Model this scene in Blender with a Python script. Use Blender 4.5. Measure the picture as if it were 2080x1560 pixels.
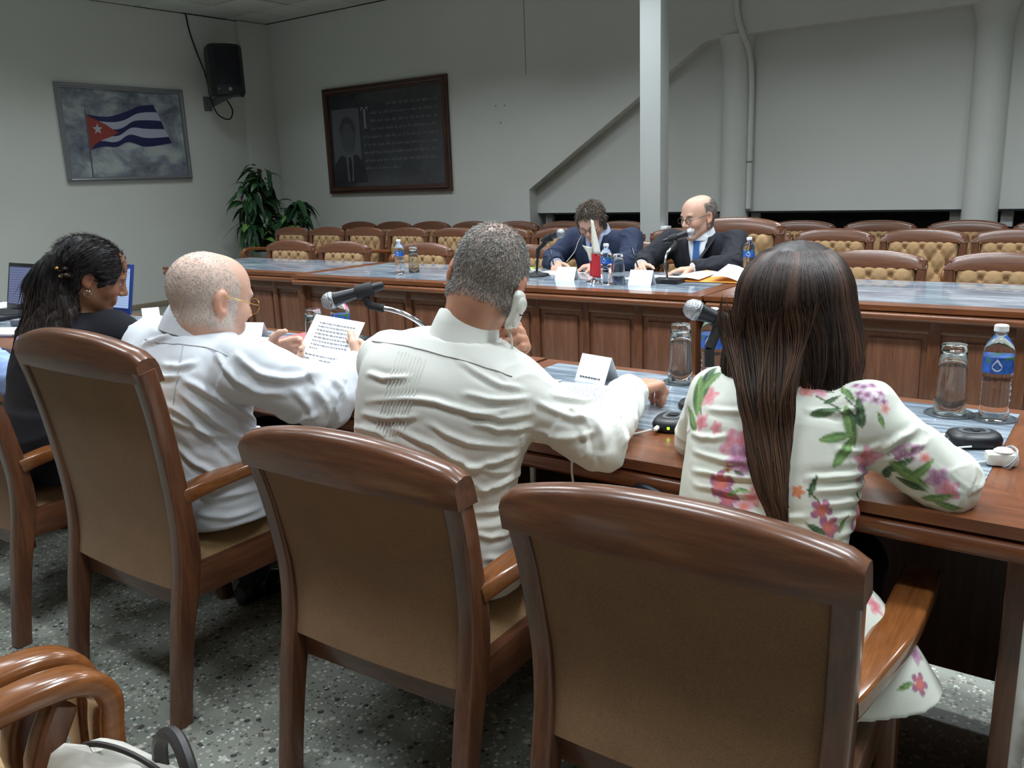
import bpy, bmesh, math, random
import numpy as np
from mathutils import Vector, Matrix

random.seed(7)
for o in list(bpy.data.objects):
    bpy.data.objects.remove(o)
SC = bpy.context.scene
COL = SC.collection
PI = math.pi
def V(*a): return np.array(a, float)

# ------------------------------------------------------------------ camera
cam_d = bpy.data.cameras.new('camera')
cam_d.sensor_fit = 'HORIZONTAL'; cam_d.sensor_width = 36.0
cam_d.lens = 36.0 * 1746.64 / 2080.0
cam_d.clip_start = 0.05; cam_d.clip_end = 60
cam = bpy.data.objects.new('camera', cam_d); COL.objects.link(cam)
_yaw, _pit, _rol = -0.634690, -0.233829, -0.037328
_fw = V(math.cos(_pit)*math.sin(_yaw), math.cos(_pit)*math.cos(_yaw), math.sin(_pit))
_r0 = V(math.cos(_yaw), -math.sin(_yaw), 0); _u0 = np.cross(_r0, _fw)
_r = math.cos(_rol)*_r0 + math.sin(_rol)*_u0
_u = -math.sin(_rol)*_r0 + math.cos(_rol)*_u0
cam.matrix_world = Matrix(((_r[0], _u[0], -_fw[0], 0.0), (_r[1], _u[1], -_fw[1], 0.0), (_r[2], _u[2], -_fw[2], 1.35), (0, 0, 0, 1)))
SC.camera = cam

# ------------------------------------------------------------------ world, lamps, exposure
W = bpy.data.worlds.new('world'); SC.world = W; W.use_nodes = True
W.node_tree.nodes['Background'].inputs[0].default_value = (0.75, 0.86, 1.0, 1)
W.node_tree.nodes['Background'].inputs[1].default_value = 0.02
SC.view_settings.view_transform = 'Standard'
try: SC.view_settings.look = 'None'
except Exception: pass
SC.view_settings.gamma = 1.0
SC.view_settings.use_curve_mapping = False
SC.view_settings.exposure = 0.35

LAMP_W = 23.0
def troffer(x, y, w=LAMP_W, sx=1.2, sy=0.3):
    d = bpy.data.lights.new('ceiling_troffer_light', 'AREA'); d.shape = 'RECTANGLE'
    d.size = sx; d.size_y = sy; d.energy = w; d.color = (0.87, 0.95, 1.0); d.spread = math.radians(128)
    o = bpy.data.objects.new('ceiling_troffer_light', d); COL.objects.link(o)
    o.location = (x, y, 3.385)
for lx in (-7.8, -5.7, -3.6, -1.5, 0.6):
    for ly in (0.5, 2.3, 4.1, 5.9):
        troffer(lx, ly, LAMP_W*{0.5: 0.62, 2.3: 1.5, 4.1: 1.05, 5.9: 1.05}[ly]*{-7.8: 0.45, -5.7: 0.75}.get(lx, 1.0))

# ------------------------------------------------------------------ helpers
def link(o, parent=None):
    COL.objects.link(o)
    if parent is not None: o.parent = parent
    return o
def tag(o, label=None, cat=None, group=None, kind=None):
    if label: o['label'] = label
    if cat: o['category'] = cat
    if group: o['group'] = group
    if kind: o['kind'] = kind
    return o
def thing(name, label, cat, loc=(0, 0, 0), rz=0.0, group=None):
    o = bpy.data.objects.new(name, None); link(o)
    o.empty_display_size = 0.1
    o.location = loc; o.rotation_euler = (0, 0, rz)
    return tag(o, label, cat, group)
def copy_tree(o, parent=None):
    c = o.copy(); COL.objects.link(c); c.parent = parent
    for ch in o.children: copy_tree(ch, c)
    return c

def fast_mesh(name, verts, faces, smooth=True, sharp=None):
    """verts (n,3), faces: list of int arrays (all quads or all tris) or python lists"""
    me = bpy.data.meshes.new(name)
    if isinstance(faces, np.ndarray):
        n, k = faces.shape
        me.vertices.add(len(verts)); me.vertices.foreach_set('co', np.asarray(verts, np.float32).ravel())
        me.loops.add(n*k); me.loops.foreach_set('vertex_index', faces.astype(np.int32).ravel())
        me.polygons.add(n)
        me.polygons.foreach_set('loop_start', np.arange(0, n*k, k, dtype=np.int32))
        me.polygons.foreach_set('use_smooth', np.full(n, smooth))
        me.update(calc_edges=True)
    else:
        me.from_pydata([tuple(map(float, v)) for v in verts], [], [tuple(map(int, f)) for f in faces])
        me.polygons.foreach_set('use_smooth', np.full(len(me.polygons), smooth))
        me.update()
    if sharp is not None and smooth:
        me.set_sharp_from_angle(angle=math.radians(sharp))
    return me

class MB:
    """collects shapes for one mesh"""
    def __init__(s): s.v = []; s.f = []
    def add(s, verts, faces):
        b = len(s.v); s.v.extend([tuple(map(float, q)) for q in verts]); s.f.extend([tuple(b+i for i in f) for f in faces]); return s
    def box(s, c, size, rot=None, bev=0.0):
        bm = bmesh.new(); bmesh.ops.create_cube(bm, size=1.0)
        bmesh.ops.scale(bm, vec=size, verts=bm.verts)
        if bev > 0:
            bmesh.ops.bevel(bm, geom=list(bm.edges), offset=min(bev, min(size)*0.49), segments=2, profile=0.6, affect='EDGES')
        if rot is not None: bmesh.ops.transform(bm, matrix=rot.to_4x4(), verts=bm.verts)
        bmesh.ops.translate(bm, vec=c, verts=bm.verts)
        bm.verts.ensure_lookup_table()
        s.add([v.co[:] for v in bm.verts], [[v.index for v in f.verts] for f in bm.faces]); bm.free(); return s
    def prism(s, poly, axis, lo, hi):
        """poly: 2-D points; extruded along axis 'x','y','z'"""
        n = len(poly)
        def P(a, b, t):
            return {'x': (t, a, b), 'y': (a, t, b), 'z': (a, b, t)}[axis]
        vs = [P(a, b, lo) for a, b in poly] + [P(a, b, hi) for a, b in poly]
        fs = [list(range(n))[::-1], list(range(n, 2*n))] + [[i, (i+1) % n, n+(i+1) % n, n+i] for i in range(n)]
        return s.add(vs, fs)
    def lathe(s, prof, c=(0, 0, 0), seg=24, rot=None):
        vs = []; fs = []
        for r, z in prof:
            for k in range(seg):
                a = 2*PI*k/seg; p = Vector((r*math.cos(a), r*math.sin(a), z))
                if rot is not None: p = rot @ p
                vs.append((p[0]+c[0], p[1]+c[1], p[2]+c[2]))
        for i in range(len(prof)-1):
            for k in range(seg):
                k2 = (k+1) % seg
                fs.append([i*seg+k, i*seg+k2, (i+1)*seg+k2, (i+1)*seg+k])
        if prof[0][0] > 1e-5: fs.append([k for k in range(seg)][::-1])
        if prof[-1][0] > 1e-5: fs.append([(len(prof)-1)*seg+k for k in range(seg)])
        return s.add(vs, fs)
    def sweep(s, path, prof, side=None, caps=True, closed=False, scale=None):
        """path: 3-D points; prof: 2-D points (side, up); side: fixed side vector or None (computed)"""
        P = [Vector(p) for p in path]; n = len(P); m = len(prof); vs = []; fs = []
        for i in range(n):
            if closed: t = (P[(i+1) % n]-P[i-1]).normalized()
            else: t = (P[min(i+1, n-1)]-P[max(i-1, 0)]).normalized()
            sd = side[i] if isinstance(side, list) else side
            if sd is None:
                if i == 0:
                    ref = Vector((0, 0, 1)) if abs(t.z) < 0.9 else Vector((1, 0, 0))
                    sv = t.cross(ref).normalized()
                else:
                    sv = (prev - t*prev.dot(t)).normalized()
                prev = sv
            else:
                sv = Vector(sd); sv = (sv - t*sv.dot(t)).normalized()
            up = sv.cross(t).normalized()
            k = scale[i] if scale else 1.0
            kx, ky = k if isinstance(k, tuple) else (k, k)
            for a, b in prof: vs.append(P[i] + sv*(a*kx) + up*(b*ky))
        R = n if closed else n-1
        for i in range(R):
            for j in range(m):
                j2 = (j+1) % m; i2 = (i+1) % n
                fs.append([i*m+j, i2*m+j, i2*m+j2, i*m+j2])
        if caps and not closed:
            fs.append(list(range(m))); fs.append([(n-1)*m+j for j in range(m)][::-1])
        return s.add(vs, fs)
    def tube(s, path, r, seg=8, closed=False, scale=None):
        return s.sweep(path, [(r*math.cos(2*PI*k/seg), r*math.sin(2*PI*k/seg)) for k in range(seg)], closed=closed, scale=scale)
    def mesh(s, name, sharp=40):
        me = fast_mesh(name, s.v, s.f, True, None)
        bm = bmesh.new(); bm.from_mesh(me); bmesh.ops.recalc_face_normals(bm, faces=bm.faces); bm.to_mesh(me); bm.free()
        me.polygons.foreach_set('use_smooth', np.full(len(me.polygons), True))
        me.set_sharp_from_angle(angle=math.radians(sharp))
        return me
    def build(s, name, mat, parent=None, sharp=40, loc=None):
        me = s.mesh(name, sharp); me.materials.append(mat)
        o = bpy.data.objects.new(name, me)
        if loc is not None: o.location = loc
        return link(o, parent)
def mk(name, mesh, mat, parent=None):
    if mat is not None and len(mesh.materials) == 0: mesh.materials.append(mat)
    return link(bpy.data.objects.new(name, mesh), parent)
def rrect(w, h, r, n=3):
    """rounded rectangle profile"""
    out = []
    for cx, cy, a0 in ((w/2-r, h/2-r, 0), (-w/2+r, h/2-r, 90), (-w/2+r, -h/2+r, 180), (w/2-r, -h/2+r, 270)):
        for k in range(n+1):
            a = math.radians(a0+90*k/n); out.append((cx+r*math.cos(a), cy+r*math.sin(a)))
    return out
def smooth_path(pts, n=6):
    """Catmull-Rom"""
    P = [np.array(p, float) for p in pts]; out = []
    for i in range(len(P)-1):
        p0 = P[max(i-1, 0)]; p1 = P[i]; p2 = P[i+1]; p3 = P[min(i+2, len(P)-1)]
        for k in range(n):
            t = k/n
            out.append(0.5*((2*p1)+(-p0+p2)*t+(2*p0-5*p1+4*p2-p3)*t*t+(-p0+3*p1-3*p2+p3)*t**3))
    out.append(P[-1]); return out

# ------------------------------------------------------------------ materials
def srgb(r, g, b):
    f = lambda c: (c/255/12.92) if c/255 <= 0.04045 else ((c/255+0.055)/1.055)**2.4
    return (f(r), f(g), f(b), 1.0)
class NT:
    def __init__(s, name):
        s.m = bpy.data.materials.new(name); s.m.use_nodes = True; s.t = s.m.node_tree; s.n = s.t.nodes
        s.b = s.n['Principled BSDF']
    def new(s, t, **kw):
        n = s.n.new(t)
        for k, v in kw.items(): setattr(n, k, v)
        return n
    def l(s, a, b): s.t.links.new(a, b)
    def set(s, **kw):
        for k, v in kw.items(): s.b.inputs[k.replace('_', ' ')].default_value = v
        return s
    def coords(s, scale=(1, 1, 1), kind='Object', rot=(0, 0, 0)):
        tc = s.new('ShaderNodeTexCoord'); mp = s.new('ShaderNodeMapping')
        mp.inputs['Scale'].default_value = scale; mp.inputs['Rotation'].default_value = rot
        s.l(tc.outputs[kind], mp.inputs['Vector']); return mp.outputs[0]
    def noise(s, vec, scale=5, detail=4, rough=0.5, dist=0.0):
        n = s.new('ShaderNodeTexNoise'); n.inputs['Scale'].default_value = scale; n.inputs['Detail'].default_value = detail
        n.inputs['Roughness'].default_value = rough; n.inputs['Distortion'].default_value = dist
        s.l(vec, n.inputs['Vector']); return n.outputs['Fac']
    def ramp(s, fac, stops):
        r = s.new('ShaderNodeValToRGB'); e = r.color_ramp.elements
        while len(e) < len(stops): e.new(0.5)
        for q, (p, c) in zip(e, stops): q.position = p; q.color = c
        s.l(fac, r.inputs[0]); return r.outputs[0]
    def bump(s, h, strength=0.2, dist=0.01):
        b = s.new('ShaderNodeBump'); b.inputs['Strength'].default_value = strength; b.inputs['Distance'].default_value = dist
        s.l(h, b.inputs['Height']); s.l(b.outputs[0], s.b.inputs['Normal'])
    def mix(s, fac, a, b, mode='MIX'):
        n = s.new('ShaderNodeMix'); n.data_type = 'RGBA'; n.blend_type = mode
        if isinstance(fac, (int, float)): n.inputs[0].default_value = fac
        else: s.l(fac, n.inputs[0])
        for i, q in ((6, a), (7, b)):
            if isinstance(q, tuple): n.inputs[i].default_value = q
            else: s.l(q, n.inputs[i])
        return n.outputs[2]
    def base(s, c): s.l(c, s.b.inputs['Base Color'])
def flat(name, rgb, rough=0.5, **kw):
    t = NT(name); t.set(Base_Color=srgb(*rgb), Roughness=rough, **kw)
    f = t.noise(t.coords((1, 1, 1)), 60, 3)
    t.base(t.mix(0.12, srgb(*rgb), t.ramp(f, [(0.3, srgb(*[c*0.7 for c in rgb])), (0.7, srgb(*[min(255, c*1.1) for c in rgb]))])))
    return t.m
def wood(name, dark, light, scale, rough=0.28, coat=0.35):
    t = NT(name); v = t.coords(scale)
    a = t.noise(v, 3.2, 6, 0.6, 0.6); b = t.noise(v, 14, 4, 0.6)
    c = t.ramp(a, [(0.3, srgb(*dark)), (0.7, srgb(*light))])
    c = t.mix(t.ramp(b, [(0.35, (0, 0, 0, 1)), (0.7, (0.30, 0.30, 0.30, 1))]), c, srgb(*[q*0.62 for q in dark]))
    t.base(c); t.set(Roughness=rough, Coat_Weight=coat, Coat_Roughness=0.12)
    t.bump(b, 0.05, 0.002)
    return t.m
WD, WL = (88, 55, 40), (126, 80, 54)
M = {}
M['wood_x'] = wood('varnished_wood_x', WD, WL, (1.2, 14, 14))
M['wood_y'] = wood('varnished_wood_y', WD, WL, (14, 1.2, 14))
M['wood_z'] = wood('varnished_wood_z', WD, WL, (14, 14, 1.2))
M['panel_wood'] = wood('panel_wood', (102, 65, 47), (132, 88, 66), (14, 14, 1.0), 0.38, 0.15)
M['table_x'] = wood('table_wood_x', (100, 57, 35), (140, 82, 48), (1.2, 14, 14))
M['table_y'] = wood('table_wood_y', (100, 57, 35), (140, 82, 48), (14, 1.2, 14))
M['arm_wood'] = wood('arm_wood', (118, 69, 36), (156, 97, 53), (14, 1.2, 14), 0.2, 0.6)
def fabric(name, rgb, rgb2, sc=260):
    t = NT(name); v = t.coords()
    n = t.noise(v, sc, 2); n2 = t.noise(v, 9, 3)
    w = t.new('ShaderNodeTexWave'); w.inputs['Scale'].default_value = sc*0.9; w.inputs['Distortion'].default_value = 2; w.bands_direction = 'Z'
    t.l(v, w.inputs['Vector'])
    c = t.mix(t.ramp(n, [(0.35, (0, 0, 0, 1)), (0.65, (1, 1, 1, 1))]), srgb(*rgb), srgb(*rgb2))
    c = t.mix(0.18, c, t.ramp(n2, [(0.3, srgb(*[q*0.6 for q in rgb])), (0.7, srgb(*rgb2))]))
    t.base(c); t.set(Roughness=0.9, Sheen_Weight=0.15); t.bump(w.outputs['Fac'], 0.25, 0.002)
    return t.m
M['tan'] = fabric('tan_upholstery', (160, 126, 86), (184, 150, 108))
M['tan_back'] = fabric('brown_back_cloth', (132, 97, 66), (150, 113, 78), 300)
def marble():
    t = NT('blue_grey_marble'); v = t.coords((1.1, 9, 9), 'Object', (0, 0, 0.10))
    a = t.noise(v, 2.2, 8, 0.62, 1.2); b = t.noise(v, 6, 6, 0.6, 0.5)
    c = t.ramp(a, [(0.28, srgb(70, 80, 92)), (0.45, srgb(120, 132, 144)), (0.58, srgb(158, 168, 178)), (0.75, srgb(186, 192, 198))])
    c = t.mix(t.ramp(b, [(0.5, (0, 0, 0, 1)), (0.68, (0.75, 0.75, 0.75, 1))]), c, srgb(76, 88, 104))
    t.base(c); t.set(Roughness=0.09, IOR=1.5); return t.m
M['marble'] = marble()
def terrazzo():
    t = NT('terrazzo'); v = t.coords()
    big = t.noise(v, 1.2, 3)
    c = t.ramp(big, [(0.3, srgb(122, 126, 117)), (0.7, srgb(150, 153, 143))])
    for sc, hi, cols in ((46, 0.30, [(0.0, srgb(70, 72, 70)), (0.25, srgb(190, 190, 180)), (0.5, srgb(110, 104, 96)), (0.75, srgb(168, 166, 154))]), (90, 0.33, [(0.0, srgb(205, 205, 198)), (0.3, srgb(96, 98, 94)), (0.6, srgb(176, 168, 158)), (0.85, srgb(132, 138, 134))])):
        vo = t.new('ShaderNodeTexVoronoi'); vo.inputs['Scale'].default_value = sc; vo.inputs['Randomness'].default_value = 1
        t.l(v, vo.inputs['Vector'])
        sep = t.new('ShaderNodeSeparateColor'); t.l(vo.outputs['Color'], sep.inputs[0])
        rp = t.new('ShaderNodeValToRGB'); rp.color_ramp.interpolation = 'CONSTANT'; e = rp.color_ramp.elements
        while len(e) < len(cols): e.new(0.5)
        for q, (p, cc) in zip(e, cols): q.position = p; q.color = cc
        t.l(sep.outputs[0], rp.inputs[0])
        mth = t.new('ShaderNodeMath', operation='MULTIPLY'); mth.inputs[1].default_value = hi*1.6; t.l(sep.outputs[1], mth.inputs[0])
        lt = t.new('ShaderNodeMath', operation='LESS_THAN'); t.l(vo.outputs['Distance'], lt.inputs[0]); t.l(mth.outputs[0], lt.inputs[1])
        c = t.mix(lt.outputs[0], c, rp.outputs[0])
    t.base(c); t.set(Roughness=0.42); return t.m
M['terrazzo'] = terrazzo()
def paint(name, rgb, bump=0.06):
    t = NT(name); v = t.coords()
    a = t.noise(v, 0.8, 4); b = t.noise(v, 120, 3)
    t.base(t.ramp(a, [(0.3, srgb(*[q*0.965 for q in rgb])), (0.7, srgb(*rgb))])); t.set(Roughness=0.85); t.bump(b, bump, 0.004); return t.m
M['wall'] = paint('pale_wall_paint', (212, 214, 209))
M['white_paint'] = paint('white_paint', (196, 200, 198))
M['ceil'] = paint('ceiling_tile', (205, 208, 204), 0.2)
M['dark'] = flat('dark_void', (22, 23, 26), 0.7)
M['baseb'] = flat('tan_baseboard', (140, 128, 108), 0.5)
M['black'] = flat('black_plastic', (24, 25, 30), 0.42)
M['blackrub'] = flat('black_rubber', (18, 18, 21), 0.7)
M['white'] = flat('white_card', (236, 238, 238), 0.6)
M['paper'] = flat('paper', (240, 242, 244), 0.7)
M['ink'] = flat('grey_ink', (70, 72, 80), 0.8)
M['inklight'] = flat('faint_ink', (150, 154, 165), 0.8)
M['chrome'] = flat('chrome', (190, 192, 195), 0.12, Metallic=1.0)
M['alu'] = flat('brushed_aluminium', (165, 168, 172), 0.32, Metallic=0.9)
M['ivory'] = flat('ivory_plastic', (226, 226, 216), 0.35)
M['red'] = flat('red_cloth', (190, 36, 48), 0.7)
M['pink'] = flat('coral_folder', (226, 96, 100), 0.5)
M['gold'] = flat('gold_metal', (205, 165, 90), 0.25, Metallic=1.0)
M['orange'] = flat('orange_folder', (222, 150, 60), 0.6)
def glass(name, rgb=(245, 250, 250), rough=0.02, ior=1.45):
    t = NT(name); t.set(Base_Color=srgb(*rgb), Roughness=rough, IOR=ior, Transmission_Weight=1.0)
    return t.m
M['glass'] = glass('clear_glass')
M['pet'] = glass('clear_plastic', (248, 250, 252), 0.04, 1.30)
M['lens'] = glass('spectacle_lens', (225, 228, 230), 0.0, 1.05)
def emit(name, rgb, k):
    t = NT(name); t.set(Base_Color=srgb(*rgb), Emission_Color=srgb(*rgb), Emission_Strength=k); return t.m
M['led'] = emit('green_led', (120, 255, 40), 3.0)
# ------------------------------------------------------------------ room shell
XL, YB, ZC, XR, YF = -9.575, 7.85, 3.41, 4.2, -3.2
def struct(name, mb, mat, parent=None, sharp=40):
    o = mb.build(name, mat, parent, sharp)
    if parent is None: o['kind'] = 'structure'
    return o
struct('floor', MB().box(((XL+XR)/2, (YF+8.3)/2, -0.05), (XR-XL+0.4, 8.3-YF+0.4, 0.1)), M['terrazzo'])
wl = struct('wall_left', MB().box((XL-0.1, (YF+8.3)/2, ZC/2), (0.2, 8.3-YF, ZC)), M['wall'])
struct('wall_corner', MB().box((XL+0.02, 7.62, ZC/2), (0.10, 0.46, ZC), bev=0.01), M['wall'])
struct('wall_right', MB().box((XR+0.1, (YF+8.3)/2, ZC/2), (0.2, 8.3-YF, ZC)), M['wall'])
struct('wall_front', MB().box(((XL+XR)/2, YF-0.1, ZC/2), (XR-XL, 0.2, ZC)), M['wall'])
wb = struct('wall_back', MB().prism([(XL, 0), (-5.45, 0), (-5.45, 1.233), (-3.453, 2.507), (-3.26, 2.532), (XR, 2.532), (XR, ZC), (XL, ZC)], 'y', YB, YB+0.45), M['wall'], sharp=20)
MB().box((-5.447, YB-0.0005, 2.9), (0.006, 0.004, 0.98)).build('wall_seam', M['baseb'], wb)
for px_, pz_ in ((-5.86, 2.13), (-5.74, 2.125), (-5.8, 1.95)):
    MB().lathe([(0.0, 0), (0.008, 0), (0.008, 0.004), (0, 0.004)], (px_, YB-0.002, pz_), 8, Matrix.Rotation(PI/2, 3, 'X')).build('nail_hole', M['baseb'], wb)
# recess behind the slanting soffit: upper boarding, dark opening, sill wall
struct('wall_recess', MB().box(((-5.45+XR)/2, YB+0.17, 1.76), (XR+5.45, 0.05, 1.57)), M['wall'])
struct('wall_recess_lower', MB().box(((-5.45+XR)/2, YB+0.17, 0.28), (XR+5.45, 0.05, 0.56)), M['wall'])
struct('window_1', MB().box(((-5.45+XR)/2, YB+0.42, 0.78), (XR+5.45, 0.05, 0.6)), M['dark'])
for i, (a, b) in enumerate(((-5.37, -3.33), (-3.04, -1.235), (-0.96, 1.0))):
    lip = struct('trim_%d' % (i+1), MB().prism([(YB+0.10, 0.975), (YB+0.19, 0.972), (YB+0.30, 0.90), (YB+0.295, 0.89), (YB+0.185, 0.955), (YB+0.10, 0.96)], 'x', a, b), M['black'])
    for e in (a+0.05, b-0.05):
        MB().box((e, YB+0.2, 0.90), (0.09, 0.05, 0.14), bev=0.01).build('bracket', M['white_paint'], lip)
    if i == 1:
        MB().box((a+0.52, YB+0.39, 0.80), (0.04, 0.04, 0.36)).build('mullion', M['black'], lip)
for i, cx in enumerate((-3.185, -1.105)):
    prof = [(0.135, 0.0), (0.135, 2.30), (0.137, 2.36), (0.145, 2.43), (0.16, 2.49), (0.185, 2.54)]
    struct('trim_%d' % (i+4), MB().lathe(prof, (cx, YB+0.15, 0), 32), M['wall'])
pil = struct('pillar', MB().box((-3.44, 6.83, ZC/2), (0.19, 0.16, ZC), bev=0.006), M['white_paint'])
MB().box((-3.315, 6.80, 0.885), (0.06, 0.09, 0.055), bev=0.006).build('socket_box', M['white'], pil)
cp = MB().tube(smooth_path([(-3.13, YB-0.03, 3.41), (-3.14, YB-0.03, 3.0), (-3.13, YB-0.03, 2.72), (-3.085, YB-0.02, 2.55), (-3.045, YB+0.06, 2.38), (-3.03, YB+0.10, 2.1), (-3.03, YB+0.10, 1.3), (-3.03, YB+0.10, 1.0)], 5), 0.026, 10)
cpo = struct('trim_6', cp, M['wall'])
MB().lathe([(0.029, 0), (0.029, 0.012)], (-3.03, YB+0.10, 1.42), 12).build('joint_ring', M['baseb'], cpo)
struct('baseboard_left', MB().box((XL+0.012, 3.0, 0.0335), (0.024, 9.6, 0.067), bev=0.004), M['baseb'])
# ceiling: slab, runners and separate tiles where the picture shows them
ce = struct('ceiling', MB().box(((XL+XR)/2, (YF+8.3)/2, ZC+0.06), (XR-XL+0.4, 8.3-YF+0.4, 0.08)), M['baseb'])
tile = MB().box((0, 0, 0), (0.588, 0.588, 0.012), bev=0.003).mesh('tile'); tile.materials.append(M['ceil'])
nx, ny = 23, 19
rest = MB()
for i in range(nx):
    for j in range(ny):
        x = XL+0.31+0.605*i; y = YB-0.31-0.605*j
        if x > XR or y < YF: continue
        if i < 9 and j < 9:
            o = mk('ceiling_tile', tile, None, ce); o.location = (x, y, ZC+0.012+0.004*math.sin(i*3.1+j*1.7))
        else:
            rest.box((x, y, ZC+0.012), (0.592, 0.592, 0.012))
r = rest.build('ceiling_tile_field', M['ceil'], ce); r['kind'] = 'stuff'

# ------------------------------------------------------------------ tables
ZT = 0.77
def conference_table(label, x0, x1, yu, yi, bu, bi, be0, be1, panels, legs=(1, 1), inset=(0.055, 0.055)):
    """yu: edge where people sit, yi: panelled inner edge; border widths user, inner, left end, right end"""
    cx, cy = (x0+x1)/2, (yu+yi)/2
    t = thing('conference_table', label, 'table', (cx, cy, 0))
    L = lambda x, y: (x-cx, y-cy)
    s = 1 if yi > yu else -1
    z0, z1 = ZT-0.022, ZT
    xa, xb, ya, yb = x0+be0, x1-be1, yu+s*bu, yi-s*bi
    quads = [[(x0, yu), (x1, yu), (xb, ya), (xa, ya)], [(x0, yi), (x1, yi), (xb, yb), (xa, yb)],
             [(x0, yu), (x0, yi), (xa, yb), (xa, ya)], [(x1, yu), (x1, yi), (xb, yb), (xb, ya)]]
    for k, q in enumerate(quads):
        MB().prism([L(*p) for p in q], 'z', z0, z1).build('border_rail', M['table_x'] if k < 2 else M['table_y'], t)
    m = MB(); m.box(((xa+xb)/2-cx, (ya+yb)/2-cy, ZT-0.011), (xb-xa-0.002, abs(yb-ya)-0.002, 0.0225))
    m.build('marble_slab', M['marble'], t)
    # rounded lower moulding, set back under the top
    prof = rrect(0.05, 0.036, 0.016, 4)
    for ye, on in ((yu, s), (yi, -s)):
        p = [(x0+0.012-cx, ye-cy+on*0.018, ZT-0.046), (x1-0.012-cx, ye-cy+on*0.018, ZT-0.046)]
        MB().sweep(p, prof, side=(0, 1, 0)).build('edge_moulding', M['table_x'], t)
    for xe, on in ((x0, 1), (x1, -1)):
        p = [(xe-cx+on*0.030, yu-cy+s*0.05, ZT-0.046), (xe-cx+on*0.030, yi-cy-s*0.05, ZT-0.046)]
        MB().sweep(p, prof, side=(1, 0, 0)).build('edge_moulding', M['table_y'], t)
    MB().box((0, 0, ZT-0.036), (x1-x0-0.12, abs(yi-yu)-0.14, 0.028)).build('under_frame', M['panel_wood'], t)
    # panelled inner front
    yp = yi-s*0.075
    zb, zt = 0.10, ZT-0.062
    MB().box((0, yp-cy-s*0.014, (zb+zt)/2), (x1-x0-0.10, 0.014, zt-zb)).build('back_board', M['panel_wood'], t)
    n = panels; wid = (x1-x0-0.10); pw = wid/n; st = 0.05
    for k in range(n+1):
        xx = -wid/2 + k*pw
        MB().box((min(max(xx, -wid/2+st/2), wid/2-st/2), yp-cy, (zb+zt)/2), (st, 0.022, zt-zb), bev=0.004).build('stile', M['wood_z'], t)
    for zz, hh in ((zt-0.03, 0.06), (zb+0.05, 0.10)):
        MB().box((0, yp-cy-s*0.001, zz), (wid, 0.018, hh), bev=0.003).build('rail', M['wood_x'], t)
    pm = MB().box((0, 0, 0), (pw-st-0.05, 0.014, zt-zb-0.22), bev=0.006).mesh('panel'); pm.materials.append(M['panel_wood'])
    for k in range(n):
        o = mk('panel', pm, None, t); o.location = (-wid/2+(k+0.5)*pw, yp-cy-s*0.003, (zb+zt)/2+0.02)
    for e, xe in zip(legs, (x0+inset[0], x1-inset[1])):
        if e:
            MB().box((xe-cx, (yi-yu)/2-s*abs(yi-yu)*0.46, (ZT-0.06)/2), (0.035, abs(yi-yu)*0.84, ZT-0.062), bev=0.004).build('end_panel', M['wood_z'], t)
    return t
T_near = conference_table('near marble-topped table in front of the floral-jacket woman', -1.54, 0.02, 1.525, 2.305, 0.205, 0.04, 0.06, 0.21, 4, (1, 1), (0.055, 0.135))
T_nearl = conference_table('near marble-topped table holding the laptops, before the bald man', -5.2, -1.56, 1.525, 2.315, 0.205, 0.04, 0.06, 0.06, 10)
T_main = conference_table('far marble-topped table where two suited men write', -4.655, -1.69, 4.76, 3.84, 0.02, 0.10, 0.07, 0.09, 9)
T_farr = conference_table('far marble-topped table on the right with nothing on it', -1.68, 1.3, 4.76, 3.86, 0.02, 0.10, 0.09, 0.07, 9)
T_farl = conference_table('empty far marble-topped table nearest the potted plant', -6.30, -4.668, 4.76, 3.925, 0.02, 0.10, 0.04, 0.04, 5)

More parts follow.
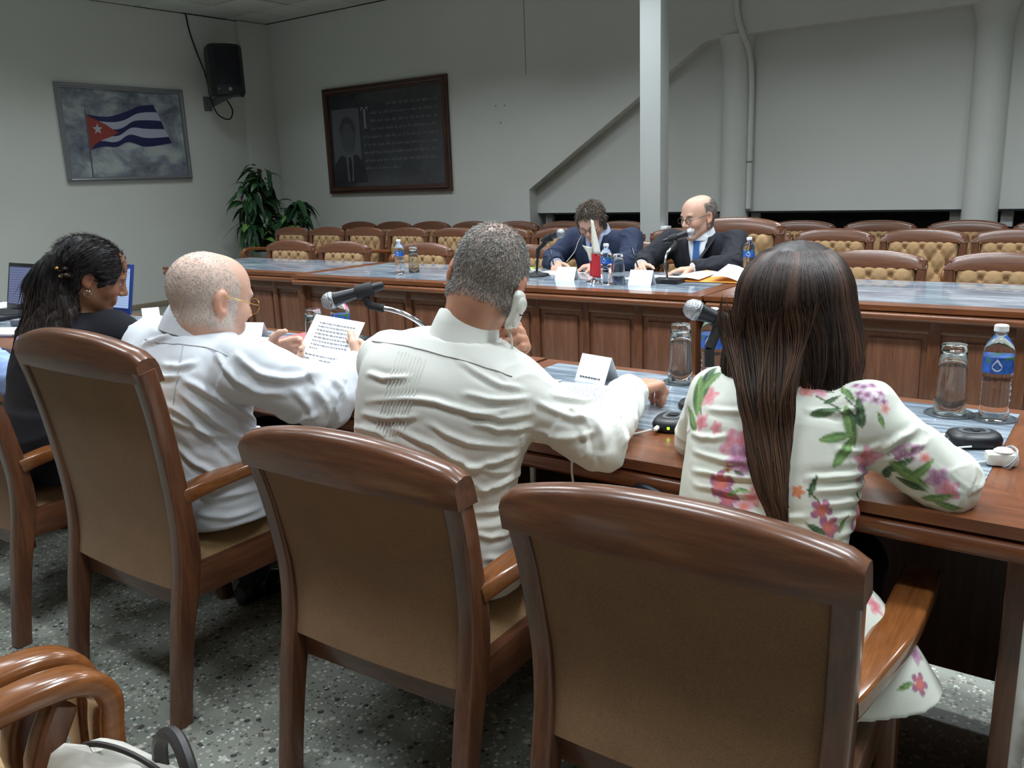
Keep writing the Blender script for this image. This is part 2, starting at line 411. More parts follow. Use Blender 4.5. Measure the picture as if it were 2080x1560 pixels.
# ------------------------------------------------------------------ near armchairs
def near_chair(name, label, loc, rz, zc=0.838, az=0.0):
    t = thing(name, label, 'chair', loc, rz, 'armchairs along the near side of the table')
    kz = (zc-0.50)/(0.985-0.50)
    fz = lambda z: z if z < 0.5 else 0.5+(z-0.5)*kz
    def xo(z): return 0.252 + 0.030*max(0, (z-0.35)/0.65)**1.3
    side = [(-0.272, 0.0), (-0.256, 0.12), (-0.232, 0.27), (-0.205, 0.40), (-0.200, 0.50), (-0.210, 0.62), (-0.232, 0.80), (-0.260, 0.945)]
    side = [(y*1.05, fz(z)) for y, z in side]
    for sx in (-1, 1):
        path = [(sx*xo(z), y, z) for y, z in side]
        path = smooth_path(path, 4)
        sc = [(1.0, 0.92 + 0.34*math.exp(-((p[2]-0.42)/0.16)**2)) for p in path]
        m = MB().sweep(path, rrect(0.042, 0.052, 0.008), side=(1, 0, 0), scale=sc)
        m.build('back_post', M['wood_z'], t)
        # front leg and arm support
        fl = smooth_path([(sx*0.262, 0.232, 0.0), (sx*0.262, 0.215, 0.2), (sx*0.262, 0.205, 0.38), (sx*0.266, 0.19, 0.50), (sx*0.276, 0.17, 0.575+az)], 4)
        MB().sweep(fl, rrect(0.040, 0.048, 0.008), side=(1, 0, 0)).build('front_leg', M['wood_z'], t)
        ar = smooth_path([(sx*0.262, -0.205, 0.562+az), (sx*0.278, -0.13, 0.580+az), (sx*0.296, 0.0, 0.594+az), (sx*0.298, 0.15, 0.592+az), (sx*0.294, 0.268, 0.582+az)], 5)
        sc = [(0.75+0.45*min(1, i/9), 1.25-0.25*min(1, i/9)) for i in range(len(ar))]
        MB().sweep(ar, rrect(0.056, 0.034, 0.007, 3), side=(1, 0, 0), scale=sc).build('arm', M['arm_wood'], t)
        MB().box((sx*0.258, 0.0, 0.372), (0.03, 0.40, 0.085), bev=0.006).build('seat_rail', M['wood_y'], t)
    MB().box((0, 0.222, 0.372), (0.50, 0.03, 0.085), bev=0.006).build('front_rail', M['wood_x'], t)
    # crest rail: arched, slightly curved in plan
    n = 25; vs = []; fs = []; prof_n = 0
    W2 = 0.2945
    for i in range(n):
        u = -1+2*i/(n-1); x = u*W2
        ztop = zc+0.043*(1-abs(u)**2.2) - 0.010*max(0, (abs(u)-0.93)/0.07)
        zbot = zc-0.072
        yb = -0.275 - 0.012*(1-u*u)
        yo = lambda z: yb+0.012 - (z-zc+0.025)*0.17
        ring = [(yo(zbot)-0.0345, zbot), (yo(ztop)-0.032, ztop-0.020), (yo(ztop)-0.023, ztop-0.005), (yo(ztop), ztop), (yo(ztop)+0.018, ztop-0.005), (yo(ztop)+0.026, ztop-0.020), (yo(zbot)+0.026, zbot)]
        prof_n = len(ring)
        vs += [(x, a, b) for a, b in ring]
    for i in range(n-1):
        for j in range(prof_n):
            j2 = (j+1) % prof_n; fs.append([i*prof_n+j, (i+1)*prof_n+j, (i+1)*prof_n+j2, i*prof_n+j2])
    fs.append(list(range(prof_n))); fs.append([(n-1)*prof_n+j for j in range(prof_n)])
    MB().add(vs, fs).build('crest_rail', M['wood_x'], t, sharp=50)
    MB().box((0, -0.205, 0.325), (0.50, 0.028, 0.075), bev=0.005).build('lower_rail', M['wood_x'], t)
    # back panel (cloth) and front cushion
    def slab(yoff0, yoff1, z0, z1, w0, w1, bulge):
        m = 13; k = 13; vs = []; fs = []
        sp = smooth_path([(0, y, z) for y, z in side], 8)
        zs = np.array([p[2] for p in sp]); ys = np.array([p[1] for p in sp])
        for face in (0, 1):
            for a in range(k):
                z = z0+(z1-z0)*a/(k-1); y = float(np.interp(z, zs, ys)); w = w0+(w1-w0)*a/(k-1)
                for b in range(m):
                    u = -1+2*b/(m-1); g = (1-u**4)*(1-(2*a/(k-1)-1)**4)
                    vs.append((u*w, y + (yoff0 - 0.010*(1-u*u) if face == 0 else yoff1+bulge*g), z))
        Nn = k*m
        for a in range(k-1):
            for b in range(m-1):
                i = a*m+b
                fs.append([i, i+1, i+m+1, i+m]); fs.append([Nn+i, Nn+i+m, Nn+i+m+1, Nn+i+1])
        edge = [b for b in range(m)] + [a*m+m-1 for a in range(1, k)] + [(k-1)*m+b for b in range(m-2, -1, -1)] + [a*m for a in range(k-2, 0, -1)]
        for q in range(len(edge)):
            a, b = edge[q], edge[(q+1) % len(edge)]
            fs.append([b, a, Nn+a, Nn+b])
        return MB().add(vs, fs)
    slab(-0.016, 0.012, 0.355, zc-0.068, 0.240, 0.266, 0.0).build('back_panel', M['tan_back'], t)
    slab(0.012, 0.024, 0.40, zc-0.072, 0.236, 0.262, 0.022).build('back_cushion', M['tan'], t)
    # seat cushion
    m = 17; vs = []; fs = []
    for a in range(m):
        for b in range(m):
            u = -1+2*b/(m-1); v = -1+2*a/(m-1)
            vs.append((u*0.243, 0.015+v*0.215, 0.405+0.060*(1-abs(u)**5)**0.6*(1-abs(v)**5)**0.6))
    for a in range(m-1):
        for b in range(m-1): i = a*m+b; fs.append([i, i+1, i+m+1, i+m])
    MB().add(vs, fs).box((0, 0.015, 0.385), (0.486, 0.43, 0.04)).build('seat_cushion', M['tan'], t, sharp=60)
    return t
CH = [near_chair('armchair', 'wooden armchair nearest the camera, behind the floral-jacket woman', (-0.559, 1.399, 0), 0.043),
      near_chair('armchair', 'wooden armchair the grey-haired man in a white shirt sits in', (-1.259, 1.392, 0), 0.043),
      near_chair('armchair', 'taller wooden armchair the bald man with glasses sits in', (-2.149, 1.35, 0), 0.008, 0.985, 0.045),
      near_chair('armchair', 'wooden armchair under the dark-haired woman in black', (-2.945, 1.31, 0), 0.03, 0.845),
      near_chair('armchair', 'wooden armchair cut off at the left edge, under the blue-shirted person', (-3.78, 1.36, 0), 0.05)]

# ------------------------------------------------------------------ tufted armchairs of the far rows
def tufted_chair():
    t = bpy.data.objects.new('tufted_armchair', None); link(t)
    side = [(-0.270, 0.0), (-0.240, 0.2), (-0.215, 0.42), (-0.215, 0.52), (-0.235, 0.70), (-0.262, 0.86)]
    for sx in (-1, 1):
        path = smooth_path([(sx*(0.245+0.02*z), y, z) for y, z in side], 4)
        MB().sweep(path, rrect(0.045, 0.045, 0.010), side=(1, 0, 0)).build('back_post', M['wood_z'], t)
        MB().sweep(smooth_path([(sx*0.25, 0.22, 0), (sx*0.25, 0.20, 0.4), (sx*0.258, 0.16, 0.56), (sx*0.262, 0.20, 0.655)], 4), rrect(0.04, 0.042, 0.010), side=(1, 0, 0)).build('front_leg', M['wood_z'], t)
        ar = smooth_path([(sx*0.258, -0.225, 0.66), (sx*0.262, -0.10, 0.672), (sx*0.262, 0.06, 0.685), (sx*0.262, 0.17, 0.688), (sx*0.262, 0.235, 0.672), (sx*0.262, 0.262, 0.635), (sx*0.262, 0.258, 0.58), (sx*0.262, 0.255, 0.49)], 6)
        MB().sweep(ar, rrect(0.060, 0.036, 0.015, 4), side=(1, 0, 0)).build('arm', M['arm_wood'], t)
    n = 21; vs = []; fs = []; K = 6
    for i in range(n):
        u = -1+2*i/(n-1); x = u*0.285
        zt = 0.868+0.042*(1-abs(u)**2.4)-0.02*max(0, (abs(u)-0.9)/0.1)**2; zb = 0.818
        y = -0.262-0.01*(1-u*u)
        ring = [(y+0.010-0.02, zb), (y-0.022, zt-0.014), (y-0.004, zt), (y+0.014, zt-0.004), (y+0.024, zt-0.016), (y+0.034, zb)]
        vs += [(x, a, b) for a, b in ring]
    for i in range(n-1):
        for j in range(K):
            j2 = (j+1) % K; fs.append([i*K+j, (i+1)*K+j, (i+1)*K+j2, i*K+j2])
    fs.append(list(range(K))); fs.append([(n-1)*K+j for j in range(K)])
    MB().add(vs, fs).build('crest_rail', M['wood_x'], t, sharp=50)
    MB().box((0, -0.245, 0.60), (0.47, 0.02, 0.42), Matrix.Rotation(math.radians(8), 3, 'X')).build('back_board', M['tan_back'], t)
    # tufted cushion: diamonds between buttons
    NX, NZ = 49, 45; W2, z0, z1 = 0.225, 0.44, 0.826
    bx = 0.112; bz = 0.105
    btn = []
    for r in range(-1, 6):
        for c in range(-4, 5):
            btn.append(((c+(0.5 if r % 2 else 0))*bx, z1-0.052-r*bz*0.78))
    B = np.array(btn)
    vs = []; fs = []
    for j in range(NZ):
        for i in range(NX):
            x = -W2+2*W2*i/(NX-1); z = z0+(z1-z0)*j/(NZ-1)
            d = np.hypot(B[:, 0]-x, B[:, 1]-z)
            dist = d.min()
            # crease lines join neighbouring buttons along the diagonals
            a1 = (x/bx + (z-(z1-0.052))/(bz*0.78)/2.0*1.0); a2 = (x/bx - (z-(z1-0.052))/(bz*0.78)/2.0)
            c1 = abs(a1-round(a1)); c2 = abs(a2-round(a2)); cr = min(c1, c2)*bx
            h = 0.034*min(1, cr/0.038)**0.55*0.75 + 0.012
            h -= 0.016*math.exp(-(dist/0.014)**2)
            ex = min((W2-abs(x))/0.025, 1); ez = min((z1-z)/0.02, (z-z0)/0.02, 1)
            h *= max(0, ex)**0.4*max(0, ez)**0.4
            vs.append((x, -0.205-(z-0.5)*0.16+h, z))
    for j in range(NZ-1):
        for i in range(NX-1):
            q = j*NX+i; fs.append([q, q+1, q+NX+1, q+NX])
    cu = MB().add(vs, fs).build('back_cushion', M['tan'], t, sharp=180)
    bm_ = MB().lathe([(0.0, 0.006), (0.006, 0.005), (0.0095, 0.0), (0.0095, -0.004)], seg=8, rot=Matrix.Rotation(-PI/2, 3, 'X')).mesh('button'); bm_.materials.append(M['tan'])
    for x, z in btn:
        if abs(x) < W2-0.02 and z0+0.1 < z < z1-0.02:
            o = mk('button', bm_, None, cu); o.location = (x, -0.205-(z-0.5)*0.16+0.004, z)
    MB().box((0, 0.015, 0.37), (0.50, 0.45, 0.07), bev=0.008).build('seat_frame', M['wood_x'], t)
    m = 13; vs = []; fs = []
    for a in range(m):
        for b in range(m):
            u = -1+2*b/(m-1); v = -1+2*a/(m-1)
            vs.append((u*0.245, 0.02+v*0.22, 0.40+0.065*(1-abs(u)**5)**0.6*(1-abs(v)**5)**0.6))
    for a in range(m-1):
        for b in range(m-1): i = a*m+b; fs.append([i, i+1, i+m+1, i+m])
    MB().add(vs, fs).build('seat_cushion', M['tan'], t, sharp=60)
    return t
proto = tufted_chair(); used = [False]
def put_tufted(x, yback, rz, label, group, sc=1.0):
    """yback: world y of the top of the back"""
    o = proto if not used[0] else copy_tree(proto)
    used[0] = True
    c, s = math.cos(rz), math.sin(rz)
    off = -0.262*sc
    o.location = (x + s*off, yback - c*off, 0)
    o.rotation_euler = (0, 0, rz); o.scale = (sc, sc, sc)
    return tag(o, label, 'chair', group)
ORD = ['leftmost', 'second', 'third', 'fourth', 'fifth', 'sixth', 'seventh', 'eighth', 'ninth', 'tenth', 'eleventh', 'twelfth', 'thirteenth']
def ordl(i): return 'leftmost' if i == 0 else ORD[i]+' from the left'
for i, x in enumerate((-5.96, -5.24, -4.38, -3.45, -2.84, -1.18, -0.53)):
    put_tufted(x, [4.95, 4.90, 4.90, 4.90, 5.30, 4.90, 4.90][i], PI+[0.05, 0.02, -0.03, 0.02, 0, 0.01, -0.02][i],
               ['leftmost tufted tan armchair tucked behind the far table near the plant', 'tufted tan armchair behind the far table, second from the plant', 'tufted tan armchair behind the far table, beyond the lone water bottle',
                'tufted tan armchair behind the far table, mostly hidden by the grey-haired head', 'tufted tan armchair of the navy-suited man writing with head bowed',
                'tufted tan armchair behind the bare right far table, next to the long-haired head', 'tufted tan armchair behind the bare right far table, at the right edge'][i], 'tufted armchairs drawn up to the far table')
for i, x in enumerate((-7.92, -7.33, -6.74, -6.12, -5.49, -4.87, -4.27, -3.67, -3.08, -2.45, -1.86, -1.25, -0.66)):
    put_tufted(x, 6.62 if i not in (7,) else 6.55, PI+random.uniform(-0.03, 0.03), 'tufted tan armchair, %s in the middle row behind the far table' % ordl(i), 'tufted armchairs in the middle row')
for i, x in enumerate((-7.87, -7.28, -6.69, -6.07, -5.48, -4.87, -4.20, -2.42, -1.78, -1.13, -0.53)):
    put_tufted(x, 7.63, PI+random.uniform(-0.02, 0.02), 'tufted tan armchair, %s in the back row along the wall' % ordl(i), 'tufted armchairs in the back row')
put_tufted(-2.19, 5.55, PI-0.05, 'taller tan armchair behind the dark-suited man with glasses at the microphone', 'tufted armchairs drawn up to the far table', 1.155)
put_tufted(-0.905, 0.02, 0.0, 'scroll-armed armchair at the bottom left corner holding a cream bag', 'scroll-armed armchairs beside the camera')
put_tufted(-1.515, 0.03, 0.0, 'scroll-armed armchair at the bottom left corner behind the other curved arm', 'scroll-armed armchairs beside the camera')
# ------------------------------------------------------------------ wall pictures, loudspeaker, plant
def wall_bars(t, w, h, fw_, fd, mat, axis):
    """four mitred bars; local plane (u right, v up), depth outwards; axis maps (u, v, d) -> local xyz"""
    def bar(q, name):
        vs = [axis(u, v, 0) for u, v in q] + [axis(u + (0.25*fw_ if u < w/2 else -0.25*fw_)*0, v, fd) for u, v in q]
        MB().add(vs, [[0, 1, 2, 3], [7, 6, 5, 4], [0, 4, 5, 1], [1, 5, 6, 2], [2, 6, 7, 3], [3, 7, 4, 0]]).build(name, mat, t)
        # raised bead on the bar
        c = [((q[0][0]+q[3][0])/2, (q[0][1]+q[3][1])/2), ((q[1][0]+q[2][0])/2, (q[1][1]+q[2][1])/2)]
        MB().tube([axis(c[0][0], c[0][1], fd), axis(c[1][0], c[1][1], fd)], fw_*0.22, 8).build('frame_bead', mat, t)
    a = fw_
    for q in ([(0, 0), (w, 0), (w-a, a), (a, a)], [(0, h), (w, h), (w-a, h-a), (a, h-a)], [(0, 0), (0, h), (a, h-a), (a, a)], [(w, 0), (w, h), (w-a, h-a), (w-a, a)]):
        bar(q, 'frame_bar')
def flat_poly(name, pts, axis, d, mat, parent):
    return MB().add([axis(u, v, d) for u, v in pts], [list(range(len(pts)))]).build(name, mat, parent)
# flag print on the left wall
fp = thing('framed_flag_print', 'silver-framed print of a waving striped flag on the left wall', 'picture', (XL, 4.968, 1.489))
ax1 = lambda u, v, d: (d, u, v)
FWd, FHt = 1.54, 1.045
wall_bars(fp, FWd, FHt, 0.052, 0.035, flat('silver_frame', (150, 153, 158), 0.35, Metallic=0.6), ax1)
def cloudy():
    t = NT('printed_sky'); v = t.coords((1, 1.4, 2.2))
    f = t.noise(v, 2.0, 7, 0.6, 0.4)
    t.base(t.ramp(f, [(0.30, srgb(96, 100, 118)), (0.48, srgb(150, 156, 166)), (0.62, srgb(196, 204, 202)), (0.8, srgb(214, 222, 216))])); t.set(Roughness=0.25); return t.m
flat_poly('print_sheet', [(0.03, 0.03), (FWd-0.03, 0.03), (FWd-0.03, FHt-0.03), (0.03, FHt-0.03)], ax1, 0.014, cloudy(), fp)
topc = smooth_path([(0.20, 0.69), (0.36, 0.675), (0.52, 0.74), (0.62, 0.80), (0.74, 0.82)], 5)
botc = smooth_path([(0.20, 0.33), (0.30, 0.365), (0.40, 0.36), (0.50, 0.415), (0.64, 0.365), (0.86, 0.41)], 4)
topc = [np.array(p) for p in topc]; botc = [np.array(p) for p in botc]
def flagpt(s_, t_):
    a = topc[0]*0; 
    i = s_*(len(topc)-1); k = min(int(i), len(topc)-2); A = topc[k]+(topc[k+1]-topc[k])*(i-k)
    j = s_*(len(botc)-1); k = min(int(j), len(botc)-2); B = botc[k]+(botc[k+1]-botc[k])*(j-k)
    p = A+(B-A)*t_
    return ((p[0])*FWd, (p[1]+0.022*math.sin(s_*9.0+t_*2.0)*4*t_*(1-t_))*FHt)
fblue = flat('flag_blue', (44, 48, 96), 0.4); fwhite = flat('flag_white', (196, 200, 214), 0.4); fred = flat('flag_red', (168, 74, 66), 0.4)
for k in range(5):
    vs = []; fs = []; n = 24
    for i in range(n+1):
        for tt in (k/5, (k+1)/5):
            u, v = flagpt(i/n, tt); vs.append(ax1(u, v, 0.0165))
    for i in range(n): fs.append([2*i, 2*i+1, 2*i+3, 2*i+2])
    MB().add(vs, fs).build('flag_stripe', fblue if k % 2 == 0 else fwhite, fp)
pts = [flagpt(0.0, t_) for t_ in np.linspace(0, 1, 8)] + [flagpt(0.40*(1-q), 0.5+0.5*q) for q in np.linspace(1, 0, 6)[1:]] + [flagpt(0.40*(1-q), 0.5-0.5*q) for q in np.linspace(0, 1, 6)[1:-1]]
flat_poly('flag_triangle', pts, ax1, 0.0185, fred, fp)
c = flagpt(0.135, 0.47)
flat_poly('flag_star', [(c[0]+(0.062 if i % 2 == 0 else 0.026)*math.sin(i*PI/5), c[1]+(0.062 if i % 2 == 0 else 0.026)*math.cos(i*PI/5)) for i in range(10)], ax1, 0.0200, fwhite, fp)
MB().tube([ax1(0.19*FWd, 0.045, 0.017), ax1(0.198*FWd, 0.74*FHt, 0.017)], 0.008, 6).build('flag_pole', flat('pole_grey', (120, 122, 130), 0.4), fp)
flat_poly('glazing', [(0.04, 0.04), (FWd-0.04, 0.04), (FWd-0.04, FHt-0.04), (0.04, FHt-0.04)], ax1, 0.024, M['lens'], fp)

# portrait panel on the back wall
pp = thing('framed_portrait_panel', 'dark brown-framed portrait panel with text on the back wall', 'picture', (-8.545, YB, 1.247))
ax2 = lambda u, v, d: (u, -d, v)
PW, PH = 2.03, 1.275
wall_bars(pp, PW, PH, 0.085, 0.04, wood('dark_frame_wood', (58, 34, 26), (84, 50, 38), (6, 6, 6), 0.35, 0.2), ax2)
def darkprint():
    t = NT('dark_print'); v = t.coords((1, 1, 1)); f = t.noise(v, 14, 6, 0.65)
    g = t.noise(v, 1.5, 3)
    c = t.ramp(f, [(0.3, srgb(44, 46, 52)), (0.7, srgb(68, 70, 74))])
    t.base(t.mix(0.35, c, t.ramp(g, [(0.3, srgb(30, 32, 38)), (0.7, srgb(84, 86, 88))]))); t.set(Roughness=0.12, Coat_Weight=0.3); return t.m
MB().box((PW/2, -0.012, PH/2), (PW-0.1, 0.012, PH-0.1)).build('print_sheet', darkprint(), pp)
g = lambda name, q, rough=0.3: flat(name, q, rough)
flat_poly('portrait_ground', [(0.13, 0.30), (0.60, 0.30), (0.60, 1.02), (0.13, 1.02)], ax2, 0.0195, g('portrait_grey', (92, 94, 98)), pp)
suit = [(0.10, 0.13), (0.68, 0.13), (0.64, 0.36), (0.52, 0.47), (0.37, 0.43), (0.24, 0.47), (0.12, 0.36)]
flat_poly('portrait_suit', suit, ax2, 0.0205, g('suit_grey', (44, 46, 54)), pp)
flat_poly('portrait_shirt', [(0.33, 0.46), (0.46, 0.46), (0.44, 0.15), (0.34, 0.15)], ax2, 0.0215, g('shirt_grey', (96, 98, 102)), pp)
flat_poly('portrait_tie', [(0.375, 0.44), (0.415, 0.44), (0.43, 0.30), (0.405, 0.15), (0.38, 0.15), (0.365, 0.30)], ax2, 0.0225, g('tie_grey', (40, 42, 50)), pp)
flat_poly('portrait_head', [(0.385+0.125*math.sin(a), 0.69+0.20*math.cos(a)) for a in np.linspace(0, 2*PI, 28)[:-1]], ax2, 0.0225, g('face_grey', (78, 80, 86)), pp)
flat_poly('portrait_hair', [(0.385+0.14*math.sin(a), 0.72+0.21*math.cos(a)) for a in np.linspace(-1.5, 1.5, 18)] + [(0.385+0.09*math.sin(a), 0.72+0.13*math.cos(a)) for a in np.linspace(1.4, -1.4, 12)], ax2, 0.0235, g('hair_grey', (62, 64, 70)), pp)
tx = g('engraved_text', (104, 106, 106), 0.5)
m = MB()
def rect(m, u0, v0, u1, v1, axf, d): m.add([axf(u0, v0, d), axf(u1, v0, d), axf(u1, v1, d), axf(u0, v1, d)], [[0, 1, 2, 3]])
rect(m, 0.685, 0.765, 0.715, 1.02, ax2, 0.0195); rect(m, 0.640, 1.00, 0.760, 1.02, ax2, 0.0195); rect(m, 0.665, 0.765, 0.735, 0.778, ax2, 0.0195)
rect(m, 0.640, 0.975, 0.652, 1.0, ax2, 0.0195); rect(m, 0.748, 0.975, 0.760, 1.0, ax2, 0.0195)
m.build('initial_letter', g('initial_pale', (132, 134, 134), 0.5), pp)
m = MB(); rr = random.Random(3)
for i, (u0, u1) in enumerate(((1.08, 1.86), (0.80, 1.86), (0.80, 1.86), (0.80, 1.86), (0.66, 1.86), (0.66, 1.86), (0.66, 1.86), (0.66, 1.86), (0.66, 1.25))):
    u = u0
    while u < u1:
        w = rr.uniform(0.03, 0.12)
        x = u
        while x < min(u+w, u1):
            h = rr.choice((0.018, 0.022, 0.034)); rect(m, x, 1.02-i*0.092, x+0.007, 1.02-i*0.092+h, ax2, 0.0195); x += 0.0125
        u += w+0.03
m.build('engraved_text', tx, pp)['kind'] = 'stuff'

# loudspeaker on a wall bracket
sp = thing('loudspeaker', 'black loudspeaker on a bracket high on the left wall', 'loudspeaker', (-9.20, 6.885, 2.46), math.radians(-112))
prof = [(-0.185, -0.15), (0.185, -0.15), (0.20, 0.10), (0.15, 0.155), (0.06, 0.178), (-0.06, 0.178), (-0.15, 0.155), (-0.20, 0.10)]
mb = MB(); n = len(prof); rows = [(0.0, 0.94), (0.03, 1.0), (0.52, 1.0), (0.56, 0.97), (0.575, 0.90)]
vs = [(x*k, y*k, z) for z, k in rows for x, y in prof]; fs = [[r_*n+i, r_*n+(i+1) % n, (r_+1)*n+(i+1) % n, (r_+1)*n+i] for r_ in range(len(rows)-1) for i in range(n)]
mb.add(vs, fs+[list(range(n))[::-1], [(len(rows)-1)*n+i for i in range(n)]]).build('cabinet', M['black'], sp, sharp=30)
gr = MB(); ang = [(-0.178, 0.115), (-0.14, 0.166), (-0.06, 0.187), (0.06, 0.187), (0.14, 0.166), (0.178, 0.115)]
gr.add([(x, y, z) for z in (0.11, 0.54) for x, y in ang], [[i, i+1, i+7, i+6] for i in range(5)]).build('grille', flat('grille_cloth', (16, 16, 28), 0.8), sp)
MB().lathe([(0.0, 0.004), (0.02, 0.003), (0.022, 0)], (0.0, 0.182, 0.06), 14, Matrix.Rotation(-PI/2, 3, 'X')).build('badge', M['alu'], sp)
for x in (-0.15, 0.15):
    MB().lathe([(0.0, -0.025), (0.018, -0.025), (0.02, 0.0)], (x, 0.12, 0.0), 10).build('foot', M['blackrub'], sp)
MB().box((0.13, 0.178, 0.062), (0.02, 0.006, 0.012)).build('power_lamp', M['alu'], sp)
br = thing('speaker_bracket', 'grey triangular steel bracket under the black loudspeaker', 'bracket', (XL, 6.86, 2.36))
MB().prism([(0.0, 0.0), (0.0, 0.085), (0.52, 0.085), (0.52, 0.07), (0.06, -0.02)], 'y', -0.01, 0.01).build('bracket_plate', flat('grey_steel', (92, 96, 98), 0.5), br)
MB().box((0.006, 0, 0.03), (0.012, 0.11, 0.17), bev=0.002).build('wall_plate', flat('grey_steel_b', (98, 102, 104), 0.5), br)
MB().box((0.34, 0, 0.090), (0.34, 0.07, 0.010)).build('shelf_plate', flat('grey_steel_c', (92, 96, 98), 0.5), br)
cb = MB().tube(smooth_path([(XL+0.012, 6.69, 3.41), (XL+0.012, 6.72, 3.2), (XL+0.02, 6.79, 2.95), (XL+0.10, 6.80, 2.75), (XL+0.15, 6.80, 2.52), (XL+0.14, 6.84, 2.36), (XL+0.16, 6.90, 2.24), (XL+0.22, 7.0, 2.20), (XL+0.27, 7.02, 2.30), (XL+0.25, 6.97, 2.42)], 6), 0.009, 6)
tag(cb.build('speaker_cable', M['blackrub']), 'black cable running down the wall and looping under the loudspeaker', 'cable')

# potted plant in the corner
pl = thing('potted_plant', 'bushy dark green potted plant standing in the room corner', 'plant', (-8.98, 7.10, 0))
MB().lathe([(0.0, 0.02), (0.15, 0.0), (0.165, 0.05), (0.20, 0.50), (0.215, 0.52), (0.215, 0.58), (0.195, 0.58), (0.185, 0.53), (0.0, 0.53)], seg=28).build('pot', flat('grey_pot', (128, 134, 130), 0.5), pl)
stem = flat('plant_stem', (92, 80, 56), 0.8)
stems = [[(0.02, 0, 0.5), (0.0, 0.02, 0.9), (-0.03, 0, 1.25), (-0.02, 0.02, 1.58)], [(0.04, 0.02, 0.5), (0.16, 0.12, 0.8), (0.28, 0.19, 1.02), (0.33, 0.23, 1.14)], [(-0.03, -0.02, 0.5), (-0.12, -0.08, 0.85), (-0.17, -0.10, 1.15), (-0.14, -0.10, 1.36)], [(0.0, 0.0, 0.5), (0.1, 0.05, 0.75), (0.2, 0.14, 0.84), (0.29, 0.20, 0.86)], [(0.0, -0.02, 0.5), (-0.02, -0.08, 0.72), (-0.06, -0.16, 0.86), (-0.08, -0.2, 0.9)]]
for s_ in stems: MB().tube(smooth_path(s_, 4), 0.010, 6).build('stem', stem, pl)
def leafmesh(k, L, w, droop):
    vs = []; fs = []; n = 7
    for i in range(n):
        t_ = i/(n-1); ww = w*math.sin(PI*min(1, t_*0.93+0.05))**0.8*(1-0.35*t_)
        z = -droop*t_*t_*L; x = L*t_*(1-0.25*droop*t_)
        vs += [(x, -ww, z+0.25*ww), (x, 0, z), (x, ww, z+0.25*ww)]
    for i in range(n-1):
        for j in range(2): q = i*3+j; fs.append([q, q+1, q+4, q+3])
    return MB().add(vs, fs).mesh('leaf', 180)
def leafmat(nm, a, b):
    t = NT(nm); f = t.noise(t.coords((1, 1, 1)), 22, 3)
    t.base(t.ramp(f, [(0.3, srgb(*a)), (0.7, srgb(*b))])); t.set(Roughness=0.38); return t.m
LM = [leafmat('leaf_dark', (28, 56, 36), (44, 80, 48)), leafmat('leaf_mid', (40, 78, 44), (58, 100, 56)), leafmat('leaf_light', (86, 132, 58), (118, 160, 78))]
leaves = []
for mi, (L, w, dr) in enumerate(((0.20, 0.036, 0.8), (0.17, 0.040, 0.5), (0.22, 0.034, 1.1))):
    for q in range(3):
        me = leafmesh(mi, L, w, dr); me.materials.append(LM[q]); leaves.append(me)
rr = random.Random(11)
for k in range(295):
    s_ = smooth_path(rr.choices(stems, (5, 3, 3, 2, 2))[0], 6)
    i = rr.randrange(int(len(s_)*0.36), len(s_)); p = s_[i]
    a = rr.uniform(0, 2*PI); tilt = rr.uniform(-0.5, 0.7)
    o = mk('leaf', leaves[rr.choice((0, 1, 2))*3 + rr.choices((0, 1, 2), (6, 4, 1.2 if p[2] < 1.05 else 0.15))[0]], None, pl)
    o.location = (p[0]+0.10*math.cos(a)*rr.random(), p[1]+0.10*math.sin(a)*rr.random(), p[2]+rr.uniform(-0.04, 0.05))
    o.rotation_euler = (rr.uniform(-0.5, 0.5), tilt, a); sc = rr.uniform(0.95, 1.45); o.scale = (sc, sc, sc)

# ------------------------------------------------------------------ bottles, glasses, coasters
def water_bottle(label, x, y, group=None):
    t = thing('water_bottle', label, 'bottle', (x, y, ZT+0.002), random.uniform(0, 0.4), group)
    body = [(0.0, 0.004), (0.018, 0.002), (0.028, 0.0), (0.0315, 0.010)]
    for i in range(5): body += [(0.0318, 0.018+i*0.014), (0.0290, 0.025+i*0.014)]
    body += [(0.0310, 0.092), (0.0325, 0.100), (0.0328, 0.108), (0.0318, 0.110), (0.0318, 0.148), (0.0328, 0.150), (0.0322, 0.158), (0.0270, 0.174), (0.0190, 0.186), (0.0135, 0.193), (0.0125, 0.199), (0.0150, 0.200), (0.0150, 0.203), (0.0120, 0.204), (0.0120, 0.210), (0.0, 0.210)]
    MB().lathe(body, seg=28).build('bottle_body', M['pet'], t, sharp=60)
    MB().lathe([(0.0322, 0.1105), (0.0322, 0.1475)], seg=32).build('label_band', M['label'], t)
    seg = 40; m = MB()
    for a0 in (-PI/2, PI/2):
        ring = [(math.cos(q)*0.0105, 0.1265+math.sin(q)*0.0105) for q in np.linspace(-PI*1.2, PI*0.2, 14)] + [(0.0, 0.1455)]
        vs = [(0.0327*math.cos(a0+u/0.0327), 0.0327*math.sin(a0+u/0.0327), v) for u, v in ring]
        m.add(vs, [list(range(len(vs)))])
    m.build('drop_emblem', M['droplet'], t)
    m = MB()
    for a0 in (-PI/2, PI/2):
        vs = [(0.0329*math.cos(a0+u/0.0329), 0.0329*math.sin(a0+u/0.0329), v) for u, v in [(-0.009, 0.124), (0.009, 0.124), (0.008, 0.129), (-0.008, 0.129)]]
        m.add(vs, [[0, 1, 2, 3]])
    m.build('label_lettering', M['labelink'], t)
    cap = []
    MB().lathe([(0.0, 0.2185), (0.0125, 0.2185), (0.0148, 0.2165), (0.0152, 0.2045), (0.0135, 0.2040)], seg=24).build('cap', M['white'], t)
    return t
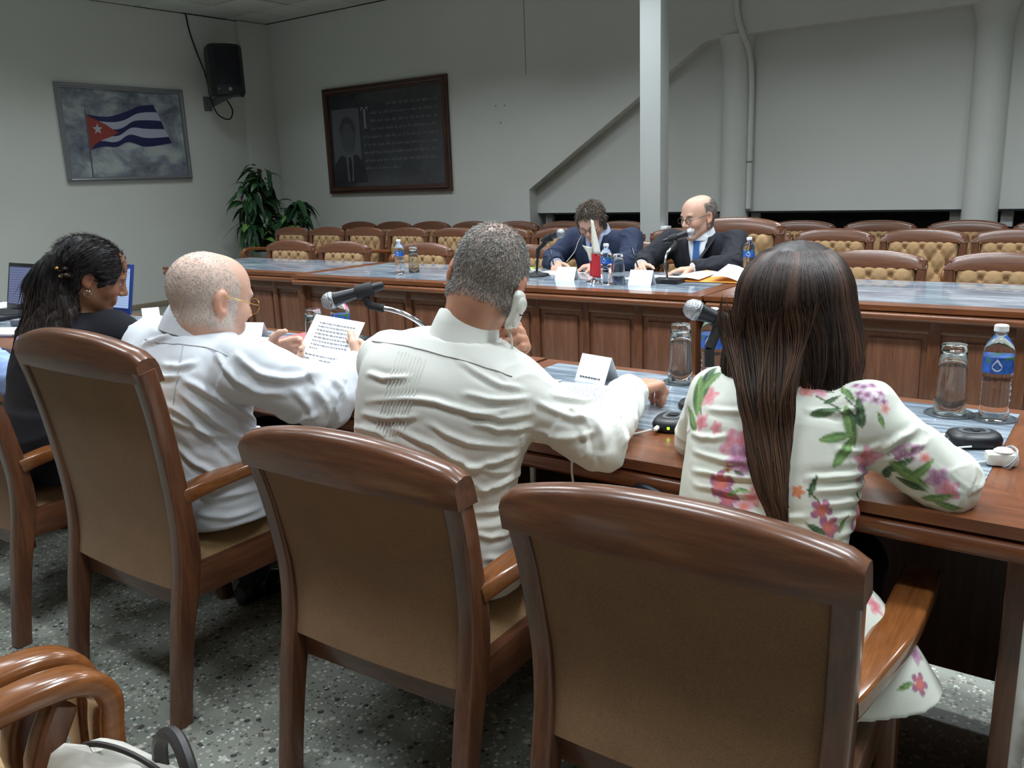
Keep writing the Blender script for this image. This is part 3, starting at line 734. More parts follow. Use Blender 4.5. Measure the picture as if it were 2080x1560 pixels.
def labelmat():
    t = NT('bottle_label'); v = t.coords((1, 1, 1)); f = t.noise(v, 60, 3); vo = t.noise(v, 38, 1)
    c = t.ramp(f, [(0.35, srgb(22, 62, 150)), (0.65, srgb(52, 108, 196))])
    t.base(t.mix(t.ramp(vo, [(0.58, (0, 0, 0, 1)), (0.64, (1, 1, 1, 1))]), c, srgb(64, 120, 60))); t.set(Roughness=0.3); return t.m
M['label'] = labelmat(); M['droplet'] = flat('label_drop', (206, 220, 236), 0.4); M['labelink'] = flat('label_ink', (40, 66, 128), 0.5)
def tumbler(label, x, y, group=None):
    t = tag(MB().lathe([(0.0, 0.165), (0.0262, 0.165), (0.0275, 0.163), (0.0285, 0.150), (0.0310, 0.110), (0.0345, 0.05), (0.0362, 0.002), (0.0356, 0.0), (0.0350, 0.002), (0.0333, 0.05), (0.0297, 0.110), (0.0265, 0.142), (0.0240, 0.146), (0.0, 0.146)], seg=32).build('drinking_glass', M['glass'], None, 60), label, 'glass', group)
    t.location = (x, y, ZT+0.0035); return t
def coaster(label, x, y, r=0.055):
    o = tag(MB().lathe([(0, 0.0005), (r-0.006, 0.0005), (r-0.004, 0.003), (r, 0.0028), (r+0.001, 0.0), (0, 0)], seg=32).build('coaster', M['coaster'], None), label, 'coaster', 'round coasters on the near table')
    o.location = (x, y, ZT+0.0003)
t = NT('smoky_coaster'); t.set(Base_Color=srgb(120, 128, 134), Roughness=0.2, Transmission_Weight=0.6, IOR=1.4); M['coaster'] = t.m
coaster('round smoky coaster under the upturned glass at the right end of the table', -0.33, 2.195)
coaster('round smoky coaster under the water bottle at the right end of the table', -0.238, 2.195, 0.05)
coaster('round smoky coaster under the upturned glass near the grey-haired man\'s fist', -1.025, 2.20, 0.05)
tumbler('upturned drinking glass beside the water bottle, right of the floral-jacket woman', -0.33, 2.195, 'upturned drinking glasses')
water_bottle('blue-labelled water bottle at the right end of the near table', -0.238, 2.195, 'water bottles on the tables')
tumbler('upturned drinking glass by the grey-haired man\'s right fist', -1.025, 2.20, 'upturned drinking glasses')
water_bottle('blue-labelled water bottle partly behind the near microphone stand', -0.925, 2.19, 'water bottles on the tables')
tumbler('upturned drinking glass behind the bald man\'s sheet of paper', -2.30, 1.98, 'upturned drinking glasses')
water_bottle('water bottle behind the left microphone, above the held paper', -2.22, 2.03, 'water bottles on the tables')
water_bottle('water bottle alone on the left of the far table', -3.97, 4.19, 'water bottles on the tables')
tumbler('upturned glass beside the lone bottle on the left of the far table', -3.90, 4.25, 'upturned drinking glasses')
water_bottle('water bottle next to the small flag on the far table', -2.364, 4.12, 'water bottles on the tables')
tumbler('upturned glass between bottle and name card on the far table', -2.285, 4.115, 'upturned drinking glasses')
water_bottle('water bottle at the dark-suited man\'s elbow on the far table', -1.765, 4.66, 'water bottles on the tables')

# ------------------------------------------------------------------ name cards, papers
def tent_card(label, x, y, rz, w=0.11, h=0.072, lined=True):
    t = thing('name_card', label, 'name card', (x, y, ZT), rz, 'folded white name cards')
    d = 0.035
    MB().add([(-w/2, -d, 0), (w/2, -d, 0), (w/2, 0, h), (-w/2, 0, h), (-w/2, -d+0.001, 0), (w/2, -d+0.001, 0), (w/2, 0, h-0.002), (-w/2, 0, h-0.002)], [[0, 1, 2, 3], [7, 6, 5, 4], [0, 3, 7, 4], [1, 5, 6, 2]]).build('front_face', M['white'], t)
    MB().add([(-w/2, d, 0), (w/2, d, 0), (w/2, 0, h), (-w/2, 0, h), (-w/2, d-0.001, 0), (w/2, d-0.001, 0), (w/2, 0, h-0.002), (-w/2, 0, h-0.002)], [[3, 2, 1, 0], [4, 5, 6, 7], [4, 7, 3, 0], [2, 6, 5, 1]]).build('rear_face', M['white'], t)
    if lined:
        m = MB(); u = -w*0.36; rr = random.Random(5)
        while u < w*0.33:
            ww = rr.uniform(0.004, 0.010)
            a = 0.16; hh = 0.0045
            P = lambda uu, f: (uu, -d*(1-f)-0.0012, h*f)
            m.add([P(u, a), P(u+ww, a), P(u+ww, a+0.05), P(u, a+0.05)], [[0, 1, 2, 3]]); u += ww+0.0022
        m.build('printed_name', M['ink'], t)
tent_card('folded name card with a printed line in front of the grey-haired man', -1.245, 2.11, math.radians(-12), 0.115, 0.075)
tent_card('folded name card in front of the bald man', -2.80, 2.10, math.radians(20), 0.10, 0.07)
tent_card('blank-backed name card in front of the navy-suited man', -2.685, 4.225, math.radians(4), 0.125, 0.075, False)
tent_card('blank-backed name card in front of the dark-suited man at the microphone', -2.165, 4.155, math.radians(2), 0.135, 0.08, False)
tent_card('folded white card standing between the woman in black and the bald man', -3.69, 2.21, math.radians(60), 0.075, 0.062, False)
def sheet(name, P, mat, parent=None, n=8, lift=None, th=0.0008):
    """P: four corners bl, br, tr, tl (world); lift(u, v) out-of-plane offset"""
    P = [np.array(p, float) for p in P]; nn = np.cross(P[1]-P[0], P[3]-P[0]); nn /= np.linalg.norm(nn)
    vs = []; fs = []
    for side in (0, 1):
        for j in range(n+1):
            for i in range(n+1):
                u, v = i/n, j/n
                p = P[0]*(1-u)*(1-v)+P[1]*u*(1-v)+P[2]*u*v+P[3]*(1-u)*v
                p = p + nn*((lift(u, v) if lift else 0.0) + (th if side else 0)); vs.append(p)
    K = (n+1)**2
    for j in range(n):
        for i in range(n):
            q = j*(n+1)+i; fs.append([q+n+1, q+n+2, q+1, q][::1]); fs.append([K+q, K+q+1, K+q+n+2, K+q+n+1])
    E = [i for i in range(n+1)] + [j*(n+1)+n for j in range(1, n+1)] + [n*(n+1)+i for i in range(n-1, -1, -1)] + [j*(n+1) for j in range(n-1, 0, -1)]
    for k in range(len(E)): a, b = E[k], E[(k+1) % len(E)]; fs.append([a, b, K+b, K+a])
    return MB().add(vs, fs).build(name, mat, parent, 60)
def text_on(P, rows, mat, parent, lift=None, side=1, seed=1, off=0.0014, name='printed_text'):
    """rows: list of (v_top, u0, u1, height)"""
    P = [np.array(p, float) for p in P]; nn = np.cross(P[1]-P[0], P[3]-P[0]); nn /= np.linalg.norm(nn)
    rr = random.Random(seed); m = MB()
    def at(u, v): return P[0]*(1-u)*(1-v)+P[1]*u*(1-v)+P[2]*u*v+P[3]*(1-u)*v + nn*((lift(u, v) if lift else 0)+off*side)
    for v, u0, u1, h in rows:
        u = u0
        while u < u1:
            w = min(rr.uniform(0.02, 0.08), u1-u)
            m.add([at(u, v-h), at(u+w, v-h), at(u+w, v), at(u, v)], [[0, 1, 2, 3]]); u += w+0.013
    return m.build(name, mat, parent)
# ------------------------------------------------------------------ papers on the tables
z = ZT
M['textink'] = flat('text_ink', (122, 124, 134), 0.8)
# document under the grey-haired man's arm
P = [(-1.215, 1.79, z+0.0012), (-1.015, 1.775, z+0.0012), (-1.140, 2.065, z+0.0012), (-1.320, 2.03, z+0.0012)]
P[2] = (-1.125, 2.07, z+0.0012); P[3] = (-1.325, 2.045, z+0.0012)
dc = tag(sheet('document', P, M['paper']), 'printed white document lying under the grey-haired man\'s right sleeve', 'paper')
text_on(P, [(0.90-0.048*i, 0.14, 0.86 if i % 4 else 0.6, 0.022) for i in range(15)], M['inklight'], dc, seed=3)
P = [(-1.50, 1.90, z+0.002), (-1.33, 1.90, z+0.002), (-1.335, 2.06, z+0.002), (-1.50, 2.02, z+0.002)]
tag(sheet('document', P, M['paper']), 'white sheet poking out left of the grey-haired man\'s elbow', 'paper')
ph = tag(MB().box((0, 0, 0.004), (0.09, 0.15, 0.008), bev=0.003).build('mobile_phone', M['black']), 'black phone between the papers by the grey-haired man', 'phone')
ph.location = (-1.37, 1.93, z+0.004); ph.rotation_euler = (0, 0, -0.35)
# page held by the bald man
HP = [(-1.955, 1.560, 0.838), (-1.752, 1.575, 0.830), (-1.785, 1.72, 0.968), (-1.990, 1.72, 0.980)]
HP[0] = (-1.965, 1.570, 0.800); HP[1] = (-1.760, 1.575, 0.792)
bow = lambda u, v: 0.018*(u-0.5)**2*4*(1-v) - 0.006
hp = tag(sheet('held_page', HP, M['paper'], None, 10, bow), 'printed page the bald man holds up in both hands', 'paper')
text_on(HP, [(0.90-0.052*i, 0.15, 0.88, 0.013) for i in range(7)] + [(0.535, 0.15, 0.32, 0.013)] + [(0.44-0.055*i, 0.13, 0.88 if i < 2 else 0.45, 0.012) for i in range(3)] + [(0.23-0.055*i, 0.13, 0.86, 0.012) for i in range(3)], M['textink'], hp, bow, 1, 8, 0.0022)
P = [(-2.69, 2.005, z+0.006), (-2.43, 1.865, z+0.006), (-2.41, 2.10, z+0.008), (-2.705, 2.285, z+0.008)]
fo = tag(sheet('open_folder', P, M['pink'], None, 6, lambda u, v: 0.004*u*v), 'coral red folder lying open in front of the bald man', 'folder')
sheet('inner_sheet', [(-2.70, 2.0, z+0.0015), (-2.425, 1.855, z+0.0015), (-2.40, 2.115, z+0.0035), (-2.715, 2.31, z+0.0035)], M['paper'], fo, 6, lambda u, v: 0.004*u*v)
P = [(-1.93, 1.80, z+0.002), (-1.68, 1.80, z+0.002), (-1.70, 2.0, z+0.002), (-1.95, 2.0, z+0.002)]
tag(sheet('document', P, M['paper']), 'white sheet on the table beyond the bald man\'s right hand', 'paper')
bk = tag(MB().box((0, 0, 0.012), (0.20, 0.26, 0.024), bev=0.004).build('notebook', M['black']), 'black notebook under the bald man\'s left cuff', 'notebook'); bk.location = (-2.16, 1.68, z); bk.rotation_euler = (0, 0, 0.3)
# far table papers
P = [(-3.07, 4.42, z+0.001), (-2.80, 4.40, z+0.001), (-2.79, 4.60, z+0.001), (-3.06, 4.62, z+0.001)]
tag(sheet('note_paper', P, M['paper']), 'white note sheet the navy-suited man writes on', 'paper')
P = [(-2.40, 4.36, z+0.001), (-2.16, 4.36, z+0.001), (-2.15, 4.58, z+0.001), (-2.39, 4.58, z+0.001)]
tag(sheet('note_paper', P, M['paper']), 'white note sheet the dark-suited man writes on', 'paper')
of = thing('document_folder', 'open orange folder of papers at the dark-suited man\'s elbow', 'folder', (-1.86, 4.45, z))
L = lambda pts: [(a+1.86, b-4.45, c-z) for a, b, c in pts]
sheet('folder_cover', L([(-2.08, 4.33, z+0.004), (-1.71, 4.35, z+0.004), (-1.71, 4.60, z+0.02), (-2.08, 4.60, z+0.008)]), M['orange'], of, 8, lambda u, v: 0.02*math.sin(u*7)*v+0.03*u*v)
sheet('left_page', L([(-2.12, 4.35, z+0.010), (-1.92, 4.34, z+0.014), (-1.90, 4.58, z+0.03), (-2.10, 4.58, z+0.016)]), M['paper'], of, 8, lambda u, v: 0.012*math.sin(u*3))
sheet('right_page', L([(-1.86, 4.36, z+0.030), (-1.70, 4.36, z+0.008), (-1.70, 4.56, z+0.02), (-1.86, 4.60, z+0.075)]), M['paper'], of, 8, lambda u, v: 0.016*math.sin(u*3.1))
gp = tag(MB().box((0, 0, 0.004), (0.09, 0.06, 0.008), bev=0.002).build('note_pad', flat('lime_pad', (150, 214, 60), 0.6)), 'lime green note pad left of the navy-suited man', 'note pad'); gp.location = (-3.26, 4.66, z+0.001)
cb = MB().tube(smooth_path([(-3.20+0.05*math.cos(q*1.9)+0.008*q, 4.58+0.04*math.sin(q*1.7), z+0.004+0.003*(q % 2)) for q in range(10)], 5), 0.0022, 5)
tag(cb.build('earphone_cord', M['ivory']), 'tangle of white earphone cord beside the lime note pad', 'cable')

# table flag
tf = thing('table_flag', 'small white and red flag on a chrome stand on the far table', 'flag', (-2.476, 4.17, z))
MB().lathe([(0, 0.0), (0.045, 0.0), (0.042, 0.006), (0.018, 0.012), (0.008, 0.022), (0.0, 0.024)], seg=24).build('stand_base', M['chrome'], tf)
MB().tube([(0, 0, 0.02), (0, 0, 0.345)], 0.003, 8).build('stand_pole', M['chrome'], tf)
def drape(z0, z1, x0f, x1f, mat, nm, n=10):
    vs = []; fs = []
    for j in range(n+1):
        v = j/n; zz = z0+(z1-z0)*v
        for i in range(9):
            u = i/8; x = x0f(v)+(x1f(v)-x0f(v))*u
            vs.append((x, 0.014*math.sin(u*7+1.0)*(0.4+0.6*(1-v))-0.004, zz-0.01*u))
    for j in range(n):
        for i in range(8): q = j*9+i; fs.append([q, q+1, q+10, q+9])
    o = MB().add(vs, fs).build(nm, mat, tf, 180)
    md = o.modifiers.new('thickness', 'SOLIDIFY'); md.thickness = 0.0012
cream = flat('flag_cloth_white', (222, 220, 206), 0.8)
drape(0.165, 0.35, lambda v: -0.012, lambda v: 0.042*(1-v)+0.004, cream, 'white_field')
drape(0.035, 0.165, lambda v: -0.018-0.010*(1-v), lambda v: 0.042+0.012*(1-v), M['red'], 'red_field')
drape(0.125, 0.205, lambda v: -0.055*v-0.015, lambda v: -0.006, cream, 'white_fold')

# ------------------------------------------------------------------ microphones
def grillemat():
    t = NT('mesh_grille'); vo = t.new('ShaderNodeTexVoronoi'); vo.inputs['Scale'].default_value = 420; t.l(t.coords(), vo.inputs['Vector'])
    t.base(t.ramp(vo.outputs['Distance'], [(0.2, srgb(60, 62, 64)), (0.5, srgb(170, 172, 174))])); t.set(Metallic=0.8, Roughness=0.4); t.bump(vo.outputs['Distance'], 0.6, 0.002); return t.m
M['grille'] = grillemat()
def mic(label, base, head, tail, stand_pts, base_kind='disc', neckmat='chrome', r=0.026):
    t = thing('microphone', label, 'microphone', base, 0, 'table microphones')
    B = Vector(base); H = Vector(head)-B; T = Vector(tail)-B
    ax = (T-H).normalized(); rot = ax.to_track_quat('Z', 'Y').to_matrix()
    Ln = (T-H).length
    def lat(prof, nm, mat, seg=24): MB().lathe(prof, tuple(H), seg, rot).build(nm, mat, t)
    lat([(0.0, -r*0.95), (r*0.55, -r*0.82), (r*0.9, -r*0.4), (r, 0.0), (r*0.98, r*0.45), (r*0.92, r*0.62)], 'grille', M['grille'])
    lat([(r*1.0, r*0.18), (r*1.04, r*0.28), (r*1.04, r*0.36), (r*1.0, r*0.46)], 'grille_band', M['alu'])
    lat([(r*0.92, r*0.6), (r*0.80, r*1.1), (r*0.62, Ln*0.55), (r*0.50, Ln*0.95), (r*0.42, Ln), (0, Ln)], 'handle', M['black'])
    lat([(r*0.85, Ln*0.50), (r*0.90, Ln*0.52), (r*0.80, Ln*0.80), (r*0.74, Ln*0.81)], 'clip', M['blackrub'])
    S = [Vector(p)-B for p in stand_pts]
    mid = H+ax*(Ln*0.62)
    MB().tube([mid, (mid+S[-1])/2+Vector((0, 0, -0.004)), S[-1]], 0.013, 10).build('clip_joint', M['blackrub'], t)
    MB().tube(smooth_path([tuple(p) for p in S], 6) if len(S) > 2 else S, 0.0075, 12).build('stand_pole', M[neckmat], t)
    MB().tube([S[-1], S[-1]+(S[-2]-S[-1]).normalized()*0.045], 0.0125, 12).build('collar', M['blackrub'], t)
    if base_kind == 'disc':
        MB().lathe([(0, 0.0), (0.075, 0.0), (0.078, 0.006), (0.074, 0.014), (0.03, 0.022), (0.012, 0.03), (0, 0.03)], seg=36).build('base', M['black'], t)
    else:
        MB().box((0, 0, 0.013), (0.16, 0.11, 0.026), bev=0.006).build('base', M['black'], t)
    return t
mic('microphone on a straight stand in front of the floral-jacket woman', (-0.845, 1.985, z), (-0.892, 1.985, 1.018), (-0.800, 2.045, 0.972), [(-0.845, 1.985, z+0.02), (-0.849, 1.99, 0.92)])
mic('microphone on a curved gooseneck before the bald man\'s page', (-2.02, 2.155, z), (-1.985, 1.775, 1.010), (-1.850, 1.875, 1.052), [(-2.02, 2.155, z+0.02), (-1.90, 2.12, z+0.06), (-1.77, 1.98, 0.90), (-1.80, 1.90, 0.965), (-1.885, 1.845, 0.992)])
mic('microphone on a black stand in front of the navy-suited man', (-2.97, 4.33, z), (-2.735, 4.25, 1.035), (-2.905, 4.30, 0.985), [(-2.97, 4.33, z+0.02), (-2.955, 4.33, 0.93)], 'disc', 'black')
mic('microphone on a chrome gooseneck at the dark-suited man\'s mouth', (-2.07, 4.27, z), (-2.005, 4.42, 1.030), (-2.145, 4.37, 0.985), [(-2.07, 4.27, z+0.02), (-2.09, 4.28, 0.87), (-2.09, 4.31, 0.93), (-2.07, 4.37, 0.972)], 'box')

# ------------------------------------------------------------------ interpretation receivers and their cords
def receiver(label, loc, rz, led=True):
    t = thing('receiver', label, 'receiver', loc, rz, 'black interpretation receivers')
    n = 28; vs = []; fs = []
    ring = lambda a, b, zz: [(a*abs(math.cos(q))**0.7*math.copysign(1, math.cos(q)), b*abs(math.sin(q))**0.7*math.copysign(1, math.sin(q)), zz) for q in np.linspace(0, 2*PI, n+1)[:-1]]
    rows = [ring(0.036, 0.046, 0.0), ring(0.042, 0.052, 0.006), ring(0.043, 0.053, 0.018), ring(0.038, 0.048, 0.027), ring(0.024, 0.034, 0.031)]
    for r_ in rows: vs += r_
    for k in range(4): fs += [[k*n+i, k*n+(i+1) % n, (k+1)*n+(i+1) % n, (k+1)*n+i] for i in range(n)]
    fs += [list(range(n))[::-1], [4*n+i for i in range(n)]]
    MB().add(vs, fs).build('case', M['black'], t, 50)
    vs = ring(0.021, 0.030, 0.0318) + ring(0.014, 0.022, 0.0318)
    MB().add(vs, [[i, (i+1) % n, n+(i+1) % n, n+i] for i in range(n)]).build('grey_bezel', M['alu'], t)
    MB().box((0, 0.002, 0.0322), (0.018, 0.012, 0.002)).build('display', M['blackrub'], t)
    MB().lathe([(0.0035, 0), (0.0035, 0.003), (0, 0.004)], (0.006, -0.050, 0.014), 10, Matrix.Rotation(PI/2, 3, 'X')).build('indicator_light', M['led'] if led else M['alu'], t)
    MB().lathe([(0.0055, 0), (0.0055, 0.018), (0.003, 0.026), (0, 0.026)], (-0.020, -0.046, 0.013), 10, Matrix.Rotation(PI/2, 3, 'X')).build('plug', M['ivory'], t)
receiver('black receiver with a lit green light beside the floral-jacket woman', (-0.845, 1.775, z), math.radians(8))
receiver('black receiver at the right end of the table by the white earpiece', (-0.245, 1.965, z), math.radians(-62), False)
receiver('black receiver lying beyond the bald man\'s page', (-2.33, 2.20, z), 0.4, False)
tag(MB().tube(smooth_path([(-0.862, 1.70, z+0.013), (-0.895, 1.68, z+0.004), (-0.94, 1.63, z+0.004), (-0.955, 1.54, z+0.004), (-0.955, 1.505, z-0.03), (-0.945, 1.50, z-0.12), (-0.955, 1.49, z-0.24)], 6), 0.0026, 6).build('hanging_cable', M['ivory']), 'white cord hanging over the table edge from the lit receiver', 'cable')
ep = thing('earpiece', 'white earpiece wrapped in its cord at the right end of the table', 'earpiece', (-0.180, 1.850, z), math.radians(20))
MB().box((0, 0, 0.014), (0.058, 0.038, 0.026), bev=0.010).build('shell', M['ivory'], ep)
MB().lathe([(0.016, 0), (0.018, 0.004), (0.013, 0.008), (0, 0.007)], (0.003, 0, 0.0255), 20).build('ear_pad', M['ivory'], ep)
for k, (a, b) in enumerate(((0.036, 0.0), (0.034, 0.5))):
    MB().tube([(0.012+0.022*math.cos(q+b)*0.6, a*math.sin(q+b)*0.85, 0.016+0.018*math.cos(q)) for q in np.linspace(0, 2*PI, 24)[:-1]], 0.0018, 6, closed=True).build('cord_loop', flat('grey_cord', (170, 172, 176), 0.5), ep)
MB().tube(smooth_path([(-0.02, -0.01, 0.01), (-0.07, -0.01, 0.004), (-0.10, 0.03, 0.004), (-0.07, 0.075, 0.006), (-0.035, 0.082, 0.010)], 6), 0.002, 6).build('cord', M['ivory'], ep)

# ------------------------------------------------------------------ laptops and clutter at the far left
def screenmat(nm, a, b):
    t = NT(nm); w = t.new('ShaderNodeTexWave'); w.bands_direction = 'Z'; w.inputs['Scale'].default_value = 26; w.inputs['Distortion'].default_value = 1.5; t.l(t.coords(), w.inputs['Vector'])
    c = t.ramp(w.outputs['Fac'], [(0.0, srgb(*a)), (1.0, srgb(*b))]); t.base(c); t.l(c, t.b.inputs['Emission Color']); t.set(Emission_Strength=0.35, Roughness=0.2); return t.m
def laptop(label, loc, rz, body, scr, tilt=-12):
    t = thing('laptop', label, 'laptop', loc, rz, 'laptops on the near table')
    MB().box((0, -0.125, 0.011), (0.345, 0.245, 0.020), bev=0.005).build('keyboard_base', body, t)
    km = MB()
    for r_ in range(5):
        for c_ in range(14): km.box((-0.145+c_*0.0223, -0.05-r_*0.021, 0.0225), (0.018, 0.017, 0.004))
    km.build('keys', M['blackrub'], t)
    MB().box((0, -0.195, 0.0215), (0.09, 0.05, 0.001)).build('touchpad', M['black'], t)
    R = Matrix.Rotation(math.radians(tilt), 3, 'X')
    lid = MB().box(tuple(R @ Vector((0, 0, 0.120))+Vector((0, 0.0, 0.018))), (0.345, 0.010, 0.238), R, bev=0.003).build('lid', body, t)
    MB().box(tuple(R @ Vector((0, -0.0058, 0.124))+Vector((0, 0.0, 0.018))), (0.312, 0.001, 0.190), R).build('screen', scr, lid)
    return t
laptop('open black laptop at the left edge showing a document', (-4.60, 2.06, z), 0.0, M['black'], screenmat('screen_document', (82, 88, 120), (112, 118, 150)))
laptop('blue-edged laptop half hidden by the dark-haired woman\'s face', (-4.03, 2.20, z), 0.05, flat('blue_plastic', (36, 60, 120), 0.4), screenmat('screen_pale', (140, 158, 190), (160, 178, 206)))
for i, (x, y, w, d, rz, lab) in enumerate(((-5.0, 2.10, 0.21, 0.29, 0.3, 'stack of white papers beside the black laptop at the left edge'), (-4.02, 1.70, 0.22, 0.18, 0.5, 'loose white papers near the table edge behind the tall chair'))):
    t = thing('paper_stack', lab, 'papers', (x, y, z), rz)
    for k in range(4):
        o = MB().box((0, 0, 0.002), (w, d, 0.0035)).build('paper_sheet', M['paper'], t); o.location = (0.006*k, -0.004*k, 0.0038*k); o.rotation_euler = (0, 0, 0.05*math.sin(k*2.1))
ms = thing('computer_mouse', 'dark mouse with a pale cord near the tall chair back', 'mouse', (-3.96, 1.86, z), 0.6)
n = 16; vs = []; fs = []
for j in range(6):
    v = j/5; rr_ = math.sqrt(max(0, 1-v*v*0.96))
    vs += [(0.030*rr_*math.cos(q), 0.052*rr_*math.sin(q), 0.034*v) for q in np.linspace(0, 2*PI, n+1)[:-1]]
for j in range(5): fs += [[j*n+i, j*n+(i+1) % n, (j+1)*n+(i+1) % n, (j+1)*n+i] for i in range(n)]
MB().add(vs, fs+[list(range(n))[::-1], [5*n+i for i in range(n)]]).build('shell', M['black'], ms, 60)
MB().lathe([(0.006, -0.003), (0.008, 0), (0.006, 0.003)], (0, 0.024, 0.030), 12, Matrix.Rotation(PI/2, 3, 'Y')).build('wheel', M['blackrub'], ms)
MB().tube(smooth_path([(0, 0.05, 0.006), (0.03, 0.09, 0.03), (-0.02, 0.11, 0.05), (-0.08, 0.06, 0.02), (-0.12, -0.05, 0.004), (-0.10, -0.16, 0.003)], 6), 0.0025, 6).build('cord', M['ivory'], ms)
ps = thing('power_brick', 'grey power adaptor lying behind the black laptop keyboard', 'adaptor', (-4.16, 1.86, z), 0.3)
MB().box((0, 0, 0.016), (0.12, 0.055, 0.03), bev=0.006).build('case', flat('grey_plastic', (120, 126, 134), 0.4), ps)
MB().tube(smooth_path([(0.06, 0, 0.014), (0.12, 0.02, 0.004), (0.16, -0.05, 0.004), (0.10, -0.10, 0.004)], 5), 0.003, 6).build('cord', M['blackrub'], ps)
cl = thing('cable_trunking', 'white cable strip hanging under the table by the grey-haired man', 'cable strip', (-1.168, 1.66, 0.0))
MB().box((0, 0, 0.645), (0.012, 0.010, 0.11), bev=0.002).build('strip', M['ivory'], cl)
MB().tube(smooth_path([(0, 0, 0.59), (0.01, 0.01, 0.56), (0.05, 0.01, 0.55), (0.07, 0.0, 0.50), (0.06, 0, 0.42)], 6), 0.0022, 6).build('cord', M['ivory'], cl)
MB().box((0, 0, 0.706), (0.03, 0.02, 0.012), bev=0.002).build('fixing', M['ivory'], cl)

# ------------------------------------------------------------------ bags
hb = thing('handbag', 'navy handbag with gold rings beside the floral-jacket woman', 'handbag', (-0.765, 1.545, 0.468), math.radians(-20))
vs = []; fs = []; n = 20
rows = [(0.0, 0.105, 0.05), (0.02, 0.12, 0.062), (0.10, 0.118, 0.058), (0.17, 0.105, 0.040), (0.205, 0.095, 0.018), (0.212, 0.088, 0.008)]
for zz, a, b in rows: vs += [(a*abs(math.cos(q))**0.6*math.copysign(1, math.cos(q)), b*abs(math.sin(q))**0.6*math.copysign(1, math.sin(q)), zz+(0.008*math.cos(3*q) if zz > 0.15 else 0)) for q in np.linspace(0, 2*PI, n+1)[:-1]]
for j in range(len(rows)-1): fs += [[j*n+i, j*n+(i+1) % n, (j+1)*n+(i+1) % n, (j+1)*n+i] for i in range(n)]
MB().add(vs, fs+[list(range(n))[::-1], [(len(rows)-1)*n+i for i in range(n)]]).build('bag_body', flat('navy_leather', (26, 30, 44), 0.45), hb, 60)
MB().tube(smooth_path([(-0.08, -0.02, 0.19), (-0.07, -0.03, 0.235), (0.0, -0.035, 0.25), (0.06, -0.03, 0.235), (0.075, -0.02, 0.19)], 6), 0.007, 8).build('strap', flat('navy_strap', (34, 40, 56), 0.45), hb)
for x in (-0.08, 0.078):
    MB().tube([(x+0.014*math.cos(q), -0.028, 0.19+0.014*math.sin(q)) for q in np.linspace(0, 2*PI, 17)[:-1]], 0.0028, 6, closed=True).build('ring', M['gold'], hb)
cbg = thing('tote_bag', 'cream bag with a dark handle on the armchair at the bottom left', 'bag', (-0.985, 0.47, 0.467), 0.2)
vs = []; fs = []; n = 24
rows = [(0.0, 0.13, 0.06), (0.03, 0.14, 0.07), (0.12, 0.135, 0.06), (0.160, 0.12, 0.04), (0.176, 0.10, 0.02), (0.180, 0.06, 0.008)]
for zz, a, b in rows: vs += [(a*abs(math.cos(q))**0.7*math.copysign(1, math.cos(q)), b*abs(math.sin(q))**0.7*math.copysign(1, math.sin(q)), zz+(0.008*math.sin(4*q) if zz > 0.14 else 0)) for q in np.linspace(0, 2*PI, n+1)[:-1]]
for j in range(len(rows)-1): fs += [[j*n+i, j*n+(i+1) % n, (j+1)*n+(i+1) % n, (j+1)*n+i] for i in range(n)]
MB().add(vs, fs+[list(range(n))[::-1], [(len(rows)-1)*n+i for i in range(n)]]).build('bag_body', flat('cream_canvas', (196, 192, 182), 0.8), cbg, 70)
MB().tube(smooth_path([(-0.12, 0.0, 0.12), (-0.07, 0.0, 0.182), (0.02, 0.0, 0.192), (0.10, 0.0, 0.160), (0.125, 0, 0.11)], 6), 0.004, 6).build('piping', flat('dark_piping', (50, 46, 46), 0.6), cbg)
MB().tube(smooth_path([(0.03, 0.03, 0.14), (0.035, 0.03, 0.195), (0.075, 0.02, 0.220), (0.115, 0.0, 0.190), (0.125, -0.01, 0.10)], 6), 0.010, 8).build('handle', flat('dark_handle', (52, 48, 48), 0.5), cbg)
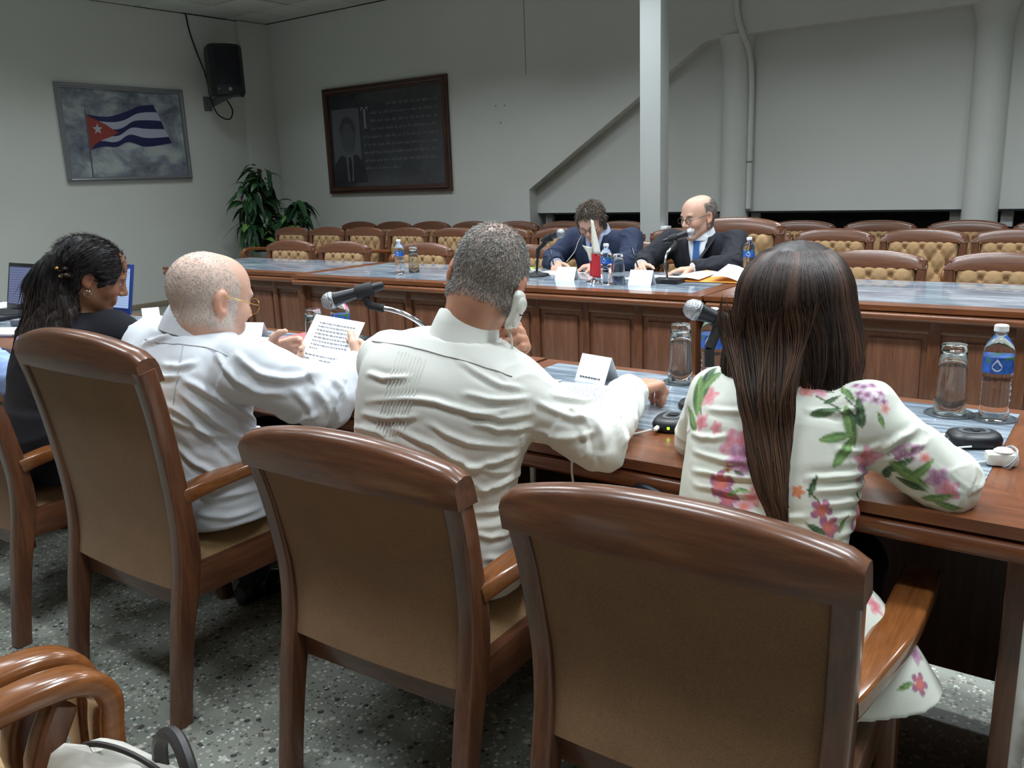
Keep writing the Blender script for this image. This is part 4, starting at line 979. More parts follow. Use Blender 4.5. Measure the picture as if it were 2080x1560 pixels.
# ------------------------------------------------------------------ smooth solid bodies (distance fields meshed with surface nets)
def unit(v): v = np.asarray(v, float); return v/np.linalg.norm(v)
class SDF:
    def __init__(s, lo, hi, h):
        s.lo = np.array(lo, float); s.h = h
        s.n = np.ceil((np.array(hi, float)-s.lo)/h).astype(int)+1
        s.D = np.full(tuple(s.n), 0.06, np.float32)
        s.ax = [(s.lo[i]+h*np.arange(s.n[i])).astype(np.float32) for i in range(3)]
    def block(s, lo, hi):
        i0 = np.maximum(((np.asarray(lo)-s.lo)/s.h).astype(int)-1, 0); i1 = np.minimum(((np.asarray(hi)-s.lo)/s.h).astype(int)+2, s.n)
        if np.any(i1 <= i0): return None
        sl = tuple(slice(a, b) for a, b in zip(i0, i1))
        return sl, s.ax[0][sl[0]][:, None, None], s.ax[1][sl[1]][None, :, None], s.ax[2][sl[2]][None, None, :]
    def join(s, sl, d, k, op):
        A = s.D[sl]; d = d.astype(np.float32)
        if op == 'u':
            if k > 0: hh = np.maximum(k-np.abs(A-d), 0)/k; s.D[sl] = np.minimum(A, d)-hh*hh*k*0.25
            else: s.D[sl] = np.minimum(A, d)
        elif op == 's':
            d = -d
            if k > 0: hh = np.maximum(k-np.abs(A-d), 0)/k; s.D[sl] = np.maximum(A, d)+hh*hh*k*0.25
            else: s.D[sl] = np.maximum(A, d)
    def cap(s, a, b, ra, rb=None, k=0.012, op='u'):
        a = np.asarray(a, float); b = np.asarray(b, float); rb = ra if rb is None else rb
        m = max(ra, rb)+0.05+k; B = s.block(np.minimum(a, b)-m, np.maximum(a, b)+m)
        if B is None: return s
        sl, X, Y, Z = B; ba = b-a; L2 = max(float(ba@ba), 1e-9)
        t = np.clip(((X-a[0])*ba[0]+(Y-a[1])*ba[1]+(Z-a[2])*ba[2])/L2, 0, 1)
        d = np.sqrt((X-a[0]-t*ba[0])**2+(Y-a[1]-t*ba[1])**2+(Z-a[2]-t*ba[2])**2)-(ra+(rb-ra)*t)
        s.join(sl, d, k, op); return s
    def ell(s, c, r, R=np.eye(3), k=0.012, op='u'):
        c = np.asarray(c, float); m = max(r)+0.05+k; B = s.block(c-m, c+m)
        if B is None: return s
        sl, X, Y, Z = B; X = X-c[0]; Y = Y-c[1]; Z = Z-c[2]
        q = [X*R[0, i]+Y*R[1, i]+Z*R[2, i] for i in range(3)]
        k0 = np.sqrt(sum((q[i]/r[i])**2 for i in range(3))); k1 = np.sqrt(sum((q[i]/r[i]**2)**2 for i in range(3)))+1e-6
        s.join(sl, k0*(k0-1)/k1, k, op); return s
    def loft(s, st, k=0.012, op='u', grow=0.0, pw=2.3):
        """st: list of (centre, side unit vector, a, b_front, b_back) along a nearly straight axis; front = axis x side"""
        C = np.array([q[0] for q in st], float); SD = np.array([unit(q[1]) for q in st]); W_ = np.array([q[2:5] for q in st], float)+grow
        tab = np.array(smooth_path(list(np.concatenate([C, SD, W_], 1)), 6))
        ax = unit(C[-1]-C[0]); sv = (tab[:, :3]-C[0])@ax; o = np.argsort(sv); tab = tab[o]; sv = sv[o]
        mx = W_.max()+0.05+k; B = s.block(C.min(0)-mx, C.max(0)+mx)
        if B is None: return s
        sl, X, Y, Z = B
        T = ((X-C[0][0])*ax[0]+(Y-C[0][1])*ax[1]+(Z-C[0][2])*ax[2]).astype(np.float32)
        K = 160; g = np.linspace(sv[0], sv[-1], K); G = np.array([np.interp(g, sv, tab[:, c]) for c in range(9)], np.float32)
        sd = G[3:6].T-np.outer(G[3:6].T@ax, ax); sd /= np.linalg.norm(sd, axis=1)[:, None]; fr = np.cross(ax, sd).astype(np.float32); sd = sd.astype(np.float32)
        f = np.clip((T-sv[0])/(sv[-1]-sv[0])*(K-1), 0, K-1.001); i0 = f.astype(np.int32); f = f-i0
        def at(a): return a[i0]*(1-f)+a[i0+1]*f
        qx, qy, qz = X-at(G[0]), Y-at(G[1]), Z-at(G[2])
        x = qx*at(sd[:, 0])+qy*at(sd[:, 1])+qz*at(sd[:, 2]); y = qx*at(fr[:, 0])+qy*at(fr[:, 1])+qz*at(fr[:, 2])
        w = np.maximum(np.maximum(sv[0]-T, T-sv[-1]), 0)
        A = at(G[6]); Bd = np.where(y > 0, at(G[7]), at(G[8]))
        rho = ((np.abs(x)/A)**pw+(np.abs(y)/Bd)**pw+1e-9)**(1/pw)
        d = (rho-1)*np.minimum(A, Bd); d = np.where(w > 0, np.sqrt(np.maximum(d, 0)**2+w*w), d)
        s.join(sl, d, k, op); return s
    def cut(s, p, n):
        """remove everything on the side the normal points to"""
        p = np.asarray(p, float); n = unit(n)
        d = (s.ax[0][:, None, None]-p[0])*n[0]+(s.ax[1][None, :, None]-p[1])*n[1]+(s.ax[2][None, None, :]-p[2])*n[2]
        s.D = np.maximum(s.D, d.astype(np.float32)); return s
    def cut_local(s, c, n, p, rad):
        """plane cut that acts only within rad of c"""
        B = s.block(np.asarray(c)-rad, np.asarray(c)+rad); sl, X, Y, Z = B; n = unit(n)
        d = (X-p[0])*n[0]+(Y-p[1])*n[1]+(Z-p[2])*n[2]
        ins = (X-c[0])**2+(Y-c[1])**2+(Z-c[2])**2 < rad*rad
        s.D[sl] = np.where(ins, np.maximum(s.D[sl], d), s.D[sl]); return s
    def nets(s):
        D = s.D; D[0], D[-1] = 0.05, 0.05; D[:, 0], D[:, -1] = 0.05, 0.05; D[:, :, 0], D[:, :, -1] = 0.05, 0.05
        I = D < 0
        cnt = np.zeros(tuple(s.n-1), np.uint8)
        for i in (0, 1):
            for j in (0, 1):
                for k in (0, 1): cnt += I[i:s.n[0]-1+i, j:s.n[1]-1+j, k:s.n[2]-1+k]
        act = (cnt > 0) & (cnt < 8); idx = np.stack(np.unravel_index(np.flatnonzero(act), act.shape), 1); N = len(idx)
        num = np.full(act.shape, -1, np.int32); num[act] = np.arange(N)
        acc = np.zeros((N, 3)); c = np.zeros(N)
        cor = [(0, 0, 0), (1, 0, 0), (0, 1, 0), (1, 1, 0), (0, 0, 1), (1, 0, 1), (0, 1, 1), (1, 1, 1)]
        vals = [D[idx[:, 0]+a, idx[:, 1]+b, idx[:, 2]+e] for a, b, e in cor]
        for p in range(8):
            for q in range(p+1, 8):
                if sum(abs(cor[p][m]-cor[q][m]) for m in range(3)) != 1: continue
                v0, v1 = vals[p], vals[q]; cr = (v0 < 0) != (v1 < 0)
                t = np.where(cr, v0/np.where(cr, v0-v1, 1), 0)
                for m in range(3): acc[:, m] += np.where(cr, cor[p][m]+t*(cor[q][m]-cor[p][m]), 0)
                c += cr
        V_ = s.lo+(idx+acc/c[:, None])*s.h
        F = []
        for d in range(3):
            e, f = (d+1) % 3, (d+2) % 3
            sl0 = [slice(1, -1)]*3; sl1 = [slice(1, -1)]*3
            sa = [slice(None)]*3; sb = [slice(None)]*3; sa[d] = slice(0, -1); sb[d] = slice(1, None); a = I[tuple(sa)]; b = I[tuple(sb)]
            x_ = a != b; w = np.stack(np.unravel_index(np.flatnonzero(x_), x_.shape), 1); w = w[(w[:, e] > 0) & (w[:, f] > 0) & (w[:, e] < s.n[e]-1) & (w[:, f] < s.n[f]-1)]
            def cell(de, df):
                g = w.copy(); g[:, e] -= de; g[:, f] -= df; return num[g[:, 0], g[:, 1], g[:, 2]]
            q = np.stack([cell(1, 1), cell(0, 1), cell(0, 0), cell(1, 0)], 1)
            pos = a[w[:, 0], w[:, 1], w[:, 2]]
            q[~pos] = q[~pos][:, ::-1]; F.append(q)
        F = np.concatenate(F); F = F[(F >= 0).all(1)]
        return V_, F
def _scatter(idx, val, n): return np.stack([np.bincount(idx, val[:, m], n) for m in range(3)], 1)
def vnormals(Vv, F):
    a = Vv[F[:, 2]]-Vv[F[:, 0]]; b = Vv[F[:, 3]]-Vv[F[:, 1]]; n = np.cross(a, b)
    N = _scatter(F.T.ravel(), np.concatenate([n]*4), len(Vv))
    return N/(np.linalg.norm(N, axis=1)[:, None]+1e-9)
def relax(Vv, F, it=2, lam=0.5):
    c = np.bincount(F.T.ravel(), None, len(Vv))*2.0
    for _ in range(it):
        S_ = _scatter(F.T.ravel(), np.concatenate([Vv[F[:, (k+1) % 4]]+Vv[F[:, (k+3) % 4]] for k in range(4)]), len(Vv))
        Vv = Vv+lam*(S_/np.maximum(c, 1)[:, None]-Vv)
    return Vv
_rng = np.random.default_rng(5); _T = _rng.random((64, 64, 64))
def vnoise(P):
    i = np.floor(P).astype(int); f = P-i; f = f*f*(3-2*f); r_ = 0
    for a in (0, 1):
        for b in (0, 1):
            for c in (0, 1):
                w = (f[:, 0] if a else 1-f[:, 0])*(f[:, 1] if b else 1-f[:, 1])*(f[:, 2] if c else 1-f[:, 2])
                r_ = r_+w*_T[(i[:, 0]+a) % 64, (i[:, 1]+b) % 64, (i[:, 2]+c) % 64]
    return r_
def fbm(P, o=3):
    r_ = 0; a = 0.5
    for k in range(o): r_ = r_+a*vnoise(P*2.0**k+k*7.3); a *= 0.5
    return r_
def folds(P, scale, warp=0.4, p=2.0):
    """sharp crests of cloth folds, 0..1"""
    q = P*np.asarray(scale)+warp*np.stack([vnoise(P*9+3), vnoise(P*9+11), vnoise(P*9+29)], 1)*2
    f = 1-np.abs(2*vnoise(q)-1)
    return np.clip(f, 0, 1)**p
def sdf_obj(name, Vv, F, mat, parent=None, col=None):
    me = fast_mesh(name, Vv, F, True); me.materials.append(mat)
    if col is not None:
        at = me.attributes.new('Col', 'FLOAT_COLOR', 'POINT'); c = np.ones((len(Vv), 4), np.float32); c[:, :3] = col; at.data.foreach_set('color', c.ravel())
    o = bpy.data.objects.new(name, me); link(o, parent); return o
def lin(r, g, b): return np.array(srgb(r, g, b)[:3])
def colmat(name, rough=0.5, bump=None, **kw):
    t = NT(name); a = t.new('ShaderNodeAttribute'); a.attribute_name = 'Col'; t.base(a.outputs['Color']); t.set(Roughness=rough, **kw)
    if bump:
        f = t.noise(t.coords(), bump[0], 3); t.bump(f, bump[1], bump[2])
    return t.m
M['skin'] = colmat('skin', 0.48, (260, 0.12, 0.002), Subsurface_Weight=0.08, Subsurface_Scale=0.006)
M['print_cloth'] = colmat('floral_cloth', 0.75, (600, 0.15, 0.001))
M['hair'] = colmat('hair', 0.5)
def cloth(name, rgb, weave=520, rough=0.85, bump=0.12):
    t = NT(name); v = t.coords(); n = t.noise(v, weave, 2); n2 = t.noise(v, 6, 4)
    t.base(t.mix(0.2, srgb(*rgb), t.ramp(n, [(0.3, srgb(*[q*0.86 for q in rgb])), (0.7, srgb(*rgb))]))); t.set(Roughness=rough, Sheen_Weight=0.0)
    t.bump(n, bump, 0.002); return t.m
M['linen'] = cloth('white_linen', (222, 222, 215)); M['cotton'] = cloth('white_cotton', (212, 216, 222))
M['navy'] = cloth('navy_suiting', (27, 38, 66)); M['suit'] = cloth('dark_suiting', (20, 22, 32)); M['black_knit'] = cloth('black_knit', (13, 14, 24), 300, 0.95)
M['dark_trouser'] = cloth('dark_trousers', (16, 18, 29)); M['brown_trouser'] = cloth('brown_trousers', (44, 30, 26)); M['blue_shirt'] = cloth('pale_blue_cotton', (150, 176, 226)); M['shirt_blue'] = cloth('light_blue_shirt', (186, 200, 226)); M['shirt_white'] = cloth('white_shirt', (232, 236, 242))
M['tie_blue'] = cloth('blue_tie', (60, 104, 166)); M['scarf_blue'] = cloth('royal_blue_silk', (26, 70, 190)); M['shoe'] = flat('black_leather', (20, 20, 22), 0.35)

def rotm(yaw, pitch=0, roll=0):
    """columns right, forward, up; yaw ccw from +y, pitch > 0 looks up, roll > 0 tips to the right"""
    y, p, r_ = map(math.radians, (yaw, pitch, roll))
    Rz = np.array([[math.cos(y), -math.sin(y), 0], [math.sin(y), math.cos(y), 0], [0, 0, 1]])
    Rx = np.array([[1, 0, 0], [0, math.cos(p), -math.sin(p)], [0, math.sin(p), math.cos(p)]])
    Ry = np.array([[math.cos(r_), 0, math.sin(r_)], [0, 1, 0], [-math.sin(r_), 0, math.cos(r_)]])
    return Rz @ Rx @ Ry
def add_head(S, H, R, N, kk=1.0, jowl=0.0, neck_r=0.056):
    H = np.asarray(H, float)
    p = lambda x, y, z: H+R@(np.array([x, y, z])*kk)
    E = lambda c, r, k=0.015, op='u': S.ell(p(*c), [q*kk for q in r], R, k, op)
    Cc = lambda a, b, ra, rb=None, k=0.012, op='u': S.cap(p(*a), p(*b), ra*kk, (ra if rb is None else rb)*kk, k, op)
    E((0, -0.018, 0.032), (0.0755, 0.096, 0.086), 0.0); E((0, 0.035, 0.035), (0.064, 0.062, 0.072), 0.03)
    E((0, 0.026, -0.030), (0.060, 0.066, 0.084), 0.03)
    for sx in (-1, 1):
        Cc((sx*0.052, -0.005, -0.045), (sx*0.014, 0.066, -0.096), 0.020+jowl, 0.018+jowl, 0.02)
        E((sx*0.040, 0.062, -0.022), (0.024, 0.026, 0.026), 0.02)
    E((0, 0.074, -0.097), (0.022, 0.018, 0.017), 0.02)
    Cc((-0.036, 0.086, 0.026), (0.036, 0.086, 0.026), 0.010, None, 0.014)
    for sx in (-1, 1): E((sx*0.032, 0.098, 0.006), (0.018, 0.014, 0.012), 0.010, 's')
    for sx in (-1, 1): E((sx*0.031, 0.080, 0.006), (0.0125, 0.0125, 0.0115), 0.003)
    Cc((0, 0.090, 0.016), (0, 0.112, -0.024), 0.008, 0.0105, 0.012)
    for sx in (-1, 1): E((sx*0.012, 0.100, -0.030), (0.0085, 0.010, 0.007), 0.006)
    Cc((-0.020, 0.088, -0.054), (0.020, 0.088, -0.054), 0.0075, None, 0.008); Cc((-0.016, 0.088, -0.066), (0.016, 0.088, -0.066), 0.008, None, 0.008)
    Cc((-0.022, 0.099, -0.060), (0.022, 0.099, -0.060), 0.0024, None, 0.003, 's')
    for sx in (-1, 1):
        Re = R@rotm(0, 0, 0)
        E((sx*0.078, -0.010, 0.000), (0.010, 0.019, 0.032), 0.006); E((sx*0.085, -0.003, 0.000), (0.007, 0.011, 0.019), 0.004, 's')
        E((sx*0.078, 0.000, -0.026), (0.007, 0.009, 0.010), 0.006)
    S.cap(p(0, -0.022, -0.055), np.asarray(N, float)+np.array([0, 0, -0.02]), neck_r*kk*0.98, neck_r*kk*1.06, 0.03)
def add_hand(S, w, f, n, thumb, curl=(20, 25, 30, 35), base=None, kk=1.0, tcurl=20, spread=1.0):
    """w wrist, f finger direction, n palm normal, thumb: unit side towards the thumb"""
    w = np.asarray(w, float); f = unit(f); n = unit(np.asarray(n, float)-f*np.dot(n, f)); s_ = np.cross(n, f)
    if np.dot(s_, thumb) < 0: s_ = -s_
    base = curl if base is None else base
    L = (0.070, 0.078, 0.072, 0.056); offs = (0.029, 0.0095, -0.0095, -0.027)
    for i in range(4):
        a = w+f*0.010*kk+s_*offs[i]*0.62*kk; b = w+f*(0.092-0.004*abs(i-1.2))*kk+s_*offs[i]*kk
        S.cap(a, b, 0.0145*kk, 0.0115*kk, 0.010)
        d = unit(f+s_*(offs[i]*2.2*spread)); q = b
        for j, (fr, rr_) in enumerate(((0.46, 0.0098), (0.30, 0.0088), (0.24, 0.0080))):
            an = math.radians(curl[i]*(0.9, 1.1, 0.7)[j]); ax = np.cross(d, n); ax = unit(ax)
            d = unit(d*math.cos(an)+np.cross(ax, d)*math.sin(an)); e = q+d*L[i]*fr*kk
            S.cap(q, e, rr_*kk, (rr_-0.0008)*kk, 0.003); q = e
        n_ = n
    d = unit(f*0.62+s_*0.75+n*0.35); q = w+f*0.022*kk+s_*0.020*kk+n*0.004
    for j, (ln, rr_) in enumerate(((0.044, 0.0150), (0.032, 0.0112), (0.025, 0.0096))):
        if j:
            an = math.radians(tcurl); t2 = unit(f*0.9+n*0.35-s_*0.15); d = unit(d*math.cos(an)+t2*math.sin(an))
        e = q+d*ln*kk; S.cap(q, e, rr_*kk, (rr_-0.0012)*kk, 0.006); q = e
def torso(P, N, sp, ss, prof, bow=0.0, front=None):
    """stations from pelvis P to neck base N; bow: how far the back rounds out"""
    P = np.asarray(P, float); N = np.asarray(N, float); out = []
    fr = np.cross(unit(N-P), unit(np.asarray(sp)+np.asarray(ss)))
    for t_, a, bf, bb in prof:
        c = P+(N-P)*t_-fr*bow*4*t_*(1-t_)
        out.append((c, unit(np.asarray(sp)*(1-t_)+np.asarray(ss)*t_), a, bf, bb))
    return out
PROF = [(-0.12, 0.165, 0.11, 0.12), (0.0, 0.178, 0.12, 0.125), (0.15, 0.170, 0.125, 0.110), (0.32, 0.155, 0.118, 0.096), (0.52, 0.160, 0.115, 0.100), (0.70, 0.172, 0.110, 0.104), (0.82, 0.172, 0.092, 0.098), (0.91, 0.140, 0.070, 0.080), (0.98, 0.082, 0.055, 0.062)]
def scale_prof(k, kd=None): kd = k if kd is None else kd; return [(t_, a*k, b*kd, c*kd) for t_, a, b, c in PROF]
def bounds(pts, m=0.16): P = np.array(pts); return P.min(0)-m, P.max(0)+m
def head_local(Vv, H, R): return (Vv-np.asarray(H))@R
def paint_body(Vv, H, R, tone, lip, brow, eye=True, kk=1.0):
    q = head_local(Vv, H, R)/kk; n = fbm(Vv*38, 3)[:, None]
    c = np.tile(tone, (len(Vv), 1))*(0.88+0.26*n)
    def blob(cx, cy, cz, rx, ry, rz, col, w=1.0):
        d = ((q[:, 0]-cx)/rx)**2+((q[:, 1]-cy)/ry)**2+((q[:, 2]-cz)/rz)**2
        a = (w*np.clip(1.6-1.6*d, 0, 1))[:, None]; c[:] = c*(1-a)+np.asarray(col)*a
    for sx in (-1, 1):
        blob(sx*0.045, 0.075, -0.025, 0.03, 0.03, 0.025, tone*np.array([1.1, 0.82, 0.78]), 0.5); blob(sx*0.08, -0.005, 0, 0.02, 0.03, 0.04, tone*np.array([1.05, 0.78, 0.72]), 0.6)
    blob(0, 0.095, -0.060, 0.024, 0.02, 0.011, lip, 0.8)
    for sx in (-1, 1):
        blob(sx*0.033, 0.09, 0.024, 0.020, 0.02, 0.0055, brow, 0.9)
        if eye:
            blob(sx*0.031, 0.092, 0.006, 0.0115, 0.02, 0.0055, lin(214, 208, 200)); blob(sx*0.031, 0.094, 0.006, 0.0050, 0.02, 0.0055, lin(40, 30, 26)); blob(sx*0.031, 0.092, 0.0125, 0.014, 0.02, 0.0022, tone*0.45, 0.8)
    return c
def strands(name, root, dirs, nrm, length, rad, col, parent, lift=0.35, rnd=None):
    """short hairs: three rings of three points each, tapering"""
    n = len(root); rnd = rnd or np.random.default_rng(3)
    dirs = dirs-nrm*np.sum(dirs*nrm, 1)[:, None]; dirs /= np.linalg.norm(dirs, axis=1)[:, None]+1e-9
    dirs = dirs+rnd.normal(0, 0.22 if lift > 0.1 else 0.06, (n, 3)); dirs /= np.linalg.norm(dirs, axis=1)[:, None]
    L = (length*rnd.uniform(0.7, 1.2, n))[:, None]
    p0 = root-nrm*0.0012; p1 = p0+(nrm*lift+dirs)*L*0.5; p2 = p1+(dirs+nrm*lift*0.1)*L*0.5
    sd = np.cross(dirs, nrm); sd /= np.linalg.norm(sd, axis=1)[:, None]+1e-9
    vs = np.zeros((n, 7, 3))
    for ri, (p, k) in enumerate(((p0, 1.0), (p1, 0.8))):
        for j in range(3):
            a = 2*PI*j/3; vs[:, ri*3+j] = p+(sd*math.cos(a)+nrm*math.sin(a))*rad*k
    vs[:, 6] = p2
    b = (np.arange(n)*7)[:, None]
    tri = []
    for j in range(3):
        j2 = (j+1) % 3; tri += [[j, j2, 3+j2], [j, 3+j2, 3+j], [3+j, 3+j2, 6]]
    F = (b[:, :, None]+np.array(tri)[None]).reshape(-1, 3)
    return sdf_obj(name, vs.reshape(-1, 3), F, M['hair'], parent, np.repeat(col, 7, 0))
def ribbons(name, paths, rad, col, parent):
    """long hairs: paths (n, m, 3), triangular section"""
    n, m, _ = paths.shape
    tg = np.gradient(paths, axis=1); tg /= np.linalg.norm(tg, axis=2)[:, :, None]+1e-9
    ref = np.array([0.31, 0.9, 0.2]); s1 = np.cross(tg, ref); s1 /= np.linalg.norm(s1, axis=2)[:, :, None]+1e-9; s2 = np.cross(tg, s1)
    tap = np.clip(np.minimum(np.linspace(0, 1, m)*8+0.3, (1-np.linspace(0, 1, m))*4+0.15), 0, 1)[None, :, None]*(rad[:, None, None] if isinstance(rad, np.ndarray) else rad)
    vs = np.stack([paths+(s1*math.cos(a)+s2*math.sin(a))*tap for a in (0, 2*PI/3, 4*PI/3)], 2)
    base = (np.arange(n)*m*3)[:, None, None]; fs = []
    for i in range(m-1):
        for j in range(3):
            j2 = (j+1) % 3; fs.append([i*3+j, i*3+j2, (i+1)*3+j2, (i+1)*3+j])
    F = (base+np.array(fs)[None]).reshape(-1, 4)
    return sdf_obj(name, vs.reshape(-1, 3), F, M['hair'], parent, np.repeat(col, m*3, 0))
def glasses(parent, H, R, wire, kk=1.0, drop=0.0, w=0.023, h=0.019, r=0.0012, name='glasses'):
    H = np.asarray(H, float); p = lambda x, y, z: tuple(H+R@(np.array([x, y, z])*kk))
    m = MB()
    for sx in (-1, 1):
        m.tube([p(sx*0.034+w*math.cos(a), 0.104, 0.004-drop+h*math.sin(a)*(1.0 if math.sin(a) > 0 else 1.15)) for a in np.linspace(0, 2*PI, 21)[:-1]], r*kk, 6, closed=True)
        m.tube([p(sx*(0.034+w), 0.103, 0.008-drop), p(sx*0.072, 0.080, 0.010-drop), p(sx*0.0815, 0.0, 0.018), p(sx*0.0825, -0.018, 0.008)], r*kk*0.9, 6)
    m.tube([p(-0.034+w, 0.105, 0.008-drop), p(0, 0.109, 0.012-drop), p(0.034-w, 0.105, 0.008-drop)], r*kk, 6)
    g_ = m.build(name, wire, parent)
    for sx in (-1, 1):
        n = 20; MB().add([p(sx*0.034+w*0.97*math.cos(a), 0.104, 0.004-drop+h*0.97*math.sin(a)*(1.0 if math.sin(a) > 0 else 1.15)) for a in np.linspace(0, 2*PI, n+1)[:-1]], [list(range(n))]).build('lens', M['lens'], g_)
    return g_
def legs_and_shoes(body, hipL, hipR, kneeL, kneeR, ankL, ankR, mat, h=0.008, kk=1.0, pel=None, sp=None):
    lo, hi = bounds([hipL, hipR, kneeL, kneeR, ankL, ankR] + ([pel] if pel is not None else []), 0.20)
    S = SDF(lo, hi, h)
    for hp_, kn, an in ((hipL, kneeL, ankL), (hipR, kneeR, ankR)):
        S.cap(hp_, kn, 0.086*kk, 0.066*kk, 0.02); S.cap(kn, np.asarray(an)+np.array([0, 0, 0.03]), 0.064*kk, 0.050*kk, 0.02)
    if pel is not None: S.ell(pel, (0.17*kk, 0.13*kk, 0.10), np.eye(3), 0.03)
    S.cut((0, 0, min(ankL[2], ankR[2])-0.02), (0, 0, -1))
    Vv, F = S.nets(); N = vnormals(Vv, F); Vv = Vv+N*(0.006*folds(Vv, (7, 7, 16)))[:, None]
    sdf_obj('trousers', Vv, F, mat, body)
    for kn, an in ((kneeL, ankL), (kneeR, ankR)):
        an = np.asarray(an, float); f = np.array([0, np.sign(kn[1]-hipL[1]), 0.0])
        lo, hi = bounds([an, an+f*0.2, (an[0], an[1], 0)], 0.07); S = SDF(lo, hi, 0.007)
        heel = np.array([an[0], an[1]-f[1]*0.05, 0.036]); S.cap(heel, heel+f*0.11, 0.034, 0.040, 0.02); S.cap(heel+f*0.11, heel+f*0.22+np.array([0, 0, -0.008]), 0.042, 0.028, 0.02); S.cap(heel+np.array([0, 0, 0.02])+f*0.03, an, 0.036, 0.036, 0.02)
        S.cut((0, 0, 0.002), (0, 0, -1)); S.cut((0, 0, an[2]+0.01), (0, 0, 1)); Vv, F = S.nets(); sdf_obj('shoe', Vv, F, M['shoe'], body)

CAMP = V(0, 0, 1.35)
def pick(Vv, N, px_, py_):
    """index of the surface point the camera line through a photo position meets first"""
    rel = Vv-CAMP; dep = rel@_fw; ux = 1040+1746.64*(rel@_r)/dep; uy = 780-1746.64*(rel@_u)/dep
    d = (ux-px_)**2+(uy-py_)**2+np.where(np.sum(N*rel, 1) < 0, 0, 1e9)+dep*25
    return int(np.argmin(d))
def creases(Vv, N, lines, amp=0.007, w=0.007):
    """raised cloth creases with a furrow beside them; lines: lists of photo positions on the cloth"""
    out = np.zeros(len(Vv)); rel = Vv-CAMP; dep = rel@_fw; ux = 1040+1746.64*(rel@_r)/dep; uy = 780-1746.64*(rel@_u)/dep; face = np.sum(N*rel, 1) < 0
    A = Vv[face]; key = np.stack([ux[face], uy[face]], 1); dp_ = dep[face]*25
    for ln in lines:
        k = 1.0
        if isinstance(ln, tuple): ln, k = ln
        pts = []
        for p in smooth_path([(a, b, 0) for a, b in ln], 4):
            pts.append(A[int(np.argmin((key[:, 0]-p[0])**2+(key[:, 1]-p[1])**2+dp_))])
        pts = np.array(pts); lo, hi = pts.min(0)-0.05, pts.max(0)+0.05; m = np.where(((Vv > lo) & (Vv < hi)).all(1))[0]; Q = Vv[m]
        best = np.full(len(m), 1e9); tt = np.zeros(len(m)); sg = np.zeros(len(m)); K = len(pts)-1
        for i in range(K):
            a, b = pts[i], pts[i+1]; ba = b-a; t_ = np.clip(((Q-a)@ba)/(ba@ba+1e-9), 0, 1); q = Q-a-t_[:, None]*ba; d = np.linalg.norm(q, axis=1)
            s_ = np.sum(np.cross(ba, N[m])*q, 1)
            u_ = d < best; best = np.where(u_, d, best); tt = np.where(u_, (i+t_)/K, tt); sg = np.where(u_, np.sign(s_), sg)
        sd = best*sg; tap = np.sin(PI*np.clip(tt, 0.02, 0.98))**0.6
        out[m] += k*amp*tap*(np.exp(-(sd/w)**2)-0.55*np.exp(-((sd-1.7*w)/(1.1*w))**2)-0.25*np.exp(-((sd+1.9*w)/(1.2*w))**2))
    return out

def drawn_line(name, Vv, N, line, r_, mat, parent, lift=0.0012, n=34):
    """thin raised line on the cloth through photo positions"""
    L = smooth_path([(a, b, 0) for a, b in line], max(2, n//(len(line)-1))); I = [pick(Vv, N, p[0], p[1]) for p in L]
    P = Vv[I]+N[I]*lift
    for _ in range(4): P[1:-1] = 0.25*P[:-2]+0.5*P[1:-1]+0.25*P[2:]
    return MB().tube([tuple(p) for p in P], r_, 5).build(name, mat, parent)
# ------------------------------------------------------------------ the people
def shirt_field(st, SL, SR, EL, ER, WL, WR, h, r=(0.070, 0.060, 0.054, 0.044), grow=0.012, cuffs=True, sh=0.068, extra=None, kk=0.03):
    SL, SR, EL, ER, WL, WR = [np.asarray(q, float) for q in (SL, SR, EL, ER, WL, WR)]
    lo, hi = bounds([q[0] for q in st]+[SL, SR, EL, ER, WL, WR], 0.22); S = SDF(lo, hi, h)
    S.loft(st, 0.0, 'u', grow)
    up = st[-3][0]
    for sh_, el, wr in ((SL, EL, WL), (SR, ER, WR)):
        S.cap(up, sh_, sh*0.95, sh, kk); S.cap(sh_, el, r[0], r[1], kk); S.cap(el, wr, r[2], r[3], 0.012)
    if extra: extra(S)
    for el, wr in ((EL, WL), (ER, WR)):
        d = unit(wr-el); S.cut_local(wr+d*0.06, d, wr-d*0.004, 0.068)
    return S
def arm_wrinkles(Vv, segs, amp=0.006, freq=26, seed=0.0):
    out = np.zeros(len(Vv))
    for a, b, w0, w1 in segs:
        a = np.asarray(a, float); b = np.asarray(b, float); L = np.linalg.norm(b-a); d = (b-a)/L
        t_ = ((Vv-a)@d)/L; q = Vv-a-np.outer(t_*L, d); rr_ = np.linalg.norm(q, axis=1)
        e1 = unit(np.cross(d, [0.2, 0.1, 1])); e2 = np.cross(d, e1); an = np.arctan2(q@e2, q@e1)
        m = (rr_ < 0.10) & (t_ > -0.2) & (t_ < 1.15)
        f = 1-np.abs(2*vnoise(np.stack([t_*L*freq+1.2*np.cos(an)+seed, np.cos(an)*1.4+5+seed, np.sin(an)*1.4+9], 1))-1)
        w = w0+(w1-w0)*np.clip(t_, 0, 1)
        out = np.where(m, np.maximum(out, amp*w*np.clip(f, 0, 1)**2), out)
    return out
